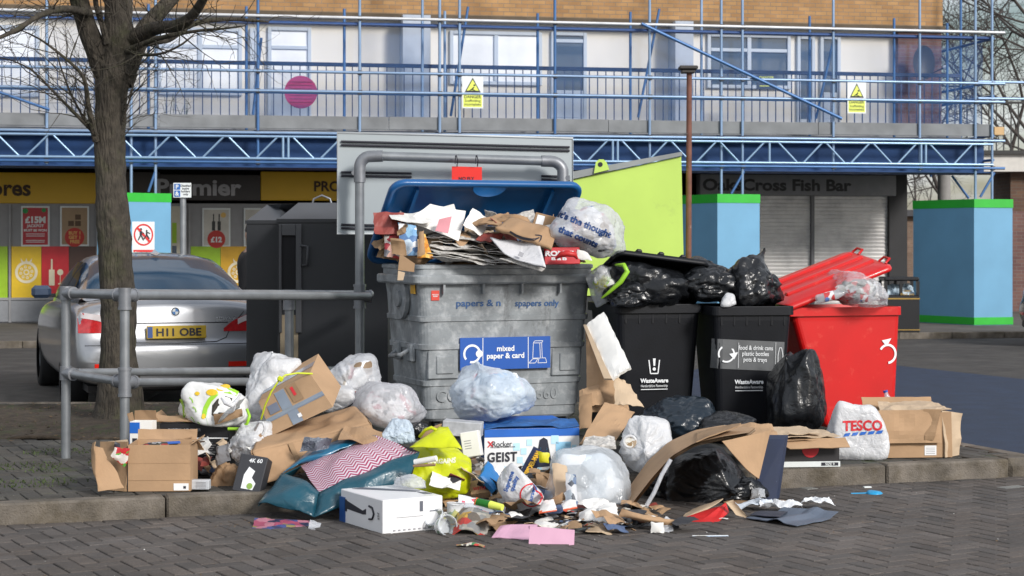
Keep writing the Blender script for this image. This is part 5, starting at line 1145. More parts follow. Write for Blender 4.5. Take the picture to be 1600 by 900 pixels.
# ================================================================== BAGS
def sstep(a, b_, x): t_ = max(0, min(1, (x-a)/(b_-a))); return t_*t_*(3-2*t_)
_ico = {}
def ico(s_):
    if s_ not in _ico:
        bm = bmesh.new(); bmesh.ops.create_icosphere(bm, subdivisions=s_, radius=1); _ico[s_] = ([v.co.copy() for v in bm.verts], [tuple(v.index for v in f.verts) for f in bm.faces]); bm.free()
    return _ico[s_]
def blob(b, c, size, seed=0, knot=None, fold=.10, cr=.05, lump=.22, floor=None, s_=5, rz=0., tip=.28, nf=11, rx=0., ry=0., smooth=True, sq=1., sag=.16, npl=16, pw=15):
    vs0, fs = ico(s_); c = V(c); out = []; rp = random.Random(seed*17+3); pl_ = []
    for _ in range(npl):
        a_ = V((rp.gauss(0, 1), rp.gauss(0, 1), rp.gauss(0, 1))).normalized(); pl_.append((*a_, rp.uniform(.74, 1.0)))
    for a_ in ((1, 0, 0), (-1, 0, 0), (0, 1, 0), (0, -1, 0), (0, 0, 1), (0, 0, -1)): pl_.append((*a_, .98))
    pl_ = np.array(pl_); D_ = np.array([tuple(v) for v in vs0]); hull = (np.maximum(0, D_ @ pl_[:, :3].T)/pl_[:, 3])**pw; hull = hull.sum(axis=1)**(-1.0/pw); k = V(knot).normalized() if knot else None; rot = Euler((R(rx), R(ry), R(rz))).to_matrix(); sd = V((seed*3.71, seed*1.93, seed*5.17))
    if k: a = k.orthogonal().normalized(); e = k.cross(a)
    for d, hr in zip(vs0, hull):
        r_ = float(hr)*(1.08+lump*.45*noise.noise(d*1.25+sd))
        if sq != 1: r_ *= (abs(d.x)**4+abs(d.y)**4+abs(d.z)**4)**(-.25*sq)
        w_ = d+.35*V((noise.noise(d*2+sd), noise.noise(d*2+sd*1.3), noise.noise(d*2-sd)))
        g_ = lambda x, w0: math.exp(-(x/w0)**2)
        r_ += cr*.9*noise.noise(w_*2.6-sd)-cr*.75*g_(noise.noise(w_*1.7+sd), .06)-cr*.62*g_(noise.noise(w_*3.6-sd), .06)-cr*.36*g_(noise.noise(w_*7.5+sd), .08)
        p = d*r_; kz = 1-sag*p.z; p = V((p.x*kz, p.y*kz, p.z))
        if k:
            ca = d.dot(k)
            if ca > -.2:
                ph = math.atan2(d.dot(e), d.dot(a)); g = sstep(-.2, .9, ca); tw_ = 2.5*noise.noise(d*1.7+sd)
                r2 = fold*g*(1-2*abs(math.sin((nf*ph+tw_*2)/2)))*.8
                ax = p.dot(k); pe = p-k*ax; pe = pe*(1+r2); nrk = sstep(.80, .955, ca); fl = sstep(.965, 1., ca)
                pe = pe*(1-.80*nrk+.25*fl*(1 if fl < 1 else 0)); ax = ax+tip*sstep(.80, 1., ca); p = k*ax+pe
        p = rot @ V((p.x*size[0], p.y*size[1], p.z*size[2])); p = p+c
        if floor is not None and p.z < floor:
            dz = floor-p.z; q = V((p.x-c.x, p.y-c.y, 0)); p = p+q*min(.25, dz*.9); p.z = floor+.004*noise.noise(p*20)
        out.append(p)
    b._add(out, fs, smooth); return b
def bagmat(name, col, alpha=1, tr=.35, rough=.28, bs=24, bump=.42, **k): return mat(name, col, rough, var=.08, vs=9, bump=bump, bs=bs, alpha=alpha, transl=tr, kind='crinkle', **k)
M_bw = bagmat('bag_white', (.80, .81, .83)); M_bt = bagmat('bag_frosted', (.78, .80, .84), .58, .3, .2); M_bc = bagmat('bag_clear', (.75, .78, .82), .38, .2, .12)
M_bk = mat('bag_black', (.008, .009, .011), .30, var=.1, bump=.3, bs=20, kind='crinkle', coat=.05); M_bkb = mat('bag_black_blue', (.010, .018, .028), .28, var=.1, bump=.3, bs=20, kind='crinkle', coat=.1)
def mixmat(name, cols, scale=14, rough=.5):
    if name in _m: return _m[name]
    m = bpy.data.materials.new(name); m.use_nodes = True; _m[name] = m; n = m.node_tree.nodes; l = m.node_tree.links; b = n['Principled BSDF']; b.inputs['Roughness'].default_value = rough
    t_ = n.new('ShaderNodeTexCoord'); q0 = n.new('ShaderNodeTexNoise'); q0.inputs['Scale'].default_value = scale*.6; va = n.new('ShaderNodeVectorMath'); va.operation = 'MULTIPLY_ADD'; va.inputs[1].default_value = (.06, .06, .06)
    q = n.new('ShaderNodeTexVoronoi'); q.inputs['Scale'].default_value = scale; sp = n.new('ShaderNodeSeparateColor'); r_ = n.new('ShaderNodeValToRGB'); r_.color_ramp.interpolation = 'CONSTANT'
    l.new(t_.outputs['Object'], q0.inputs['Vector']); l.new(q0.outputs['Color'], va.inputs[0]); l.new(t_.outputs['Object'], va.inputs[2]); l.new(va.outputs[0], q.inputs['Vector']); l.new(q.outputs['Color'], sp.inputs[0]); l.new(sp.outputs[0], r_.inputs[0])
    e = r_.color_ramp.elements
    while len(e) > 1: e.remove(e[0])
    e[0].position = 0; e[0].color = (*cols[0], 1)
    for i, c in enumerate(cols[1:]): x = e.new((i+1)/len(cols)); x.color = (*c, 1)
    l.new(r_.outputs[0], b.inputs['Base Color']); return m
M_mixw = mixmat('rubbish_pale', [(.7, .7, .68), (.4, .36, .32), (.75, .76, .78), (.40, .12, .12), (.7, .72, .74), (.16, .22, .36), (.5, .46, .4), (.8, .8, .8), (.22, .15, .09), (.08, .08, .09)], 13)
M_mixp = mixmat('rubbish_print', [(.75, .72, .72), (.5, .15, .18), (.78, .76, .75), (.45, .42, .42), (.15, .15, .16), (.75, .7, .7)], 26); M_mixd = mixmat('rubbish_dark', [(.05, .04, .035), (.3, .3, .3), (.1, .06, .04), (.25, .05, .03), (.03, .03, .035), (.4, .38, .35)], 22)
def bag(name, lab, px, py, Y, hw, hh, hd=None, m=None, group=None, inner=None, text=None, **k):
    """centre pixel, half sizes in px -> metres"""
    c = P(px, py, Y); s_ = Y/FPX; size = (hw*s_, (hd if hd else (hw+hh)/2)*s_, hh*s_); b = MB(m or M_bw); blob(b, c, size, **k)
    if inner:
        t = T(name, lab, 'bag', (c.x, c.y, c.z-size[2]), 0, group); o = b.build('shell', t, True); bi = MB(inner); kk = dict(k); kk.update(cr=.09, lump=.35, seed=k.get('seed', 0)+5, knot=None, s_=4)
        blob(bi, c-V((0, 0, size[2]*.1)), [x*.80 for x in size], **kk); bi.build('contents', t, True)
    else: o = b.build(name); t = tag(o, lab, 'bag', group)
    return t, b, c
def print_on(t, b, c, jobs, name='print'):
    """jobs: list of fn(mb, proj)"""
    bv = BVHTree.FromPolygons(b.v, b.f); pb_ = MB(); 
    for m, fn in jobs: pb_.m = m; fn(pb_, (bv, (0, 1, 0)))
    if t.type == 'MESH': MW[t.name] = Matrix.Translation(t.location)
    pb_.build(name, t, True)
# ================================================================== CARDBOARD, BOXES, LITTER
M_cb = mat('cardboard', (.40, .255, .145), .85, var=.12, vs=5, bump=.15, bs=40); M_cbd = mat('cardboard_dark', (.30, .19, .105), .85, var=.15, vs=6, bump=.15, bs=40); M_cbl = mat('cardboard_pale', (.50, .38, .26), .85, var=.1, vs=6)
M_kraft = mat('kraft_paper', (.36, .225, .125), .8, var=.12, vs=6, bump=.3, bs=25); M_edge = mat('corrugated_edge', (.24, .15, .085), .9, var=.3, vs=60); M_pap = mat('paper_white', (.78, .77, .74), .7, var=.06, vs=8); M_news = mat('newsprint', (.5, .48, .45), .8, var=.45, vs=55)
M_tape = mat('parcel_tape', (.22, .26, .32), .25, var=.15, coat=.5); M_tag = mat('shipping_tag', (.80, .80, .80), .5, var=.03)
def carton(name, lab, loc, rz, w_, d_, h_, m=None, cat='box', flaps=(), lid=True, rx=0, ry=0, group=None, inner=None, bev=.004, fm_=None, deform=None):
    t = T(name, lab, cat, loc, rz, group, rx, ry); b = MB(m or M_cb); th = .006
    if lid: b.ext((0, 0, 0), (w_, d_, h_), bev)
    else:
        b.ext((0, 0, 0), (w_, d_, th)); b.ext((0, 0, th), (w_, th, h_)); b.ext((0, d_-th, th), (w_, d_, h_)); b.ext((0, th, th), (th, d_-th, h_)); b.ext((w_-th, th, th), (w_, d_-th, h_))
    if deform: b.v = [V(v)+V(deform(v)) for v in b.v]
    b.build('body', t)
    for side, ang, ln_ in flaps:
        b = MB(fm_ or m or M_cb); a = R(ang); s_, c_ = math.sin(a), math.cos(a)
        A, B_, out = {'f': ((0, 0, h_), (w_, 0, h_), (0, -1, 0)), 'b': ((w_, d_, h_), (0, d_, h_), (0, 1, 0)), 'l': ((0, d_, h_), (0, 0, h_), (-1, 0, 0)), 'r': ((w_, 0, h_), (w_, d_, h_), (1, 0, 0))}[side]
        A, B_, out = V(A), V(B_), V(out); dv = out*s_*ln_+V((0, 0, c_*ln_)); i = (B_-A)*.012
        b.patch(A+i, B_-i, B_-i+dv, A+i+dv, 10, 6, bulge=.006, cr=.004, cs=7, th=.005, seed=ang+w_*10, edge=.003); b.build('flap', t)
    return t
def loc(px, py, z): return G(px, py, z)
def qd(px, Y, z): v = P(px, 0, Y); v.z = z; return v
LM_ = {}

# ---- content of the grey bin ----------------------------------------------------------
Yb_ = 12.9
def junk(b, n, box, mats, sz, rnd, flat=.5, dy=0):
    x0, x1, y0, y1, Y0, Y1 = box
    for i in range(n):
        Y = rnd.uniform(Y0, Y1); c = P(rnd.uniform(x0, x1), rnd.uniform(y0, y1), Y); s_ = rnd.uniform(*sz); b.m = rnd.choice(mats); e = Euler((rnd.gauss(0, flat)+.5, rnd.gauss(0, flat), rnd.uniform(0, 6.3))).to_matrix()
        a, d = e @ V((s_, 0, 0)), e @ V((0, s_*rnd.uniform(.4, .9), 0)); b.patch(c-a-d, c+a-d, c+a+d, c-a+d, 7, 5, cr=s_*rnd.uniform(.03, .25), cs=5/s_*.1+4, th=.003, bulge=s_*rnd.uniform(0, .3), seed=i, edge=s_*.08)
jr = random.Random(31)
jb = MB(M_cb); junk(jb, 95, (600, 915, 338, 404, 12.8, 13.35), [M_cb, M_cbd, M_cbd, M_cbl, M_news, M_pap, M_news, mat('print_dull_red', (.25, .05, .04), .6), mat('print_dull_blue', (.08, .12, .22), .6), M_kraft], (.05, .13), jr); tag(jb.build('paper_waste'), kind='stuff')
mb = MB(M_cbd); blob(mb, P(782, 415, 13.25), (.50, .26, .16), seed=4, cr=.12, lump=.3, s_=5, rz=18); tag(mb.build('paper_heap'), 'brown crumpled paper filling the mouth of the grey bin under the parcels', 'paper heap')
t = carton('white_carton', 'white carton with pink stripe lying on top of the paper in the grey bin', P(645, 372, 13.0), 8, .36, .22, .16, M_pap, rx=-8, ry=-16)
b = MB(mat('print_pink', (.6, .25, .28), .6)); b.ext((.05, -.002, .10), (.22, -.001, .118)); b.ext((.10, .03, .161), (.24, .17, .1625)); b.m = M_blk; b.ext((.27, -.002, .03), (.275, -.001, .08)); b.ext((.285, -.002, .03), (.29, -.001, .09)); b.build('print', t)
b = MB(M_pap); b.patch(P(636, 345, 12.9), P(672, 318, 12.95), P(728, 330, 13.0), P(716, 376, 12.75), 10, 8, bulge=.01, cr=.012, th=.004); b.m = mat('print_pink', (0, 0, 0)); b.patch(P(686, 343, 12.78), P(706, 338, 12.80), P(700, 364, 12.70), P(680, 361, 12.70), 4, 4, th=.002, cr=.004)
tag(b.build('card_sheet'), 'white card sheet with a pink panel on the carton in the grey bin', 'card')
b = MB(M_pap); b.patch(P(606, 334, 12.95), P(668, 330, 13.0), P(676, 348, 12.8), P(612, 342, 12.75), 8, 4, cr=.008, th=.004, bulge=.015); tag(b.build('card_sheet'), 'grubby white card strip at the left top of the heap in the grey bin', 'card')
rs = random.Random(4)
def scrap(name, lab, cat, quad, Y, m, cr=.012, th=.003, nx=10, ny=8, bulge=.01, seed=None, extra=None, edge=.006, curl=None, cs=8, group=None):
    """quad: four (px,py[,dY]) ordered p00,p10,p11,p01"""
    b = MB(m); q = [P(a[0], a[1], Y+(a[2] if len(a) > 2 else 0)) for a in quad]
    b.patch(*q, nx, ny, bulge=bulge, cr=cr, th=th, seed=seed if seed is not None else rs.random()*50, edge=edge, curl=curl, cs=cs)
    if extra: extra(b, q)
    return tag(b.build(name), lab, cat, group)
M_pred = mixmat('print_red', [(.35, .03, .03), (.45, .25, .2), (.3, .02, .03), (.1, .1, .12), (.5, .45, .42)], 20); M_pblue = mixmat('print_skyblue', [(.2, .38, .6), (.5, .6, .7), (.25, .45, .65), (.7, .72, .75), (.1, .2, .4)], 18); M_por = mixmat('print_orange', [(.6, .25, .02), (.65, .35, .05), (.5, .18, .02), (.7, .45, .1)], 40)
scrap('printed_carton', 'crushed red printed carton at the left end of the grey bin', 'carton', [(600, 402), (624, 404), (628, 345, .1), (602, 340, .1)], 12.8, M_pred, .02)
scrap('printed_carton', 'creased pale blue printed carton between red and orange ones in the grey bin', 'carton', [(627, 398), (655, 400), (650, 352, .1), (622, 348, .1)], 12.7, M_pblue, .02)
scrap('printed_carton', 'orange printed carton edge standing in the left of the grey bin', 'carton', [(652, 404), (677, 404), (664, 366, .1), (655, 366, .1)], 12.62, M_por, .006)
scrap('cardboard_piece', 'tall brown cardboard piece beside the orange carton in the grey bin', 'cardboard', [(652, 402), (664, 398), (662, 360), (655, 362)], 12.58, M_cb, .004)
scrap('cardboard_piece', 'crumpled brown cardboard inside the left corner of the grey bin', 'cardboard', [(588, 402), (612, 404), (634, 378), (604, 362)], 12.95, M_cbd, .02)
scrap('cardboard_piece', 'brown cardboard scrap folded over the left rim of the grey bin', 'cardboard', [(612, 396), (636, 400), (632, 374), (610, 372)], 12.55, M_cbd, .018)
b = MB(M_cb); b.plate([P(625, 396, 12.5), P(648, 412, 12.48), P(647, 425, 12.48), P(622, 422, 12.5)], .005); b.m = M_cbl; b.plate([P(622, 423, 12.49), P(633, 426, 12.49), P(630, 438, 12.48), P(621, 438, 12.48)], .005); tag(b.build('cardboard_piece'), 'tan cardboard tab hanging down over the left rim of the grey bin', 'cardboard')
for i, (x0, y0, x1, y1, s_) in enumerate(((668, 372, 800, 398, 1), (672, 380, 790, 402, 2), (678, 387, 782, 405, 3), (692, 366, 795, 392, 4), (676, 394, 760, 407, 5))):
    pass
b = MB(M_news)
for i in range(9):
    x0 = 664+rs.uniform(-4, 14); x1 = 795+rs.uniform(-25, 14); y = 370+i*4.2+rs.uniform(-2, 2); Y = 12.95-i*.03; b.patch(P(x0, y, Y-.12), P(x1, y+14+rs.uniform(-2, 2), Y-.12), P(x1+6, y+10, Y+.2), P(x0+4, y-4, Y+.2), 12, 4, cr=.02, th=.0035, seed=i, bulge=rs.uniform(-.02, .04), edge=.01)
tag(b.build('newspaper_stack'), 'messy stack of grey newspapers and magazines in the middle of the grey bin', 'newspapers')
M_mail = mat('mailer_white', (.62, .62, .64), .35, var=.06, vs=9, bump=.35, bs=20, kind='crinkle')
b = MB(M_mail); b.patch(P(766, 372, 12.6), P(842, 378, 12.5), P(853, 418, 12.3), P(788, 396, 12.42), 16, 10, bulge=.035, cr=.010, th=.012, seed=3, smooth=True); b.m = mat('print_greyish', (.3, .3, .32)); b.patch(P(812, 393, 12.40), P(819, 396, 12.395), P(816, 402, 12.37), P(809, 399, 12.375), 2, 2, th=.002)
tag(b.build('mailing_bag'), 'white padded mailing bag sliding over the front rim of the grey bin', 'mailing bag')
b = MB(M_news); b.patch(P(780, 404, 12.45), P(800, 404, 12.45), P(852, 420, 12.36), P(846, 424, 12.36), 8, 3, cr=.006, th=.006); tag(b.build('folded_newspaper'), 'thin dark folded newspaper under the white mailing bag on the rim', 'newspaper')
bk = MB(M_kraft); bk.patch(P(774, 356, 12.52), P(862, 389, 12.44), P(870, 362, 12.62), P(796, 341, 12.72), 22, 12, bulge=.03, cr=.010, th=.03, seed=9, smooth=True)
q = [P(788, 354, 12.5), P(846, 374, 12.42)]; bv = BVHTree.FromPolygons(bk.v, bk.f)
parcel = tag(bk.build('paper_parcel'), 'brown paper parcel with a black curved arrow in the grey bin', 'parcel'); MW[parcel.name] = Matrix.Translation(parcel.location)
b = MB(M_blk)
def ribbon(b, pts, wd, bv, ray=(0, 1, 0), off=.004):
    r_ = []
    for i, (x, y, w__) in enumerate(pts):
        a = V((x, y)); d = V(pts[min(i+1, len(pts)-1)][:2])-V(pts[max(i-1, 0)][:2]); d.normalize(); n_ = V((-d.y, d.x))*w__*wd
        for sg in (-1, 1):
            p = P(a.x+n_.x*sg, a.y+n_.y*sg, 12.2); dv = (p-V((0, 0, CH))).normalized(); h = bv.ray_cast(p-dv*.8, dv, 4.); r_.append((h[0]-dv*off) if h[0] is not None else p+dv*.35)
    b._add(r_, [(2*i, 2*i+1, 2*i+3, 2*i+2) for i in range(len(pts)-1)])
ribbon(b, [(789, 353, .3), (797, 362, .7), (806, 368, 1), (816, 372, 1.1), (826, 374, 1), (836, 374, .8), (843, 371, .4)], 2.0, bv); ribbon(b, [(836, 367, .5), (842, 367.5, .8), (846, 368.5, .9), (845, 374, .7), (842, 378, .4)], 1.4, bv); b.build('printed_arrow', parcel, True)
scrap('paper_parcel', 'crumpled brown paper sleeve behind the arrow parcel', 'parcel', [(722, 352), (778, 354, -.2), (796, 336), (770, 340)], 12.9, M_kraft, .02, th=.01, group=None)
b = MB(M_kraft); blob(b, P(800, 345, 12.85), (.14, .1, .045), seed=8, cr=.14, s_=4, rz=-10); tag(b.build('paper_parcel'), 'scrunched brown paper wad on the arrow parcel', 'parcel')
t = carton('delivery_box', 'open brown delivery box with white tag at the right of the arrow parcel', P(828, 364, 12.9), -8, .16, .2, .16, M_cbd, rx=-12, ry=14)
b = MB(M_tag); b.ext((.02, -.003, .075), (.075, -.001, .145)); b.m = M_tape; b.ext((.07, -.005, .0), (.155, -.003, .06)); b.build('sticker', t)
b = MB(mat('book_red', (.5, .02, .03), .4)); b.box(P(878, 400, 12.6), (.25, .03, .12), (R(-10), R(-1), R(6)), .003); b.m = M_w; b.text('RONNI\nBAR', P(874, 401, 12.575), (1, .1, 0), (0, -.17, 1), w=.2, h=.085, bold=.05); tag(b.build('book'), 'red book with white capitals leaning inside the right of the grey bin', 'book')
b = MB(mat('net_red', (.5, .02, .02), .5)); b.tube([P(868, 404, 12.5), P(876, 398, 12.48), P(886, 396, 12.46), P(898, 398, 12.47), P(902, 404, 12.5)], .018, 8, rads=[.006, .02, .022, .018, .008]); tag(b.build('plastic_wrapper'), 'twisted shiny red wrapper lying on the red book', 'wrapper')
scrap('paper_sheet', 'white paper sheet poking out right of the red book', 'paper', [(900, 405), (926, 407), (918, 394), (902, 390)], 12.6, M_pap, .006)
# big carrier with navy words
t, b, c = bag('carrier_bag', 'bulging white carrier bag with navy words on the right shoulder of the grey bin', 918, 356, 12.75, 60, 46, 50, M_bt, inner=M_mixw, seed=21, lump=.28, cr=.06, rz=0, ry=18)
def words(mb_, pj):
    for s_, x, y, w__ in (("it's the thought", 912, 352, .40), ('that counts', 902, 370, .30)):
        cc = P(x, y, 12.2); cc.y = 12.2; mb_.text(s_, P(x, y, 12.75)*1+V((0, -.5, 0)), (1, 0, -.42), (.42, 0, 1), w=w__, bold=.05, proj=pj, off=.004, fine=.08)
print_on(t, b, c, [(mat('print_navy', (.015, .05, .17), .5), words)])
bag('carrier_bag', 'clear and green edged carrier bag squeezed between the grey bin and black bin', 950, 440, 12.9, 30, 26, 30, M_bt, seed=33, cr=.09, inner=mixmat('rubbish_lime', [(.75, .76, .7), (.35, .6, .05), (.7, .72, .7), (.6, .6, .1), (.5, .5, .5)], 15), ry=-30)
b = MB(mat('bag_green_rim', (.28, .55, .03), .4)); b.tube([P(962, 414, 12.7), P(975, 414, 12.6), P(980, 424, 12.6), P(970, 440, 12.6), P(950, 458, 12.62), P(940, 466, 12.65)], .014, 8, rads=[.008, .016, .02, .018, .012, .006]); tag(b.build('bag_strap'), 'bright green plastic strap curling beside the grey bin corner', 'strap')
# bags in black bins
bag('rubbish_bag', 'flat glossy black bag filling the left black bin under its lid', 1010, 452, 13.05, 72, 42, 78, M_bk, seed=41, cr=.10, lump=.3, group='black rubbish bags')
bag('rubbish_bag', 'black bag bulging between the two black bins', 1104, 440, 13.0, 56, 36, 66, M_bk, seed=44, cr=.11, lump=.35, group='black rubbish bags')
bag('rubbish_bag', 'tall black bag with twisted top standing in the labelled black bin', 1174, 444, 12.95, 50, 44, 62, M_bk, seed=47, cr=.11, lump=.3, knot=(.35, 0, 1), tip=.3, nf=7, group='black rubbish bags')
bag('rubbish_bag', 'smaller black bag at the front left of the heap in the left black bin', 985, 458, 12.75, 40, 20, 30, M_bk, seed=52, cr=.13, lump=.35, group='black rubbish bags')
b = MB(M_bw); blob(b, P(1138, 468, 12.62), (.05, .05, .05), seed=3, cr=.03, s_=3); tag(b.build('paper_cup'), 'white crushed cup peeking over the rim of the labelled bin', 'cup')
# red bin content
bag('clear_bag', 'clear sack of bottles bulging under the red lid', 1330, 450, 13.25, 44, 28, 70, M_bc, seed=61, cr=.10, lump=.3, inner=mixmat('rubbish_glass', [(.5, .52, .5), (.08, .09, .08), (.7, .7, .7), (.2, .22, .2), (.5, .05, .05), (.6, .62, .65)], 16))
M_pet = mat('clear_plastic', (.7, .74, .78), .08, alpha=.45, coat=.6)
def bottle(lab, px, py, Y, ax, L, r_, m, capm, grp=None):
    c_ = P(px, py, Y); a = V(ax).normalized(); t = T('plastic_bottle', lab, 'bottle', c_, 0, grp); b = MB(m); pts = [a*(-L/2), a*(-L/2+.01), a*(L*.15), a*(L*.32), a*(L*.42), a*(L*.5)]; b.tube(pts, r_, 14, rads=[r_*.7, r_, r_, r_*.6, r_*.35, r_*.35]); b.build('bottle_body', t)
    b = MB(capm); b.cyl(a*(L*.49), a*(L*.54), r_*.42, 12); b.build('cap', t); b = MB(mixmat('bottle_label', [(.5, .05, .05), (.7, .7, .72), (.1, .2, .5)], 20)); b.tube([a*(-L*.25), a*(L*.05)], r_*1.02, 14); b.build('label', t); return t
M_capr = mat('cap_red', (.5, .02, .02), .4); M_capb = mat('cap_blue', (.02, .08, .4), .4)
bottle('clear bottle with red cap lying across the red bin rim', 1300, 462, 13.0, (1, 0, .25), .24, .035, M_pet, M_capr); bottle('slim clear bottle pointing right at the red bin corner', 1352, 466, 13.05, (1, .2, -.1), .2, .03, M_pet, M_sgw); bottle('clear bottle standing between red bin and right brown box', 1392, 640, 12.6, (-.3, 0, 1), .26, .04, M_pet, M_capb)
# ---- ground level black bags
bag('rubbish_bag', 'plump black bag leaning on the front of the red bin', 1248, 622, 12.35, 44, 76, 50, M_bk, seed=71, cr=.05, lump=.25, knot=(-.6, -.2, 1), tip=.15, floor=IZ, group='black rubbish bags')
bag('rubbish_bag', 'bluish black bag lying before the two black bins', 1055, 655, 11.9, 62, 38, 60, M_bkb, seed=74, cr=.08, lump=.3, group='black rubbish bags', floor=IZ)
bag('rubbish_bag', 'low black bag behind the brown cardboard arch', 1135, 668, 11.75, 50, 26, 50, M_bk, seed=77, cr=.08, lump=.3, group='black rubbish bags', floor=IZ)
bag('rubbish_bag', 'large black bag with tight pleats under the cardboard arch', 1106, 752, 10.85, 68, 49, 70, M_bk, seed=81, cr=.03, lump=.18, knot=(.45, -1, -.15), fold=.13, nf=21, tip=.10, floor=0, group='black rubbish bags')
bag('rubbish_bag', 'small black bag tucked between the pleated bag and navy panel', 1165, 765, 10.75, 36, 22, 34, M_bk, seed=83, cr=.10, lump=.3, floor=0, group='black rubbish bags')
bag('rubbish_bag', 'black bag low at the left of the big pleated bag', 1045, 770, 10.95, 42, 30, 42, M_bk, seed=85, cr=.06, lump=.3, floor=0, group='black rubbish bags')
# ---- white bags
t, b, c = bag('drawstring_bag', 'tall white drawstring bag with yellow string at the rail', 432, 606, 11.35, 50, 55, 52, M_bw, seed=91, cr=.07, lump=.25, knot=(-.1, 0, 1), tip=.12, nf=7, floor=IZ)
b = MB(mat('string_yellow', (.55, .62, .02), .4)); bv = BVHTree.FromPolygons(MB_last.v, MB_last.f) if False else None
pts = [P(488, 584, 10.95), P(465, 583, 10.9), P(446, 586, 10.86), P(436, 594, 10.84), P(424, 612, 10.84), P(414, 634, 10.86), P(408, 655, 10.9)]; b.tube(pts, .006, 6); b.box(P(438, 592, 10.83), (.035, .02, .03), (0, .5, 0), .006); tag(b.build('drawstring'), 'yellow drawstring hanging across the tall white bag', 'string')
bag('tied_bag', 'frosted white bag with gathered knot behind the kraft parcel', 552, 586, 11.6, 40, 32, 40, M_bt, seed=95, cr=.06, lump=.2, knot=(-.1, -.8, -.45), fold=.14, nf=13, tip=.12, inner=M_mixw)
bag('tied_bag', 'white bag slumped left of the gathered frosted bag', 518, 620, 11.4, 36, 22, 36, M_bw, seed=97, cr=.06, lump=.3)
t, b, c = bag('frosted_bag', 'large frosted sack with red printed cartons before the grey bin', 606, 634, 11.3, 56, 34, 52, M_bt, seed=99, cr=.05, lump=.25, inner=M_mixp, floor=None)
bag('tissue_bag', 'small pale blue white bag at the corner of the frosted sack', 622, 675, 10.75, 26, 20, 26, mat('bag_iceblue', (.62, .72, .82), .4, bump=.5, bs=34, kind='crinkle', transl=.25), seed=102, cr=.08)
bag('translucent_bag', 'milky bag of tissues sitting on top of the gaming chair box', 769, 614, 11.45, 64, 45, 60, bagmat('bag_milk', (.74, .82, .90), .70, .35, .2), seed=105, cr=.07, lump=.3, knot=(-.35, -.1, 1), fold=.16, tip=.22, nf=11, sag=.26, inner=mixmat('rubbish_ice', [(.85, .9, .92), (.35, .45, .58), (.8, .85, .9), (.65, .3, .35), (.9, .92, .95), (.5, .6, .7)], 12))
bag('carrier_bag', 'white carrier bag with looped handles by the camera carton', 392, 690, 10.75, 36, 28, 34, M_bw, seed=108, cr=.09, lump=.3, floor=IZ)
b = MB(M_bw); b.tube([P(398, 672, 10.55), P(404, 660, 10.5), P(411, 660, 10.48), P(414, 670, 10.5), P(410, 680, 10.5)], .008, 8); tag(b.build('bag_handle_loop'), 'white plastic loop standing on the white carrier bag', 'strap')
t, b, c = bag('tied_bag', 'white knotted bag with open gathered end right of the frosted sack pile', 1010, 694, 10.95, 41, 45, 44, M_bw, seed=111, cr=.045, lump=.15, knot=(-.15, -1, -.1), fold=.13, nf=15, tip=.08, inner=None)
b = MB(mat('print_redpink', (.6, .08, .12), .5)); bvv = BVHTree.FromPolygons([P(0, 0, 1)]*3, [(0, 1, 2)]); 
b = MB(mixmat('gather_brown', [(.75, .74, .7), (.3, .2, .1), (.7, .68, .6), (.4, .3, .2)], 60)); b.disc(P(984, 690, 10.45), (-.2, -1, .1), .04, 24, 0); b.m = M_bw; b.tube([P(984+9.5*math.cos(R(a)), 690+9*math.sin(R(a)), 10.45) for a in range(0, 360, 20)], .009, 6, closed=True); tag(b.build('bag_mouth'), 'brown papers showing through the mouth of the white knotted bag', 'bag mouth')
t, b, c = bag('clear_bag', 'clear sack holding a frosted tub at the front right of the pile', 922, 744, 10.45, 64, 48, 56, bagmat('bag_clearish', (.80, .84, .88), .45, .3, .15), seed=114, cr=.035, lump=.12, sq=.55, inner=mixmat('rubbish_tub', [(.78, .82, .86), (.5, .56, .62), (.82, .85, .88), (.32, .36, .40), (.7, .74, .78)], 7), floor=0)
# TESCO sack
t, b, c = bag('carrier_bag', 'white carrier bag with red capitals beside the open brown box', 1336, 675, 11.85, 42, 46, 26, M_bw, seed=117, cr=.045, lump=.12, sq=.8, floor=IZ)
def tesco(mb_, pj): mb_.text('TESCO', P(1342, 662, 11.85)+V((0, -.4, 0)), (1, 0, .02), (0, 0, 1), w=.26, h=.07, bold=.035, proj=pj, off=.004, fine=.1)
def stripes(mb_, pj):
    bv_ = pj[0]
    for i in range(5):
        q_ = []
        for x, y in ((0, 0), (9, -1), (12, -6), (3, -5)):
            p = P(1312+i*12.5+x, 679-i*1.0+y, 11.85); h = bv_.ray_cast(p+V((0, -1, 0)), V((0, 1, 0)), 3); q_.append(h[0]+V((0, -.004, 0)) if h[0] is not None else p)
        mb_._add(q_, [(0, 1, 2, 3)])
print_on(t, b, c, [(mat('print_scarlet', (.62, .02, .03), .5), tesco), (mat('print_royal', (.01, .12, .5), .5), stripes)])
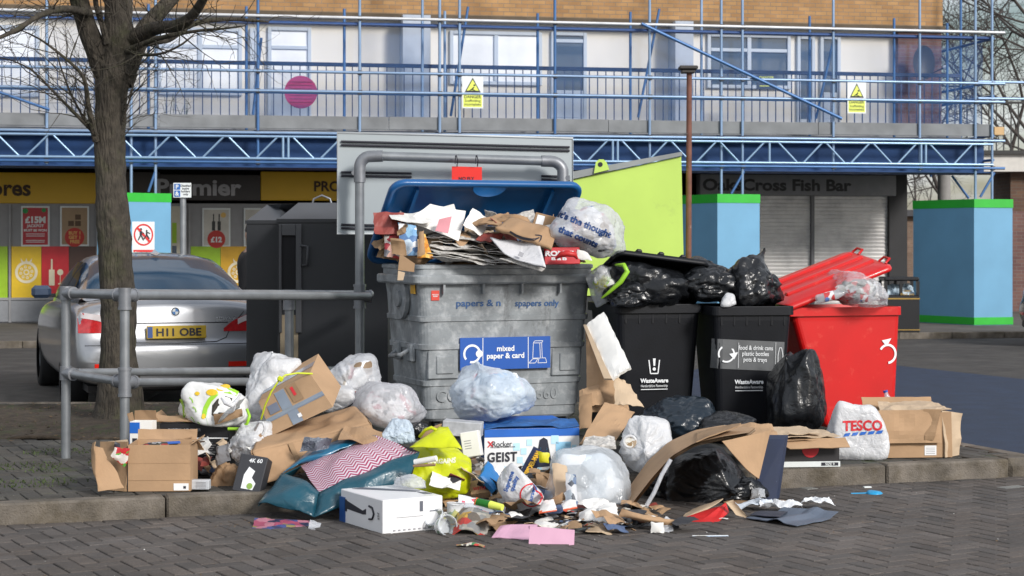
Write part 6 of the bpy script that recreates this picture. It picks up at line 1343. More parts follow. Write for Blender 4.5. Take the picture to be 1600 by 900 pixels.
# ---- green white bag
t, b, c = bag('shopping_bag', 'white and lime shopping bag with bee drawings lying open on its side', 332, 634, 11.05, 54, 32, 38, mat('bag_bee', (.78, .79, .78), .4, bump=.15, bs=20, kind='crinkle', transl=.1), seed=121, cr=.04, lump=.15, ry=8, sq=.5)
def grn(mb_, pj):
    bv_ = pj[0]
    def strip(pts, wd):
        q_ = []
        for i, (x, y) in enumerate(pts):
            d = V(pts[min(i+1, len(pts)-1)])-V(pts[max(i-1, 0)]); d.normalize()
            for sg in (-1, 1):
                p = P(x-d.y*wd*sg, y+d.x*wd*sg, 11.05); h = bv_.ray_cast(p+V((0, -1, 0)), V((0, 1, 0)), 3); q_.append(h[0]+V((0, -.004, 0)) if h[0] is not None else p+V((0, -.05, 0)))
        mb_._add(q_, [(2*i, 2*i+1, 2*i+3, 2*i+2) for i in range(len(pts)-1)])
    strip([(286, 622), (289, 634), (290, 648), (293, 658)], 3.5); strip([(344, 612), (334, 622), (328, 634), (326, 648), (330, 660)], 3.6); strip([(344, 612), (356, 608), (366, 610), (374, 614)], 3.5)
    for x, y in ((302, 618), (308, 632), (304, 648), (316, 655)): strip([(x, y), (x+4, y+3), (x+6, y+8)], .8)
def yel(mb_, pj):
    bv_ = pj[0]
    for x, y, rx_, ry_ in ((337, 610, 9, 5), (314, 612, 4, 3), (326, 646, 3, 4), (352, 604, 8, 4)):
        ring_ = []
        for k in range(14): a = 2*math.pi*k/14; p = P(x+rx_*math.cos(a), y+ry_*math.sin(a), 11.05); h = bv_.ray_cast(p+V((0, -1, 0)), V((0, 1, 0)), 3); ring_.append(h[0]+V((0, -.005, 0)) if h[0] is not None else p)
        mb_._add(ring_, [tuple(range(14))])
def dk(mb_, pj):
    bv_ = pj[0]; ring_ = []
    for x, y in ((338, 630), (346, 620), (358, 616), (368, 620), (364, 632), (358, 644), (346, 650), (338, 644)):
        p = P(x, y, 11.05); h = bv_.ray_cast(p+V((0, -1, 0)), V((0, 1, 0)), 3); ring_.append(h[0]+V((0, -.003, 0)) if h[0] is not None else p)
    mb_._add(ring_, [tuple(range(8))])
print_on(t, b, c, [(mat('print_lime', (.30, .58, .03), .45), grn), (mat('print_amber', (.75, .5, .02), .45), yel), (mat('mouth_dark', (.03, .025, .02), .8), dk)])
b = MB(M_bw); b.tube([P(346, 622, 10.62), P(352, 630, 10.55), P(362, 634, 10.55), P(370, 626, 10.6), P(376, 616, 10.7)], .012, 8, rads=[.006, .012, .014, .012, .006]); b.patch(P(340, 660, 10.75), P(366, 640, 10.6), P(384, 612, 10.72), P(376, 640, 10.8), 8, 6, cr=.02, th=.003, smooth=True); tag(b.build('plastic_scrap'), 'white torn plastic draped in the open mouth of the bee bag', 'plastic')
b = MB(mat('print_lime', (0, 0, 0))); b.tube([P(386, 640, 10.8), P(390, 650, 10.75), P(386, 662, 10.75), P(376, 670, 10.8), P(356, 670, 10.8)], .01, 6); tag(b.build('bag_strap'), 'lime edge strap hanging below the bee bag', 'strap')
scrap('cardboard_piece', 'dark edged cardboard showing inside the bee bag', 'cardboard', [(336, 664), (380, 650), (378, 638), (334, 648)], 10.85, M_cbd, .004)

# ---- left boxes
t = carton('brown_box', 'plain brown box at the left end of the pile with a flap hanging open', V((P(200, 0, 10.25).x, 10.25, IZ)), 2, .355, .30, .265, M_cb, lid=False, flaps=(('b', 15, .06), ('r', 60, .05)))
b = MB(M_cbd); b.ext((0.001, -.002, .062), (.355, -.0005, .064)); b.ext((.0, -.0015, .16), (.355, -.0005, .161)); b.m = M_tag; b.ext((.26, -.003, .005), (.345, -.001, .045)); b.m = M_blk; b.ext((.315, -.004, .015), (.33, -.003, .03)); b.build('label', t)
b = MB(mixmat('box_junk', [(.3, .02, .02), (.4, .4, .4), (.03, .03, .03), (.2, .1, .06), (.04, .05, .04), (.2, .2, .22)], 22)); blob(b, (.12, .15, .14), (.13, .12, .12), seed=2, cr=.15, s_=4); b.build('contents', t)
b = MB(M_cbd); b.patch(P(200, 690, 10.3), P(158, 690, 10.45), P(160, 765, 10.3), P(199, 768, 10.25), 10, 10, cr=.012, th=.005, seed=4); b.m = M_cb; b.patch(P(150, 690, 10.15), P(160, 700, 10.3), P(196, 762, 10.12), P(152, 768, 10.1), 10, 8, cr=.015, bulge=.05, th=.005, seed=8); b.m = M_cbl; b.patch(P(163, 690, 10.55), P(200, 688, 10.5), P(200, 735, 10.4), P(172, 720, 10.45), 8, 6, cr=.006, th=.005)
tag(b.build('torn_flaps'), 'torn curled cardboard flaps left of the plain brown box', 'cardboard')
M_cr = mixmat('red_wrapper', [(.55, .02, .02), (.5, .03, .04), (.1, .35, .05), (.7, .65, .6)], 30)
scrap('crisp_packet', 'red crumpled packet spilling from the left brown box', 'packet', [(174, 712), (196, 730), (204, 700), (180, 698)], 10.22, M_cr, .02); scrap('crisp_packet', 'black and white packet poking up from the left brown box', 'packet', [(178, 716), (200, 712), (205, 700), (180, 690)], 10.35, mixmat('bw_wrapper', [(.6, .6, .6), (.03, .03, .04), (.5, .5, .52), (.02, .02, .03)], 26), .015)
t = carton('drinks_carton', 'blue and white carton standing open behind the left brown box', qd(203, 10.75, .13+.13), -4, .135, .10, .22, M_pap, lid=False, flaps=(('b', -5, .06), ('l', 20, .05)), fm_=M_cbd)
b = MB(mat('print_royal', (0, 0, 0))); b.ext((0, -.002, .15), (.06, -.0005, .215)); b.ext((-.002, 0, .0), (-.0005, .1, .21)); b.m = M_blk; b.ext((.015, -.002, .07), (.045, -.001, .12)); b.ext((.09, -.002, .08), (.125, -.001, .13)); b.ext((.02, -.003, .1), (.03, -.002, .11)); b.build('print', t)
t = carton('black_box', 'tall black appliance box with white lettering behind the brown box', qd(250, 10.95, IZ), 1, .42, .30, .32, mat('box_black', (.014, .014, .017), .45), flaps=(('l', 40, .07),), fm_=M_cb)
b = MB(M_cb); b.patch((0-.04, -.01, .33), (.42, -.01, .325), (.42, .12, .33), (-.04, .1, .36), 12, 5, cr=.01, th=.006); b.m = M_w; b.ext((.20, -.003, .225), (.415, -.001, .232)); b.m = mat('print_grey', (.3, .3, .32))
for i in range(13): b.ext((.27, -.003, .03+i*.014), (.27+.05+.03*((i*7) % 3)/3, -.001, .033+i*.014)); b.ext((.35, -.003, .03+i*.014), (.35+.03+.03*((i*5) % 3)/3, -.001, .033+i*.014))
b.text('DIGITAL AIR FRYER', (.15, -.002, .28), (1, 0, 0), (0, 0, 1), w=.2); b.m = mat('print_scarlet', (0, 0, 0)); b.disc((.25, -.002, .14), (0, -1, 0), .009, 8); b.build('print', t)
b = MB(M_cb); b.patch(P(228, 690, 10.6), P(300, 683, 10.55), P(298, 672, 10.8), P(236, 676, 10.9), 10, 4, cr=.01, th=.006); b.m = mat('print_royal', (0, 0, 0)); b.patch(P(230, 695, 10.5), P(282, 692, 10.5), P(280, 686, 10.6), P(232, 688, 10.6), 6, 3, th=.003); tag(b.build('cardboard_piece'), 'long brown flap with blue edge lying over the left brown box', 'cardboard')
t = carton('small_white_box', 'small pale carton on the kerb right of the plain brown box', qd(298, 10.32, IZ), -3, .105, .06, .055, mat('carton_pale', (.5, .52, .55), .6, var=.15, vs=40)); b = MB(mat('print_grey', (0, 0, 0)))
for i in range(5): b.ext((.03, -.002, .01+i*.008), (.09, -.001, .013+i*.008))
b.build('print', t)
t = carton('camera_carton', 'black and white toothed carton lying tilted by the kraft parcel', qd(362, 10.27, IZ+.005), -12, .165, .10, .22, mat('box_charcoal', (.035, .036, .042), .5), rx=-20, ry=8)
b = MB(M_w); b.plate([(.05, -.002, .02), (.12, -.002, .02), (.13, -.002, .06), (.10, -.002, .09), (.11, -.002, .13), (.07, -.002, .15), (.05, -.002, .10)], .002); b.text('SALTER', (.1, -.002, .19), (1, 0, .1), (0, 0, 1), w=.08) if False else b.text('4K 60', (.1, -.002, .19), (1, 0, .1), (0, 0, 1), w=.08); b.m = mat('print_leaf', (.25, .4, .08)); b.disc((.10, -.004, .04), (0, -1, 0), .018, 12); b.build('print', t)
# taped box
def face_map(name, lab, cat, corners, m, extra=None, depthv=None, rim=None):
    """box from near-face corners (world) swept by depthv; extra(b, f) draws with f(u,v,off)->point"""
    c0 = sum((V(c) for c in corners), V())/4; t = T(name, lab, cat, (c0.x, c0.y, min(c.z for c in corners)))
    dv = V(depthv); b = MB(m); q = [V(c) for c in corners]; b._add(q+[p+dv for p in q], [(0, 1, 2, 3), (1, 5, 6, 2), (5, 4, 7, 6), (4, 0, 3, 7), (3, 2, 6, 7), (4, 5, 1, 0)]); b.build('body', t, True)
    n_ = (q[1]-q[0]).cross(q[3]-q[0]).normalized(); n_ = n_ if n_.dot(dv) < 0 else -n_
    f = lambda u, v, off=.003: (q[0]*(1-u)*(1-v)+q[1]*u*(1-v)+q[2]*u*v+q[3]*(1-u)*v)+n_*off
    top = lambda u, v, off=.003: (q[3]*(1-u)+q[2]*u)+dv*v+V((0, 0, off))
    if extra: b = MB(m); extra(b, f, top, q); b.build('print', t, True)
    return t
def q4(b, f, u0, v0, u1, v1, m, off=.003): b.m = m; b._add([f(u0, v0, off), f(u1, v0, off), f(u1, v1, off), f(u0, v1, off)], [(0, 1, 2, 3)])
def ex(b, f, top, q):
    q4(b, f, 0, .34, 1, .46, M_tape); q4(b, f, .0, .36, 1, .42, M_tape, .005); q4(b, f, .35, .0, .52, .34, M_tape, .004); q4(b, f, .30, .46, .48, .98, M_tape, .004); q4(b, f, .52, .5, .70, .98, M_cbd, .006); q4(b, f, .58, .66, .63, .9, mat('print_scarlet', (0, 0, 0)), .008); q4(b, f, .1, .5, .28, .75, mat('parcel_tape2', (.16, .18, .24), .3), .005)
    q4(b, top, .0, .35, 1, .6, M_tape); q4(b, f, .48, .1, .54, .2, M_tag, .008)
face_map('taped_box', 'brown box wrapped in grey tape tilted on the kraft parcel', 'box', [P(426, 680, 10.75), P(520, 636, 10.7), P(484, 583, 10.95), P(404, 628, 10.98)], M_cb, ex, (.02, .30, .10))
# kraft parcel
b = MB(M_kraft); 
def rbar(b, A, B_, w0, h0, seed, tw=0., taper=1., n=22, cr=.02):
    A, B_ = V(A), V(B_); d = (B_-A).normalized(); s_ = d.cross(V((0, 0, 1))).normalized(); u_ = s_.cross(d); k = 20; rings = []
    for i in range(n+1):
        f = i/n; c_ = A.lerp(B_, f); e = min(1, .55+2.2*math.sqrt(max(0, min(f, 1-f)))*1.2); ring_ = []
        for j in range(k):
            a = 2*math.pi*j/k+tw*f; x, y = math.cos(a), math.sin(a); m_ = (abs(x)**5+abs(y)**5)**(-.2); x *= m_; y *= m_
            p = c_+s_*x*w0*e*(1-(1-taper)*f)+u_*y*h0*e*(1-(1-taper)*f); q_ = p*6+V((seed, 0, 0)); p = p+(s_*x+u_*y)*cr*(.5-2*abs(noise.noise(q_))); ring_.append(p)
        rings.append(ring_)
    loft(b, rings, True, True, True)
kp = [P(412, 756, 10.38), P(592, 702, 10.78), P(578, 662, 10.85), P(394, 706, 10.42)]; kt = [P(552, 634, 11.2), P(410, 676, 10.9)]
kfn = lambda u, v: .018*min(1, 6*v, 6*(1-v))*(1-2.4*abs(noise.noise(V((u*4, v*2.2, 3)))))
b.patch(kp[0], kp[1], kp[2], kp[3], 40, 14, cs=7, th=.004, fn=kfn, smooth=True); b.patch(kp[3], kp[2], kt[0], kt[1], 40, 14, cs=7, th=.004, fn=lambda u, v: kfn(u+.3, v), smooth=True)
b.patch(P(404, 744, 10.75), kp[0], kp[3], kt[1], 8, 8, cr=.012, cs=9, th=.004, seed=7); b.patch(kp[1], kp[1]+V((.0, .3, 0)), kt[0], kp[2], 8, 8, cr=.012, th=.004, seed=8)
b.m = M_cbd; b.patch(kp[3].lerp(kp[2], .30)+V((0, -.022, 0)), kp[3].lerp(kp[2], .34)+V((0, -.022, 0)), kp[0].lerp(kp[1], .36)+V((0, -.022, 0)), kp[0].lerp(kp[1], .32)+V((0, -.022, 0)), 3, 8, cr=.004, th=.002)
tag(b.build('paper_parcel'), 'long brown kraft wrapped parcel under the taped box', 'parcel')
b = MB(M_kraft); b.patch(P(540, 662, 10.75), P(598, 676, 10.7), P(596, 694, 10.5), P(528, 686, 10.5), 12, 6, cr=.02, th=.004); tag(b.build('torn_paper'), 'torn kraft paper end flapping at the right of the long parcel', 'paper')
scrap('plastic_scrap', 'crumpled grey plastic between kraft parcel and gift bag', 'plastic', [(468, 706), (512, 702), (520, 684), (476, 682)], 10.4, mat('plastic_grey', (.16, .18, .22), .3, bump=.5, kind='crinkle'), .03)
# teal gift bag with zigzag
M_teal = mat('bag_teal', (.006, .062, .095), .35, var=.2, vs=7, bump=.2, bs=22, kind='crinkle', coat=.2); M_tealb = mat('bag_tealblue', (.008, .11, .21), .35, var=.2, vs=7, coat=.2, col2=(.35, .06, .12), c2pos=(.66, .69), c2s=16)
def zigmat():
    m = bpy.data.materials.new('zigzag'); m.use_nodes = True; n = m.node_tree.nodes; l = m.node_tree.links; b = n['Principled BSDF']; b.inputs['Roughness'].default_value = .4
    a = n.new('ShaderNodeUVMap'); sp = n.new('ShaderNodeSeparateXYZ'); l.new(a.outputs[0], sp.inputs[0])
    p = n.new('ShaderNodeMath'); p.operation = 'PINGPONG'; p.inputs[1].default_value = .5; mu = n.new('ShaderNodeMath'); mu.operation = 'MULTIPLY'; mu.inputs[1].default_value = 9; l.new(sp.outputs['X'], mu.inputs[0]); l.new(mu.outputs[0], p.inputs[0])
    mv = n.new('ShaderNodeMath'); mv.operation = 'MULTIPLY'; mv.inputs[1].default_value = 17; l.new(sp.outputs['Y'], mv.inputs[0]); ad = n.new('ShaderNodeMath'); ad.operation = 'MULTIPLY_ADD'; ad.inputs[1].default_value = 2.4; l.new(p.outputs[0], ad.inputs[0]); l.new(mv.outputs[0], ad.inputs[2])
    fr_ = n.new('ShaderNodeMath'); fr_.operation = 'FRACT'; l.new(ad.outputs[0], fr_.inputs[0]); g = n.new('ShaderNodeMath'); g.operation = 'GREATER_THAN'; g.inputs[1].default_value = .5; l.new(fr_.outputs[0], g.inputs[0])
    x = n.new('ShaderNodeMixRGB'); x.inputs[1].default_value = (.30, .03, .09, 1); x.inputs[2].default_value = (.58, .52, .58, 1); l.new(g.outputs[0], x.inputs[0]); l.new(x.outputs[0], b.inputs['Base Color']); return m
t = T('gift_bag', 'teal gift bag with zigzag striped side lying across the kerb', 'bag', (P(520, 0, 10.2).x, 10.2, 0))
A = P(405, 792, 10.0); B0 = P(492, 808, 9.98); Cc = P(500, 776, 10.0); D_ = P(655, 716, 10.25); E_ = P(586, 682, 10.6); F_ = P(478, 716, 10.5); Gg = P(420, 752, 10.25); H_ = P(640, 735, 10.4)
b = MB(zigmat()); nx, ny = 24, 12; q = [P(498, 768, 10.03), P(655, 706, 10.3), P(588, 681, 10.6), P(470, 728, 10.40)]
vs_ = []; uv = []
for j in range(ny+1):
    for i in range(nx+1):
        u, v = i/nx, j/ny; p = q[0]*(1-u)*(1-v)+q[1]*u*(1-v)+q[2]*u*v+q[3]*(1-u)*v; p = p+V((0, -.4, 1)).normalized()*(.055*math.sin(math.pi*u)*math.sin(math.pi*v)+.014*(.4-2*abs(noise.noise(p*7)))); vs_.append(p)
fs_ = [(j*(nx+1)+i, j*(nx+1)+i+1, (j+1)*(nx+1)+i+1, (j+1)*(nx+1)+i) for j in range(ny) for i in range(nx)]
b._add(vs_, fs_, True); o = b.build('striped_panel', t, True); uvl = o.data.uv_layers.new(name='UVMap')
for p in o.data.polygons:
    for li, vi in zip(p.loop_indices, p.vertices): j, i = divmod(vi, nx+1); uvl.data[li].uv = (i/nx, j/ny)
b = MB(M_teal)
b.patch(P(403, 790, 9.98), P(490, 811, 9.9), P(499, 769, 10.02), P(440, 742, 10.2), 12, 10, bulge=.06, cr=.02, th=.005, smooth=True); b.patch(P(490, 811, 9.9), P(640, 748, 10.15), P(656, 706, 10.29), P(499, 769, 10.02), 14, 8, bulge=.05, cr=.018, th=.005, smooth=True); b.patch(P(403, 790, 9.98), P(440, 742, 10.2), P(472, 727, 10.41), P(430, 770, 10.6), 8, 6, th=.005)
b.build('side_panel', t, True)
b = MB(M_tealb); b.patch(P(440, 742, 10.2), P(472, 727, 10.39), P(588, 680, 10.61), P(500, 690, 10.75), 14, 8, bulge=.02, cr=.012, th=.005, smooth=True); b.build('top_panel', t, True)
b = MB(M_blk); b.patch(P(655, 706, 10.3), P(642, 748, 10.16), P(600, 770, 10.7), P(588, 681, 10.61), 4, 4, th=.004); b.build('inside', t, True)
b = MB(M_pap); b.patch(P(560, 792, 10.1), P(645, 790, 10.1), P(640, 740, 10.3), P(560, 740, 10.3), 4, 4, th=.004)
# white console box
t = carton('console_box', 'long white console box lying on the paving in front of the gift bag', G(598, 838, 0), 0, .36, .52, .19, mat('box_gloss_white', (.80, .80, .81), .35, var=.03)); t.rotation_euler.z = math.atan2(.18, .305)
MW[t.name] = Matrix.Translation(t.location) @ Euler((0, 0, t.rotation_euler.z)).to_matrix().to_4x4()
b = MB(M_blk); b.plate([(-.002, .17, .11), (-.002, .42, .155), (-.002, .42, .10), (-.002, .17, .085)], .002) if False else None
def sidep(pts, mm): b.m = mm; b.plate([(-.0015, y, z) for y, z in pts], .002)
sidep([(.44, .135), (.24, .105), (.20, .12), (.20, .09), (.24, .085), (.44, .09), (.44, .075), (.47, .075), (.47, .14), (.44, .14)], M_blk); b.tube([(-.003, .16, .14), (-.003, .12, .135), (-.003, .10, .105), (-.003, .12, .075), (-.003, .16, .07)], .006, 6)
b.m = mat('print_slate', (.12, .13, .16), .4); b.plate([(.05, .48, .192), (.30, .20, .192), (.34, .22, .192), (.12, .50, .192)], .002); b.plate([(.30, .10, .192), (.34, .08, .192), (.34, .16, .192), (.30, .18, .192)], .002)
b.ext((.22, -.002, .115), (.24, -.001, .17)); b.ext((.28, -.002, .11), (.33, -.001, .116)); b.m = mat('print_grey', (0, 0, 0)); b.ext((.08, -.002, .09), (.24, -.001, .093)); 
for i in range(9): b.ext((.06+i*.03, -.002, .02), (.075+i*.03, -.001, .028))
b.m = M_blk; b.text('PS5', (-.0035, .045, .1), (0, -.2, -1), (0, -1, 0), h=.02) ; b.build('print', t)
b = MB(mat('gloss_blue', (.02, .08, .28), .3)); b.ext((-.006, .46, -.0), (-.0, .525, .15)); b.build('blue_edge', t)
bag('bubble_wrap', 'small frosted wrap on the top rear of the white console box', 640, 752, 9.95, 22, 11, 20, M_bt, seed=130, cr=.1)
# flattened colourful box
scrap('toy_carton', 'flattened colourful carton lying left of the white console box', 'carton', [(392, 834), (480, 838), (486, 816, .25), (398, 812, .25)], 9.6, mixmat('toy_print', [(.3, .05, .1), (.03, .03, .09), (.4, .15, .2), (.04, .06, .2), (.25, .2, .06), (.02, .02, .06)], 18), .01, th=.02); scrap('plastic_scrap', 'pale torn wrap at the right end of the colourful carton', 'plastic', [(476, 840), (490, 836), (502, 818, .2), (486, 814, .2)], 9.55, M_bt, .02)
# yellow bag
M_yb = mat('bag_yellow', (.62, .68, .01), .36, var=.08, bump=.25, bs=18, kind='crinkle', transl=.15)
t, b, c = bag('carrier_bag', 'acid yellow carrier bag slumped between gift bag and chair box', 684, 736, 10.45, 52, 48, 44, M_yb, seed=141, cr=.06, lump=.2, sq=.4, knot=(.0, -.1, 1), tip=.12, nf=7)
def yprint(mb_, pj): mb_.text('BARGAINS', P(692, 715, 10.45)+V((0, -.3, 0)), (1, 0, .03), (0, 0, 1), w=.16, bold=.05, proj=pj, off=.004, fine=.12)
print_on(t, b, c, [(mat('bag_print_cream', (.75, .75, .55), .5), yprint)])
b = MB(M_yb); b.patch(P(640, 700, 10.25), P(722, 704, 10.2), P(700, 668, 10.35), P(664, 684, 10.4), 14, 8, cr=.015, th=.004, bulge=.03, smooth=True); b.tube([P(656, 682, 10.4), P(664, 672, 10.35), P(674, 668, 10.35), P(682, 672, 10.35)], .01, 6); tag(b.build('bag_flap'), 'folded over top flap of the acid yellow carrier bag', 'bag flap')
b = MB(M_capr); b.box(P(719, 694, 10.15), (.04, .02, .03), (0, .2, 0)); b.build('x'); bpy.data.objects.remove(bpy.data.objects['x'])
b = MB(M_pap); b.cyl(P(648, 722, 10.0), P(682, 716, 9.95), .016, 12); tag(b.build('paper_roll'), 'white paper tube lying across the yellow bag', 'roll'); b = MB(M_cbd); b.cyl(P(646, 728, 10.0), P(680, 726, 9.95), .008, 8); tag(b.build('wooden_stick'), 'thin brown stick just below the white paper tube', 'stick')
scrap('cardboard_piece', 'brown cardboard corner tucked behind the yellow bag top', 'cardboard', [(655, 690), (684, 680), (690, 662), (660, 672)], 10.6, M_cbd, .006)
# chair box
def geist(b, f, top, q):
    R_ = mat('print_royal', (0, 0, 0)); q4(b, f, 0, .86, 1, 1, R_, .002); q4(b, top, 0, 0, 1, 1, R_, .002); sk = mat('print_sky', (.30, .60, .82), .5, var=0); sk2 = mat('print_sky2', (.50, .75, .88), .5, var=0)
    for u, v, s_ in ((.38, .55, .06), (.34, .40, .06), (.30, .62, .07), (.20, .22, .07), (.28, .10, .08), (.44, .70, .06), (.75, .45, .16), (.85, .68, .04), (.70, .72, .08), (.90, .30, .07), (.40, .25, .08), (.10, .05, .05), (.66, .1, .1), (.92, .6, .05), (.5, .2, .1)): q4(b, f, u, v, min(1, u+s_), v+s_*1.9, sk if int(u*100) % 2 else sk2, .0025)
    xd = (q[1]-q[0]).normalized(); yd = (q[3]-q[0]).normalized(); b.m = mat('print_scarlet', (0, 0, 0)); b.text('X', f(.062, .745, .004), xd, yd, h=.038, bold=.02); b.m = M_blk; b.text('Rocker', f(.185, .745, .004), xd, yd, w=.125, h=.036, bold=0); b.text('THE ULTIMATE GAMING CHAIR', f(.19, .69, .004), xd, yd, w=.16, h=.008); b.text('GEIST', f(.185, .52, .004), xd, yd, w=.19, h=.062, bold=.03, space=1.1)
    b.text('GAMING CHAIR', f(.18, .30, .004), xd, yd, w=.12, h=.012); b.text('X ROCKER ESPORTS', f(.2, .18, .004), xd, yd, w=.16, h=.01)
    # picture of the chair
    b.m = mat('chair_ink', (.015, .02, .04), .5); g = lambda pts: b._add([f(u, v, .005) for u, v in pts], [tuple(range(len(pts)))])
    g([(.56, .62), (.58, .80), (.62, .84), (.66, .80), (.68, .62), (.70, .45), (.56, .45)]); g([(.54, .45), (.72, .45), (.75, .34), (.55, .32)]); b.m = mat('print_cyan', (.05, .45, .75), .5); g([(.585, .66), (.595, .67), (.605, .46), (.595, .46)]); g([(.655, .46), (.665, .46), (.66, .66), (.65, .67)])
Ych = 11.2
t = face_map('chair_box', 'blue and white gaming chair box standing in the middle of the pile', 'box', [P(757, 762, Ych-.02), P(905, 756, Ych+.12), P(905, 668, Ych+.12), P(757, 671, Ych-.02)], mat('box_white', (.80, .81, .82), .5, var=.04), geist, (-.16, .36, .04))
b = MB(mat('print_navyside', (.02, .10, .30), .5, var=.3, vs=20)); p_ = P(757, 671, Ych-.02); dv = V((-.16, .36, .04)); p0 = P(757, 762, Ych-.02)
b._add([p_+V((-.004, 0, 0)), p_+dv+V((-.004, 0, 0)), p0+dv+V((-.004, 0, 0)), p0+V((-.004, 0, 0))], [(0, 1, 2, 3)]); b.build('side_print', t, True)
b = MB(mat('print_navyside', (0, 0, 0))); b.patch(P(757, 671, Ych-.03), P(905, 667, Ych+.11), P(898, 655, Ych+.3), P(760, 662, Ych+.2), 14, 4, cr=.012, th=.005, bulge=.02); b.build('flap', t, True)
b = MB(mat('print_navyside', (0, 0, 0))); b.patch(P(712, 666, Ych+.3), P(758, 672, Ych), P(770, 656, Ych+.3), P(716, 656, Ych+.5), 8, 4, cr=.01, th=.005); b.build('flap', t, True)
# small white box, junk left of chair box
t = carton('small_white_box', 'small white medicine carton wedged left of the chair box', P(724, 716, 10.6), -8, .11, .08, .15, M_pap, rx=-6, ry=-10); b = MB(mat('print_grey', (0, 0, 0)))
for i in range(4): b.ext((.02, -.002, .05+i*.015), (.06, -.001, .054+i*.015))
b.build('print', t)
t = carton('grey_carton', 'grey striped flat carton behind the yellow bag', P(690, 680, 11.0), -5, .24, .15, .09, mat('carton_grey', (.42, .43, .45), .6, var=.25, vs=20), rx=0, ry=4)
bag('rubbish_bag', 'little black bag poking out behind the yellow bag', 655, 672, 11.0, 22, 14, 20, M_bk, seed=150, cr=.1, group='black rubbish bags')
b = MB(mixmat('junk_mix', [(.03, .025, .02), (.18, .17, .16), (.16, .10, .06), (.02, .02, .02), (.02, .02, .03), (.4, .39, .36), (.10, .07, .05)], 24)); blob(b, P(738, 765, 10.75), (.13, .12, .09), seed=9, cr=.18, s_=5); blob(b, P(856, 775, 10.7), (.16, .14, .09), seed=12, cr=.18, s_=5); blob(b, P(700, 715, 11.0), (.2, .2, .10), seed=14, cr=.22, s_=5); blob(b, P(810, 790, 10.3), (.4, .2, .05), seed=19, cr=.25, s_=5); blob(b, P(940, 800, 10.15), (.32, .2, .04), seed=23, cr=.25, s_=5)
dull = [M_cb, M_cbd, M_cbd, M_cbl, M_pap, M_pap, mat('dull_dark', (.03, .03, .035), .5), mat('dull_grey', (.2, .2, .21), .5), mat('print_dull_red', (0, 0, 0)), mat('print_dull_blue', (0, 0, 0)), mat('dull_dark', (0, 0, 0))]
junk(b, 55, (690, 890, 735, 800, 10.2, 10.6), dull, (.03, .09), jr); junk(b, 40, (230, 420, 690, 745, 10.5, 10.9), dull, (.03, .07), jr)
for i in range(120):
    g = G(jr.gauss(860, 95), jr.uniform(798, 838), .0); s_ = jr.choice((.012, .02, .03, .05, .085))*jr.uniform(.8, 1.2); b.m = jr.choice(dull); a_ = jr.uniform(0, 6.3); a, d = V((math.cos(a_), math.sin(a_), jr.gauss(0, .2)))*s_, V((-math.sin(a_), math.cos(a_), jr.gauss(0, .25)))*s_*.7; c = g+V((0, 0, .015+jr.uniform(0, .03)+s_*.3)); b.patch(c-a-d, c+a-d, c+a+d, c-a+d, 5, 4, cr=s_*.2, cs=12, th=.002, bulge=s_*.2, seed=i, edge=s_*.1)
tag(b.build('loose_litter'), kind='stuff')
scrap('blue_carton', 'blue glossy open carton standing left of the hygiene bag', 'carton', [(750, 745), (772, 768), (786, 752, .1), (762, 720, .1)], 10.25, mat('card_blue', (.02, .16, .42), .4), .006, th=.03)
scrap('small_kraft_box', 'small kraft box with red mark under the blue carton', 'box', [(735, 774), (766, 770), (762, 750, .08), (734, 752, .08)], 10.3, M_cb, .004, th=.05, extra=lambda b, q: (setattr(b, 'm', mat('print_scarlet', (0, 0, 0))), b.text('WITH', (q[0]+q[2])/2+V((0, -.03, 0)), (1, 0, .05), (0, 0, 1), w=.07)))
# Numatic/hygiene bag
t, b, c = bag('carrier_bag', 'white bag with blue lettering and red ring in front of the chair box', 812, 768, 10.1, 28, 42, 20, M_bw, seed=153, cr=.05, lump=.2, sq=.5, rz=0, ry=-42)
def nb(mb_, pj):
    mb_.text('Nursery', P(832, 770, 10.1)+V((0, -.3, 0)), (.25, 0, 1), (-1, 0, .25), w=.11, bold=.03, proj=pj, off=.004, fine=.15); mb_.text('Supreme\nquality', P(800, 752, 10.1)+V((0, -.3, 0)), (.35, 0, 1), (-1, 0, .35), w=.12, bold=.03, proj=pj, off=.004, fine=.15)
def nr(mb_, pj): mb_.disc(P(830, 771, 10.1)+V((0, -.3, 0)), (0, -1, 0), .066, 26, .058, proj=(pj[0], V((0, 1, 0))), off=.004)
print_on(t, b, c, [(mat('print_ultra', (.02, .10, .38), .5), nb), (mat('print_scarlet', (0, 0, 0)), nr)])
# toy packaging with lettering
b = MB(mat('card_navy', (.012, .02, .06), .4)); q = [P(812, 738, 10.75), P(832, 742, 10.72), P(852, 706, 10.85), P(834, 698, 10.88)]; b.patch(*q, 8, 8, cr=.004, th=.01); b.m = mat('print_gold', (.75, .42, .02), .45)
d_ = (q[3]-q[0]).normalized(); s_ = (q[1]-q[0]).normalized(); b.text('SPIDER-MAN', (q[0]+q[2])/2+V((0, -.03, 0)), d_, -s_, w=.185, h=.035, bold=.05); tag(b.build('toy_package'), 'dark toy package with slanting gold capitals against the chair box', 'package')
scrap('price_card', 'yellow triangular card beside the toy package', 'card', [(844, 722), (858, 724), (858, 708), (840, 704)], 10.7, mat('card_yellow', (.65, .6, .02), .5), .004)
scrap('blue_wrapper', 'blue striped wrapper leaning below the toy package', 'wrapper', [(826, 762), (842, 770), (846, 735, .1), (832, 732, .1)], 10.55, mixmat('wrap_blue', [(.02, .1, .35), (.05, .2, .5), (.6, .6, .65)], 20), .012)
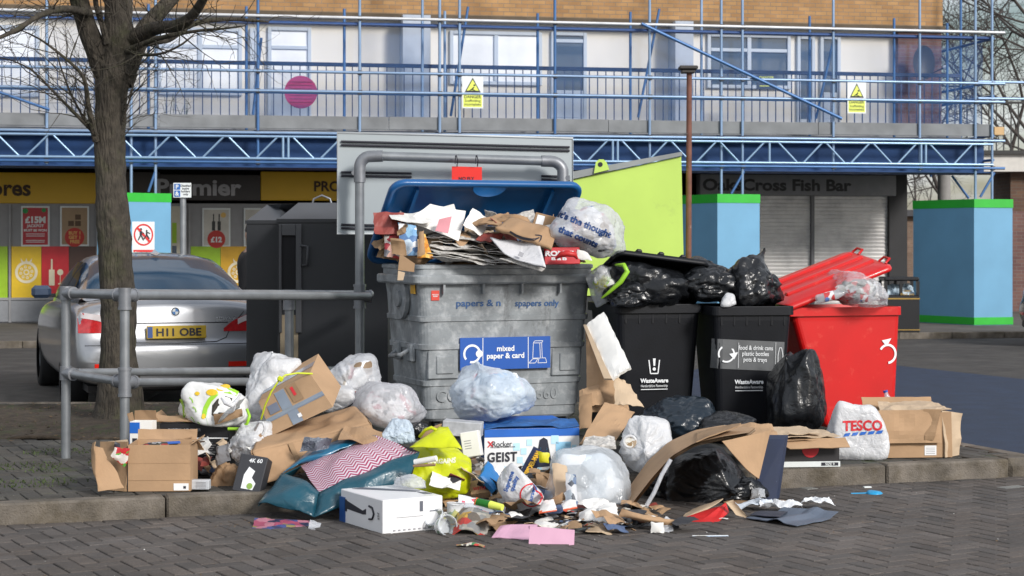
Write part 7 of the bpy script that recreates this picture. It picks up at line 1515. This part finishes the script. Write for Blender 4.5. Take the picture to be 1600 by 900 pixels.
scrap('cardboard_piece', 'wide upright brown flap between toy package and clear sack', 'cardboard', [(838, 780), (868, 786), (864, 742, .1), (838, 738, .1)], 10.3, M_cb, .008, th=.006); scrap('cardboard_piece', 'notched brown carton side resting on the clear sack', 'cardboard', [(868, 778), (888, 766), (886, 728, .1), (862, 722, .1)], 10.1, M_cbl, .01, th=.006); scrap('cardboard_piece', 'bent brown cardboard edge under the clear sack', 'cardboard', [(852, 796), (884, 780), (880, 768), (850, 786)], 10.05, M_cbd, .008)
scrap('blue_grey_tray', 'blue grey plastic tray held inside the front of the clear sack', 'tray', [(884, 782), (902, 790), (900, 742, .05), (884, 738, .05)], 10.02, mixmat('tray_mix', [(.1, .15, .25), (.3, .35, .4), (.05, .06, .08), (.5, .52, .55)], 22), .01)
# front litter
rl_ = random.Random(9)
M_wr = mixmat('wrap_colour', [(.5, .05, .04), (.06, .05, .05), (.35, .25, .12), (.6, .58, .5), (.05, .2, .08), (.1, .1, .12)], 30)
def litter(name, lab, cat, px, py, w_, d_, m, h=0., rz=0, cr=.01, th=.004, tilt=(0, 0), z=None, curl=None, bulge=.01, nx=10, ny=6, seed=None):
    g = G(px, py, 0); zz = (.012 if z is None else z); a = R(rz); ux = V((math.cos(a), math.sin(a), tilt[0])); uy = V((-math.sin(a), math.cos(a), tilt[1])); g.z = zz+cr+abs(tilt[0])*w_/2+abs(tilt[1])*d_/2+h
    b = MB(m); b.patch(g-ux*w_/2-uy*d_/2, g+ux*w_/2-uy*d_/2, g+ux*w_/2+uy*d_/2, g-ux*w_/2+uy*d_/2, nx, ny, cr=cr, th=th, bulge=bulge, curl=curl, seed=seed or rl_.random()*60, edge=.008, cs=9); return tag(b.build(name), lab, cat)
# pink card
b = MB(mat('card_pink', (.60, .34, .46), .6, var=.06)); q = [P(768, 841, 9.35), P(836, 845, 9.28), P(840, 820, 9.40), P(782, 822, 9.45)]; b.patch(*q, 10, 5, cr=.008, th=.004); b.patch(P(826, 851, 9.16), P(897, 853, 9.15), P(898, 828, 9.18), P(828, 822, 9.2), 10, 5, cr=.003, th=.004); b.patch(P(800, 850, 9.28), P(828, 852, 9.3), P(828, 822, 9.38), P(815, 824, 9.5), 5, 5, cr=.004, th=.004); tag(b.build('pink_card'), 'torn pink cake box card spread at the front of the pile', 'card')
scrap('striped_card', 'grey green striped card right of the pink card', 'card', [(898, 852), (920, 850), (916, 826, .3), (880, 824, .3)], 9.35, mixmat('stripe_grey', [(.12, .15, .14), (.2, .24, .22), (.1, .12, .12)], 60), .004)
scrap('white_carton', 'small white opened carton above the pink card', 'carton', [(832, 824), (876, 822), (862, 810, .3), (838, 812, .3)], 9.6, M_pap, .008, th=.02)
M_orn = mat('print_orange_red', (.65, .10, .03), .5)
for i, (quad, lab) in enumerate((([(842, 800), (870, 796), (866, 782, .2), (846, 786, .2)], 'white and orange food carton left of the clear sack foot'), ([(902, 822), (936, 814), (930, 792, .2), (906, 802, .2)], 'white and orange food carton leaning at the middle front'), ([(936, 802), (966, 806), (962, 788, .2), (934, 792, .2)], 'white and orange food carton lying right of the leaning one'), ([(880, 796), (902, 792), (898, 782, .1), (878, 788, .1)], 'white and orange food carton smallest of the four'))):
    scrap('food_carton', lab, 'carton', quad, 9.75, M_pap, .008, th=.006, group='white and orange food cartons', extra=lambda b, q: (setattr(b, 'm', M_orn), b.patch(q[0]+V((0, -.012, -.004)), q[1]+V((0, -.012, -.004)), q[1]+(q[2]-q[1])*.18+V((0, -.012, 0)), q[0]+(q[3]-q[0])*.18+V((0, -.012, 0)), 4, 2, th=.003)))
# plastic pots and crushed items left of centre
def tub(lab, px, py, Y, r0, r1, h, ax, m):
    c_ = P(px, py, Y); a = V(ax).normalized(); t = T('plastic_tub', lab, 'tub', c_, 0); b = MB(m); b.cyl(a*-h/2, a*h/2, r0, 22, r1, cap=False); b.cyl(a*-h/2, a*(-h/2+.004), r0, 22); b.build('tub_body', t); b = MB(m); a2 = a.orthogonal().normalized(); a3 = a.cross(a2); b.tube([a*h/2+(a2*math.cos(R(k))+a3*math.sin(R(k)))*r1 for k in range(0, 360, 18)], .004, 6, closed=True); b.build('tub_rim', t)
    b = MB(mixmat('tub_label', [(.5, .5, .2), (.7, .7, .68), (.3, .4, .3), (.7, .7, .7)], 26)); b.cyl(a*-h*.3, a*h*.25, r0*.62+r1*.40, 22, r0*.3+r1*.72, cap=False); b.build('label', t)
tub('clear yoghurt tub lying at the foot of the console box', 695, 822, 9.5, .045, .055, .07, (.6, -1, .3), M_pet); tub('white cup standing among the litter by the console box', 710, 800, 9.75, .035, .045, .09, (.1, 0, 1), M_bw); tub('flat clear tub at the left edge of the front litter', 682, 812, 9.6, .05, .055, .05, (-.5, -.4, .7), M_pet)
scrap('magazine', 'curled colourful magazine on the paving left of the pink card', 'magazine', [(706, 838), (760, 840), (776, 806, .3), (716, 800, .3)], 9.45, mixmat('mag_print', [(.3, .28, .24), (.12, .1, .08), (.5, .3, .05), (.4, .04, .03), (.2, .2, .2), (.35, .33, .3)], 17), .02, th=.006, bulge=.06)
b = MB(mat('can_green', (.03, .22, .03), .3, metal=.5)); b.cyl(P(744, 784, 9.75), P(768, 789, 9.7), .022, 16); b.m = M_orn; b.cyl(P(742, 783, 9.75), P(747, 785, 9.75), .0235, 16); b.m = mat('sign_yellow', (0, 0, 0)); b.cyl(P(766, 788.5, 9.7), P(785, 793, 9.66), .022, 16, .018); tag(b.build('snack_tube'), 'green and yellow snack tube above the magazine', 'tube')
b = MB(M_pet); b.tube([P(722, 790, 9.8), P(740, 796, 9.75), P(770, 802, 9.7), P(780, 806, 9.7)], .03, 12, rads=[.02, .034, .03, .014]); tag(b.build('plastic_bottle'), 'squashed clear bottle lying over the magazine', 'bottle')
scrap('crushed_pack', 'crushed dark packet between the clear bottle and magazine', 'packet', [(756, 812), (786, 822), (790, 796, .15), (762, 790, .15)], 9.7, M_wr, .03, th=.01); scrap('black_tray', 'black plastic food tray right of the magazine', 'tray', [(785, 818), (822, 822), (830, 798, .25), (792, 796, .25)], 9.75, mat('tray_black', (.02, .02, .022), .3, coat=.3), .02, bulge=-.04)
scrap('white_wrapper', 'long white and pink wrapper along the top of the front litter', 'wrapper', [(715, 792), (775, 806), (772, 790, .1), (716, 774, .1)], 9.9, mixmat('white_pink', [(.8, .8, .8), (.75, .76, .78), (.6, .1, .15), (.78, .76, .75)], 12), .02)
scrap('black_package', 'torn black glossy packet at the right front of the pile', 'package', [(946, 836), (1020, 842), (1030, 812, .3), (950, 806, .3)], 9.6, mat('pack_black', (.015, .016, .018), .35, var=.4, vs=40, coat=.2), .03, th=.02); scrap('cardboard_strip', 'curved brown cardboard strip over the black packet', 'cardboard', [(966, 806), (1050, 822), (1054, 812), (972, 796)], 9.6, M_cb, .006, th=.004, bulge=.06)
for i in range(4): scrap('cardboard_strip', ['lowest flat brown card under the black packet', 'thin brown card edge left of the torn black packet', 'brown card corner right of the black packet', 'grubby brown card below the black packet'][i], 'cardboard', [[(905, 842), (1000, 850), (1010, 840, .3), (920, 832, .3)], [(915, 830), (956, 838), (960, 826, .2), (918, 820, .2)], [(1010, 852), (1038, 848), (1034, 838, .2), (1012, 842, .2)], [(940, 852), (1020, 853), (1024, 844, .25), (950, 844, .2)]][i], 9.45, [M_cbd, M_cbl, M_cbd, mat('card_bluegrey', (.06, .08, .14), .5)][i], .008, th=.004)
scrap('plastic_scrap', 'clear torn plastic tip right of the black packet', 'plastic', [(1030, 838), (1050, 842), (1052, 812, .1), (1040, 806, .1)], 9.55, M_bt, .02)
scrap('white_label', 'little white carton end at the right tip of the black packet', 'carton', [(1016, 832), (1038, 832), (1036, 816), (1018, 816)], 9.5, M_pap, .004)
litter('dark_wrapper', 'small dark wrapper alone on the paving before the magazine', 'wrapper', 735, 857, .14, .05, M_wr, cr=.006)
for i, (x, y, w__, rz, lab) in enumerate(((870, 812, .2, 20, 'red and grey paper scrap behind the pink card'), (800, 808, .16, -15, 'brown paper scrap by the black tray'), (900, 834, .15, 40, 'pale paper scrap between striped card and food carton'), (660, 700, .0, 0, ''), (760, 828, .12, 10, 'pale scrap under the magazine end'), (990, 826, .16, -20, 'dark paper scrap under the black packet'))):
    if w__: litter('paper_scrap', lab, 'paper', x, y, w__, .1, [M_wr, M_cbd, M_pap, M_wr, M_pap, M_wr][i], cr=.02, rz=rz, h=.01)
# ---- right side: folded cardboards
scrap('cardboard_sheet', 'tall white faced corrugated sheet leaning on the left black bin', 'cardboard', [(956, 592), (986, 574), (944, 488, .45), (916, 508, .45)], 11.7, M_pap, .004, th=.02, nx=14, ny=14, bulge=.01, extra=lambda b, q: (setattr(b, 'm', M_cbl), b.patch(q[0]+V((-.05, -.004, .0)), q[0]+V((.0, -.02, 0)), q[3]+V((.0, -.02, 0)), q[3]+V((-.02, -.004, 0)), 4, 12, th=.015, cr=.006)))
scrap('cardboard_sheet', 'large brown cardboard side standing right of the grey bin', 'cardboard', [(918, 645), (984, 640), (950, 545, .3), (915, 520, .3)], 11.8, M_cb, .008, th=.006, nx=12, ny=12); scrap('cardboard_sheet', 'brown cardboard flap with scalloped edge before the left black bin', 'cardboard', [(960, 634), (1006, 634), (984, 602, .15), (958, 585, .15)], 11.6, M_cbl, .010, edge=.012, th=.005); scrap('cardboard_sheet', 'brown cardboard corner folded outward beside the grey bin foot', 'cardboard', [(908, 640), (945, 630), (935, 600, .1), (905, 612, .1)], 11.75, M_cb, .012)
scrap('cardboard_sheet', 'wide brown flap lying at the right end of the chair box', 'cardboard', [(905, 695), (958, 694), (992, 645, .35), (945, 628, .35)], 11.0, M_cb, .008, nx=12, ny=10, th=.006); scrap('cardboard_sheet', 'dark brown cardboard lining behind the wide flap', 'cardboard', [(905, 672), (925, 668), (925, 615, .2), (905, 620, .2)], 11.6, M_cbd, .008)
scrap('newspaper_bundle', 'creased newspapers under the wide brown flap', 'newspapers', [(908, 704), (962, 700), (960, 684, .2), (915, 688, .2)], 10.8, M_news, .02, th=.02)
# arch sheet over the pleated bag: left panel + fold + right panel
t = T('cardboard_arch', 'large bent brown cardboard sheet arching over the pleated black bag', 'cardboard', (1.1, 10.5, 0))
b = MB(M_cb); Z = lambda x, y, Y: P(x, y, Y)
prof_ = [(985, 790, 10.05), (1020, 745, 10.1), (1050, 712, 10.15), (1085, 692, 10.2), (1130, 682, 10.25), (1170, 676, 10.3)]; back_ = [(978, 768, 10.6), (1012, 720, 10.7), (1045, 690, 10.8), (1085, 672, 10.85), (1130, 664, 10.9), (1180, 668, 10.9)]
vv = []; NP = 26
def lerpp(pr_, f):
    k = f*(len(pr_)-1); i = min(int(k), len(pr_)-2); g = k-i; a, c_ = P(*pr_[i]), P(*pr_[i+1]); return a.lerp(c_, g)
for i in range(NP+1):
    f = i/NP; A_, B_ = lerpp(prof_, f), lerpp(back_, f)
    for j in range(9): p = A_.lerp(B_, j/8); vv.append(p)
for lay in range(4):
    off_ = V((.003*lay, .010*lay, -.007*lay)); b.m = (M_cb, M_cbd, M_cbl, M_cbd)[lay]
    v2 = [v+off_ for v in vv]; b._add(v2, [(i*9+j, (i+1)*9+j, (i+1)*9+j+1, i*9+j+1) for i in range(NP) for j in range(8)], True)
b.build('arch_panel', t, True)
b = MB(M_cb); b.patch(P(1128, 690, 10.2), P(1204, 672, 10.3), P(1186, 748, 10.12), P(1160, 728, 10.1), 10, 10, cr=.006, th=.006, bulge=.02); b.build('front_flap', t, True)
b = MB(M_cbd); b.patch(P(1088, 690, 10.15), P(1150, 668, 10.35), P(1158, 662, 10.5), P(1090, 674, 10.7), 10, 4, cr=.006, th=.006); b.build('top_flap', t, True)
b = MB(M_bt); b.tube([P(1048, 718, 10.02), P(1034, 742, 10.0), P(1022, 770, 9.98), P(1010, 790, 9.98)], .012, 6); b.build('tape_edge', t, True)
face_map('navy_panel', 'navy speckled box side leaning on the kerb by the cardboard arch', 'box', [P(1178, 782, 10.72), P(1212, 784, 10.72), P(1226, 686, 10.95), P(1194, 686, 10.95)], mat('navy_sparkle', (.01, .018, .05), .4, var=.2, col2=(.25, .3, .45), c2pos=(.68, .70), c2s=60), None, (.03, .05, .02))
scrap('foil_wrapper', 'crumpled silver wrapper at the foot of the navy panel', 'wrapper', [(1172, 782), (1196, 784), (1192, 762, .1), (1174, 760, .1)], 10.55, mat('foil', (.55, .55, .55), .25, metal=.7), .03)
# logo box
t = carton('shoe_box', 'flat black and white box with red oval under stacked brown cardboard', qd(1208, 11.35, IZ), BRZ*.3, .43, .28, .16, mat('box_black2', (.02, .018, .02), .5))
b = MB(M_sgw); b.ext((-.003, -.006, -.0), (.433, -.001, .035), .001); b.m = mat('print_scarlet', (0, 0, 0)); b.disc((.24, -.003, .115), (0, -1, 0), .055, 24); b.m = M_blk; b.ext((.31, -.008, .008), (.42, -.0065, .028)); b.m = M_sgw; b.text('SIZE 9', (.365, -.0085, .018), (1, 0, 0), (0, 0, 1), w=.06); b.build('print', t)
b = MB(M_cb); b.patch((-.0, -.03, .175), (.45, -.06, .19), (.47, -.10, .135), (.08, -.11, .125), 10, 6, cr=.005, th=.005); b.build('hanging_flap', t)
for i, (x0, x1, dz, m_, lab) in enumerate(((-.06, .43, .17, M_cbd, 'lowest brown sheet on the black and white box'), (-.03, .42, .19, M_cbl, 'middle pale brown sheet on the black and white box'), (-.10, .30, .21, M_cbl, 'topmost folded sheet on the black and white box'))):
    b = MB(m_); b.X = MW[t.name]; b.patch((x0, -.08+.03*i, dz), (x1, -.05, dz+.004), (x1-.04, .22, dz+.02), (x0+.03, .25, dz+.018), 10, 8, cr=.008, th=.005, edge=.01, seed=i*3); tag(b.build('cardboard_sheet'), lab, 'cardboard', 'sheets on the black and white box')
scrap('cardboard_piece', 'bent brown flap between cardboard arch and black and white box', 'cardboard', [(1170, 694), (1222, 690), (1206, 664, .3), (1150, 662, .3)], 11.0, M_cb, .01)
# right open brown box
def dfm(v): return V((.012*math.sin(v[2]*14+v[1]*5), .01*math.sin(v[0]*11), 0)) if v[2] > .05 else V((0, 0, 0))
t = carton('brown_box', 'open battered brown box on the kerb at the right end', V((P(1373, 0, 11.85).x, 11.85, IZ)), 5, .50, .40, .30, M_cb, lid=False, deform=dfm, flaps=(('b', 25, .07),))
b = MB(M_cb); b.patch((-.025, -.035, .10), (.415, -.03, .10), (.415, -.004, .315), (-.005, -.004, .315), 12, 8, cr=.008, th=.006, bulge=.01); b.build('outer_flap', t)
b = MB(M_cbd); b.patch((.30, -.03, .12), (.36, -.04, .12), (.42, -.02, .32), (.30, -.004, .32), 6, 8, cr=.015, th=.005); b.build('outer_flap', t)
b = MB(M_cbl); b.patch((.44, -.012, .0), (.58, .12, .0), (.60, .10, .28), (.43, -.01, .31), 8, 10, cr=.012, th=.006, bulge=.01); b.m = M_tag; b.patch((.49, .030, .08), (.545, .080, .03), (.565, .085, .08), (.51, .030, .15), 4, 4, th=.003); b.build('crushed_end', t)
b = MB(M_tag); b.ext((.31, -.004, .015), (.39, -.001, .08)); b.m = mat('print_grey', (0, 0, 0))
for i in range(4): b.ext((.32, -.006, .025+i*.012), (.38, -.0045, .028+i*.012))
b.build('label', t)
b = MB(M_cbl); b.patch((.02, .02, .30), (.5, .02, .31), (.46, .3, .335), (.1, .36, .33), 12, 8, cr=.015, th=.005, edge=.01); b.build('crumpled_top', t)
# red tray, brown scraps, tissue, flat card
b = MB(mat('card_red', (.55, .02, .02), .5)); b.patch(P(1086, 820, 9.85), P(1118, 820, 9.85), P(1139, 800, 10.05), P(1134, 786, 10.1), 6, 5, cr=.004, th=.004); b.patch(P(1062, 812, 9.9), P(1118, 820, 9.85), P(1136, 788, 10.1), P(1096, 800, 10.1), 8, 5, cr=.004, th=.004); b.m = M_cbl; b.patch(P(1060, 812, 9.95), P(1100, 800, 10.1), P(1130, 780, 10.2), P(1082, 796, 10.3), 8, 4, cr=.006, th=.004); tag(b.build('red_tray'), 'open bright red card tray on the paving before the pleated bag', 'tray')
scrap('cardboard_piece', 'brown torn flap standing right of the red tray', 'cardboard', [(1134, 784), (1146, 782), (1172, 812), (1150, 804)], 10.0, M_cbl, .008); litter('cardboard_piece', 'flat brown card strip behind the white tissue', 'cardboard', 1185, 790, .4, .1, M_cbd, rz=6, cr=.006)
for x, y, w__, rz, lab in ((1175, 800, .22, 10, 'pale blue crumpled tissue right of the red tray'), (1220, 803, .24, -8, 'white crumpled tissue in the middle of the right paving litter'), (1275, 799, .20, 12, 'white crumpled tissue farthest right on the paving')):
    litter('tissue', lab, 'tissue', x, y, w__, .10, mat('tissue_white', (.75, .77, .80), .7) if x != 1175 else mat('tissue_blue', (.6, .66, .74), .7), rz=rz, cr=.03, nx=18, ny=10, th=.002)
b = MB(mat('card_slate', (.10, .125, .17), .5, var=.1)); g = G(1240, 822); b.patch(G(1165, 815)+V((0, 0, .02)), G(1245, 828)+V((0, 0, .02)), G(1310, 815)+V((0, 0, .02)), G(1225, 806)+V((0, 0, .02)), 16, 10, cr=.006, th=.004, fn=lambda u, v: .03*sstep(.75, 1, v)+.02*sstep(.4, .6, u)*(1-sstep(.6, .8, u))); b.m = mat('card_darkslate', (.03, .035, .055), .5); b.patch(G(1172, 814)+V((0, 0, .034)), G(1218, 818)+V((0, 0, .034)), G(1232, 808)+V((0, 0, .034)), G(1185, 808)+V((0, 0, .034)), 6, 4, cr=.004, th=.003); tag(b.build('flat_card'), 'slate blue flattened card on the right paving', 'card')
b = MB(mat('strip_blue_white', (.45, .58, .75), .5)); g = G(1110, 838, .01); b.box(g, (.19, .012, .005), (0, 0, .05)); b.m = M_pap; b.box(g+V((0, .008, .002)), (.19, .008, .004), (0, 0, .05)); tag(b.build('straw_wrapper'), 'thin blue and white strip alone on the paving', 'wrapper')
b = MB(mat('spoon_blue', (.01, .28, .55), .4)); g = G(1362, 771, .012); blob(b, g+V((.02, 0, 0)), (.05, .05, .022), seed=1, cr=.0, lump=.1, s_=3, floor=.003); b.cyl(g+V((-.02, 0, .002)), g+V((-.13, -.01, .0)), .005, 8); tag(b.build('plastic_scoop'), 'bright blue plastic scoop on the paving by the kerb', 'scoop')
b = MB(M_pet); g = G(1233, 787, .018); b.cyl(g+V((-.04, 0, 0)), g+V((.04, .0, 0)), .018, 14); tag(b.build('small_bottle'), 'tiny clear bottle on the paving below the kerb', 'bottle')
b = MB(M_sgw); g = G(1355, 762, .01); b.box(g, (.05, .03, .016), (0, 0, .2), .003); tag(b.build('folded_receipt'), 'small white folded paper on the paving above the blue scoop', 'paper')
# kerb leaves and twigs left
b = MB(mat('dead_leaf', (0, 0, 0)))
for i in range(60):
    g = G(rl_.uniform(330, 410), rl_.uniform(812, 826), .008); a = rl_.uniform(0, 6.3); d = V((math.cos(a), math.sin(a), rl_.uniform(0, .5)))*rl_.uniform(.01, .025); e = V((-math.sin(a), math.cos(a), rl_.uniform(0, .4)))*.008; b._add([g-d, g-e, g+d, g+e], [(0, 1, 2, 3)])
for i in range(260):
    x = rl_.uniform(-3.5, 4.2); y = rl_.uniform(7.8, 11); 
    if kside((x, y)) > -.02: continue
    g = V((x, y, .014)); r_ = rl_.uniform(.002, .007); a = rl_.uniform(0, 6); d = V((math.cos(a), math.sin(a), 0))*r_; e = V((-math.sin(a), math.cos(a), .5))*r_; b._add([g-d, g-e, g+d, g+e], [(0, 1, 2, 3)])
b.build('leaf_debris'); tag(bpy.data.objects['leaf_debris'], kind='stuff')
b = MB(M_pap)
for i in range(150):
    x = rl_.uniform(-3.5, 4.2); y = rl_.uniform(7.8, 11.4); 
    if kside((x, y)) > -.02: continue
    g = V((x, y, .013)); r_ = rl_.uniform(.0015, .004); a = rl_.uniform(0, 6); d = V((math.cos(a), math.sin(a), 0))*r_; e = V((-math.sin(a), math.cos(a), .5))*r_; b._add([g-d, g-e, g+d, g+e], [(0, 1, 2, 3)])
b.build('crumbs'); tag(bpy.data.objects['crumbs'], kind='stuff')
b = MB(M_cbd); blob(b, P(352, 745, 10.6), (.09, .08, .09), seed=3, cr=.2, s_=4); tag(b.build('paper_wad'), 'brown paper wad between black box and toothed carton', 'paper')
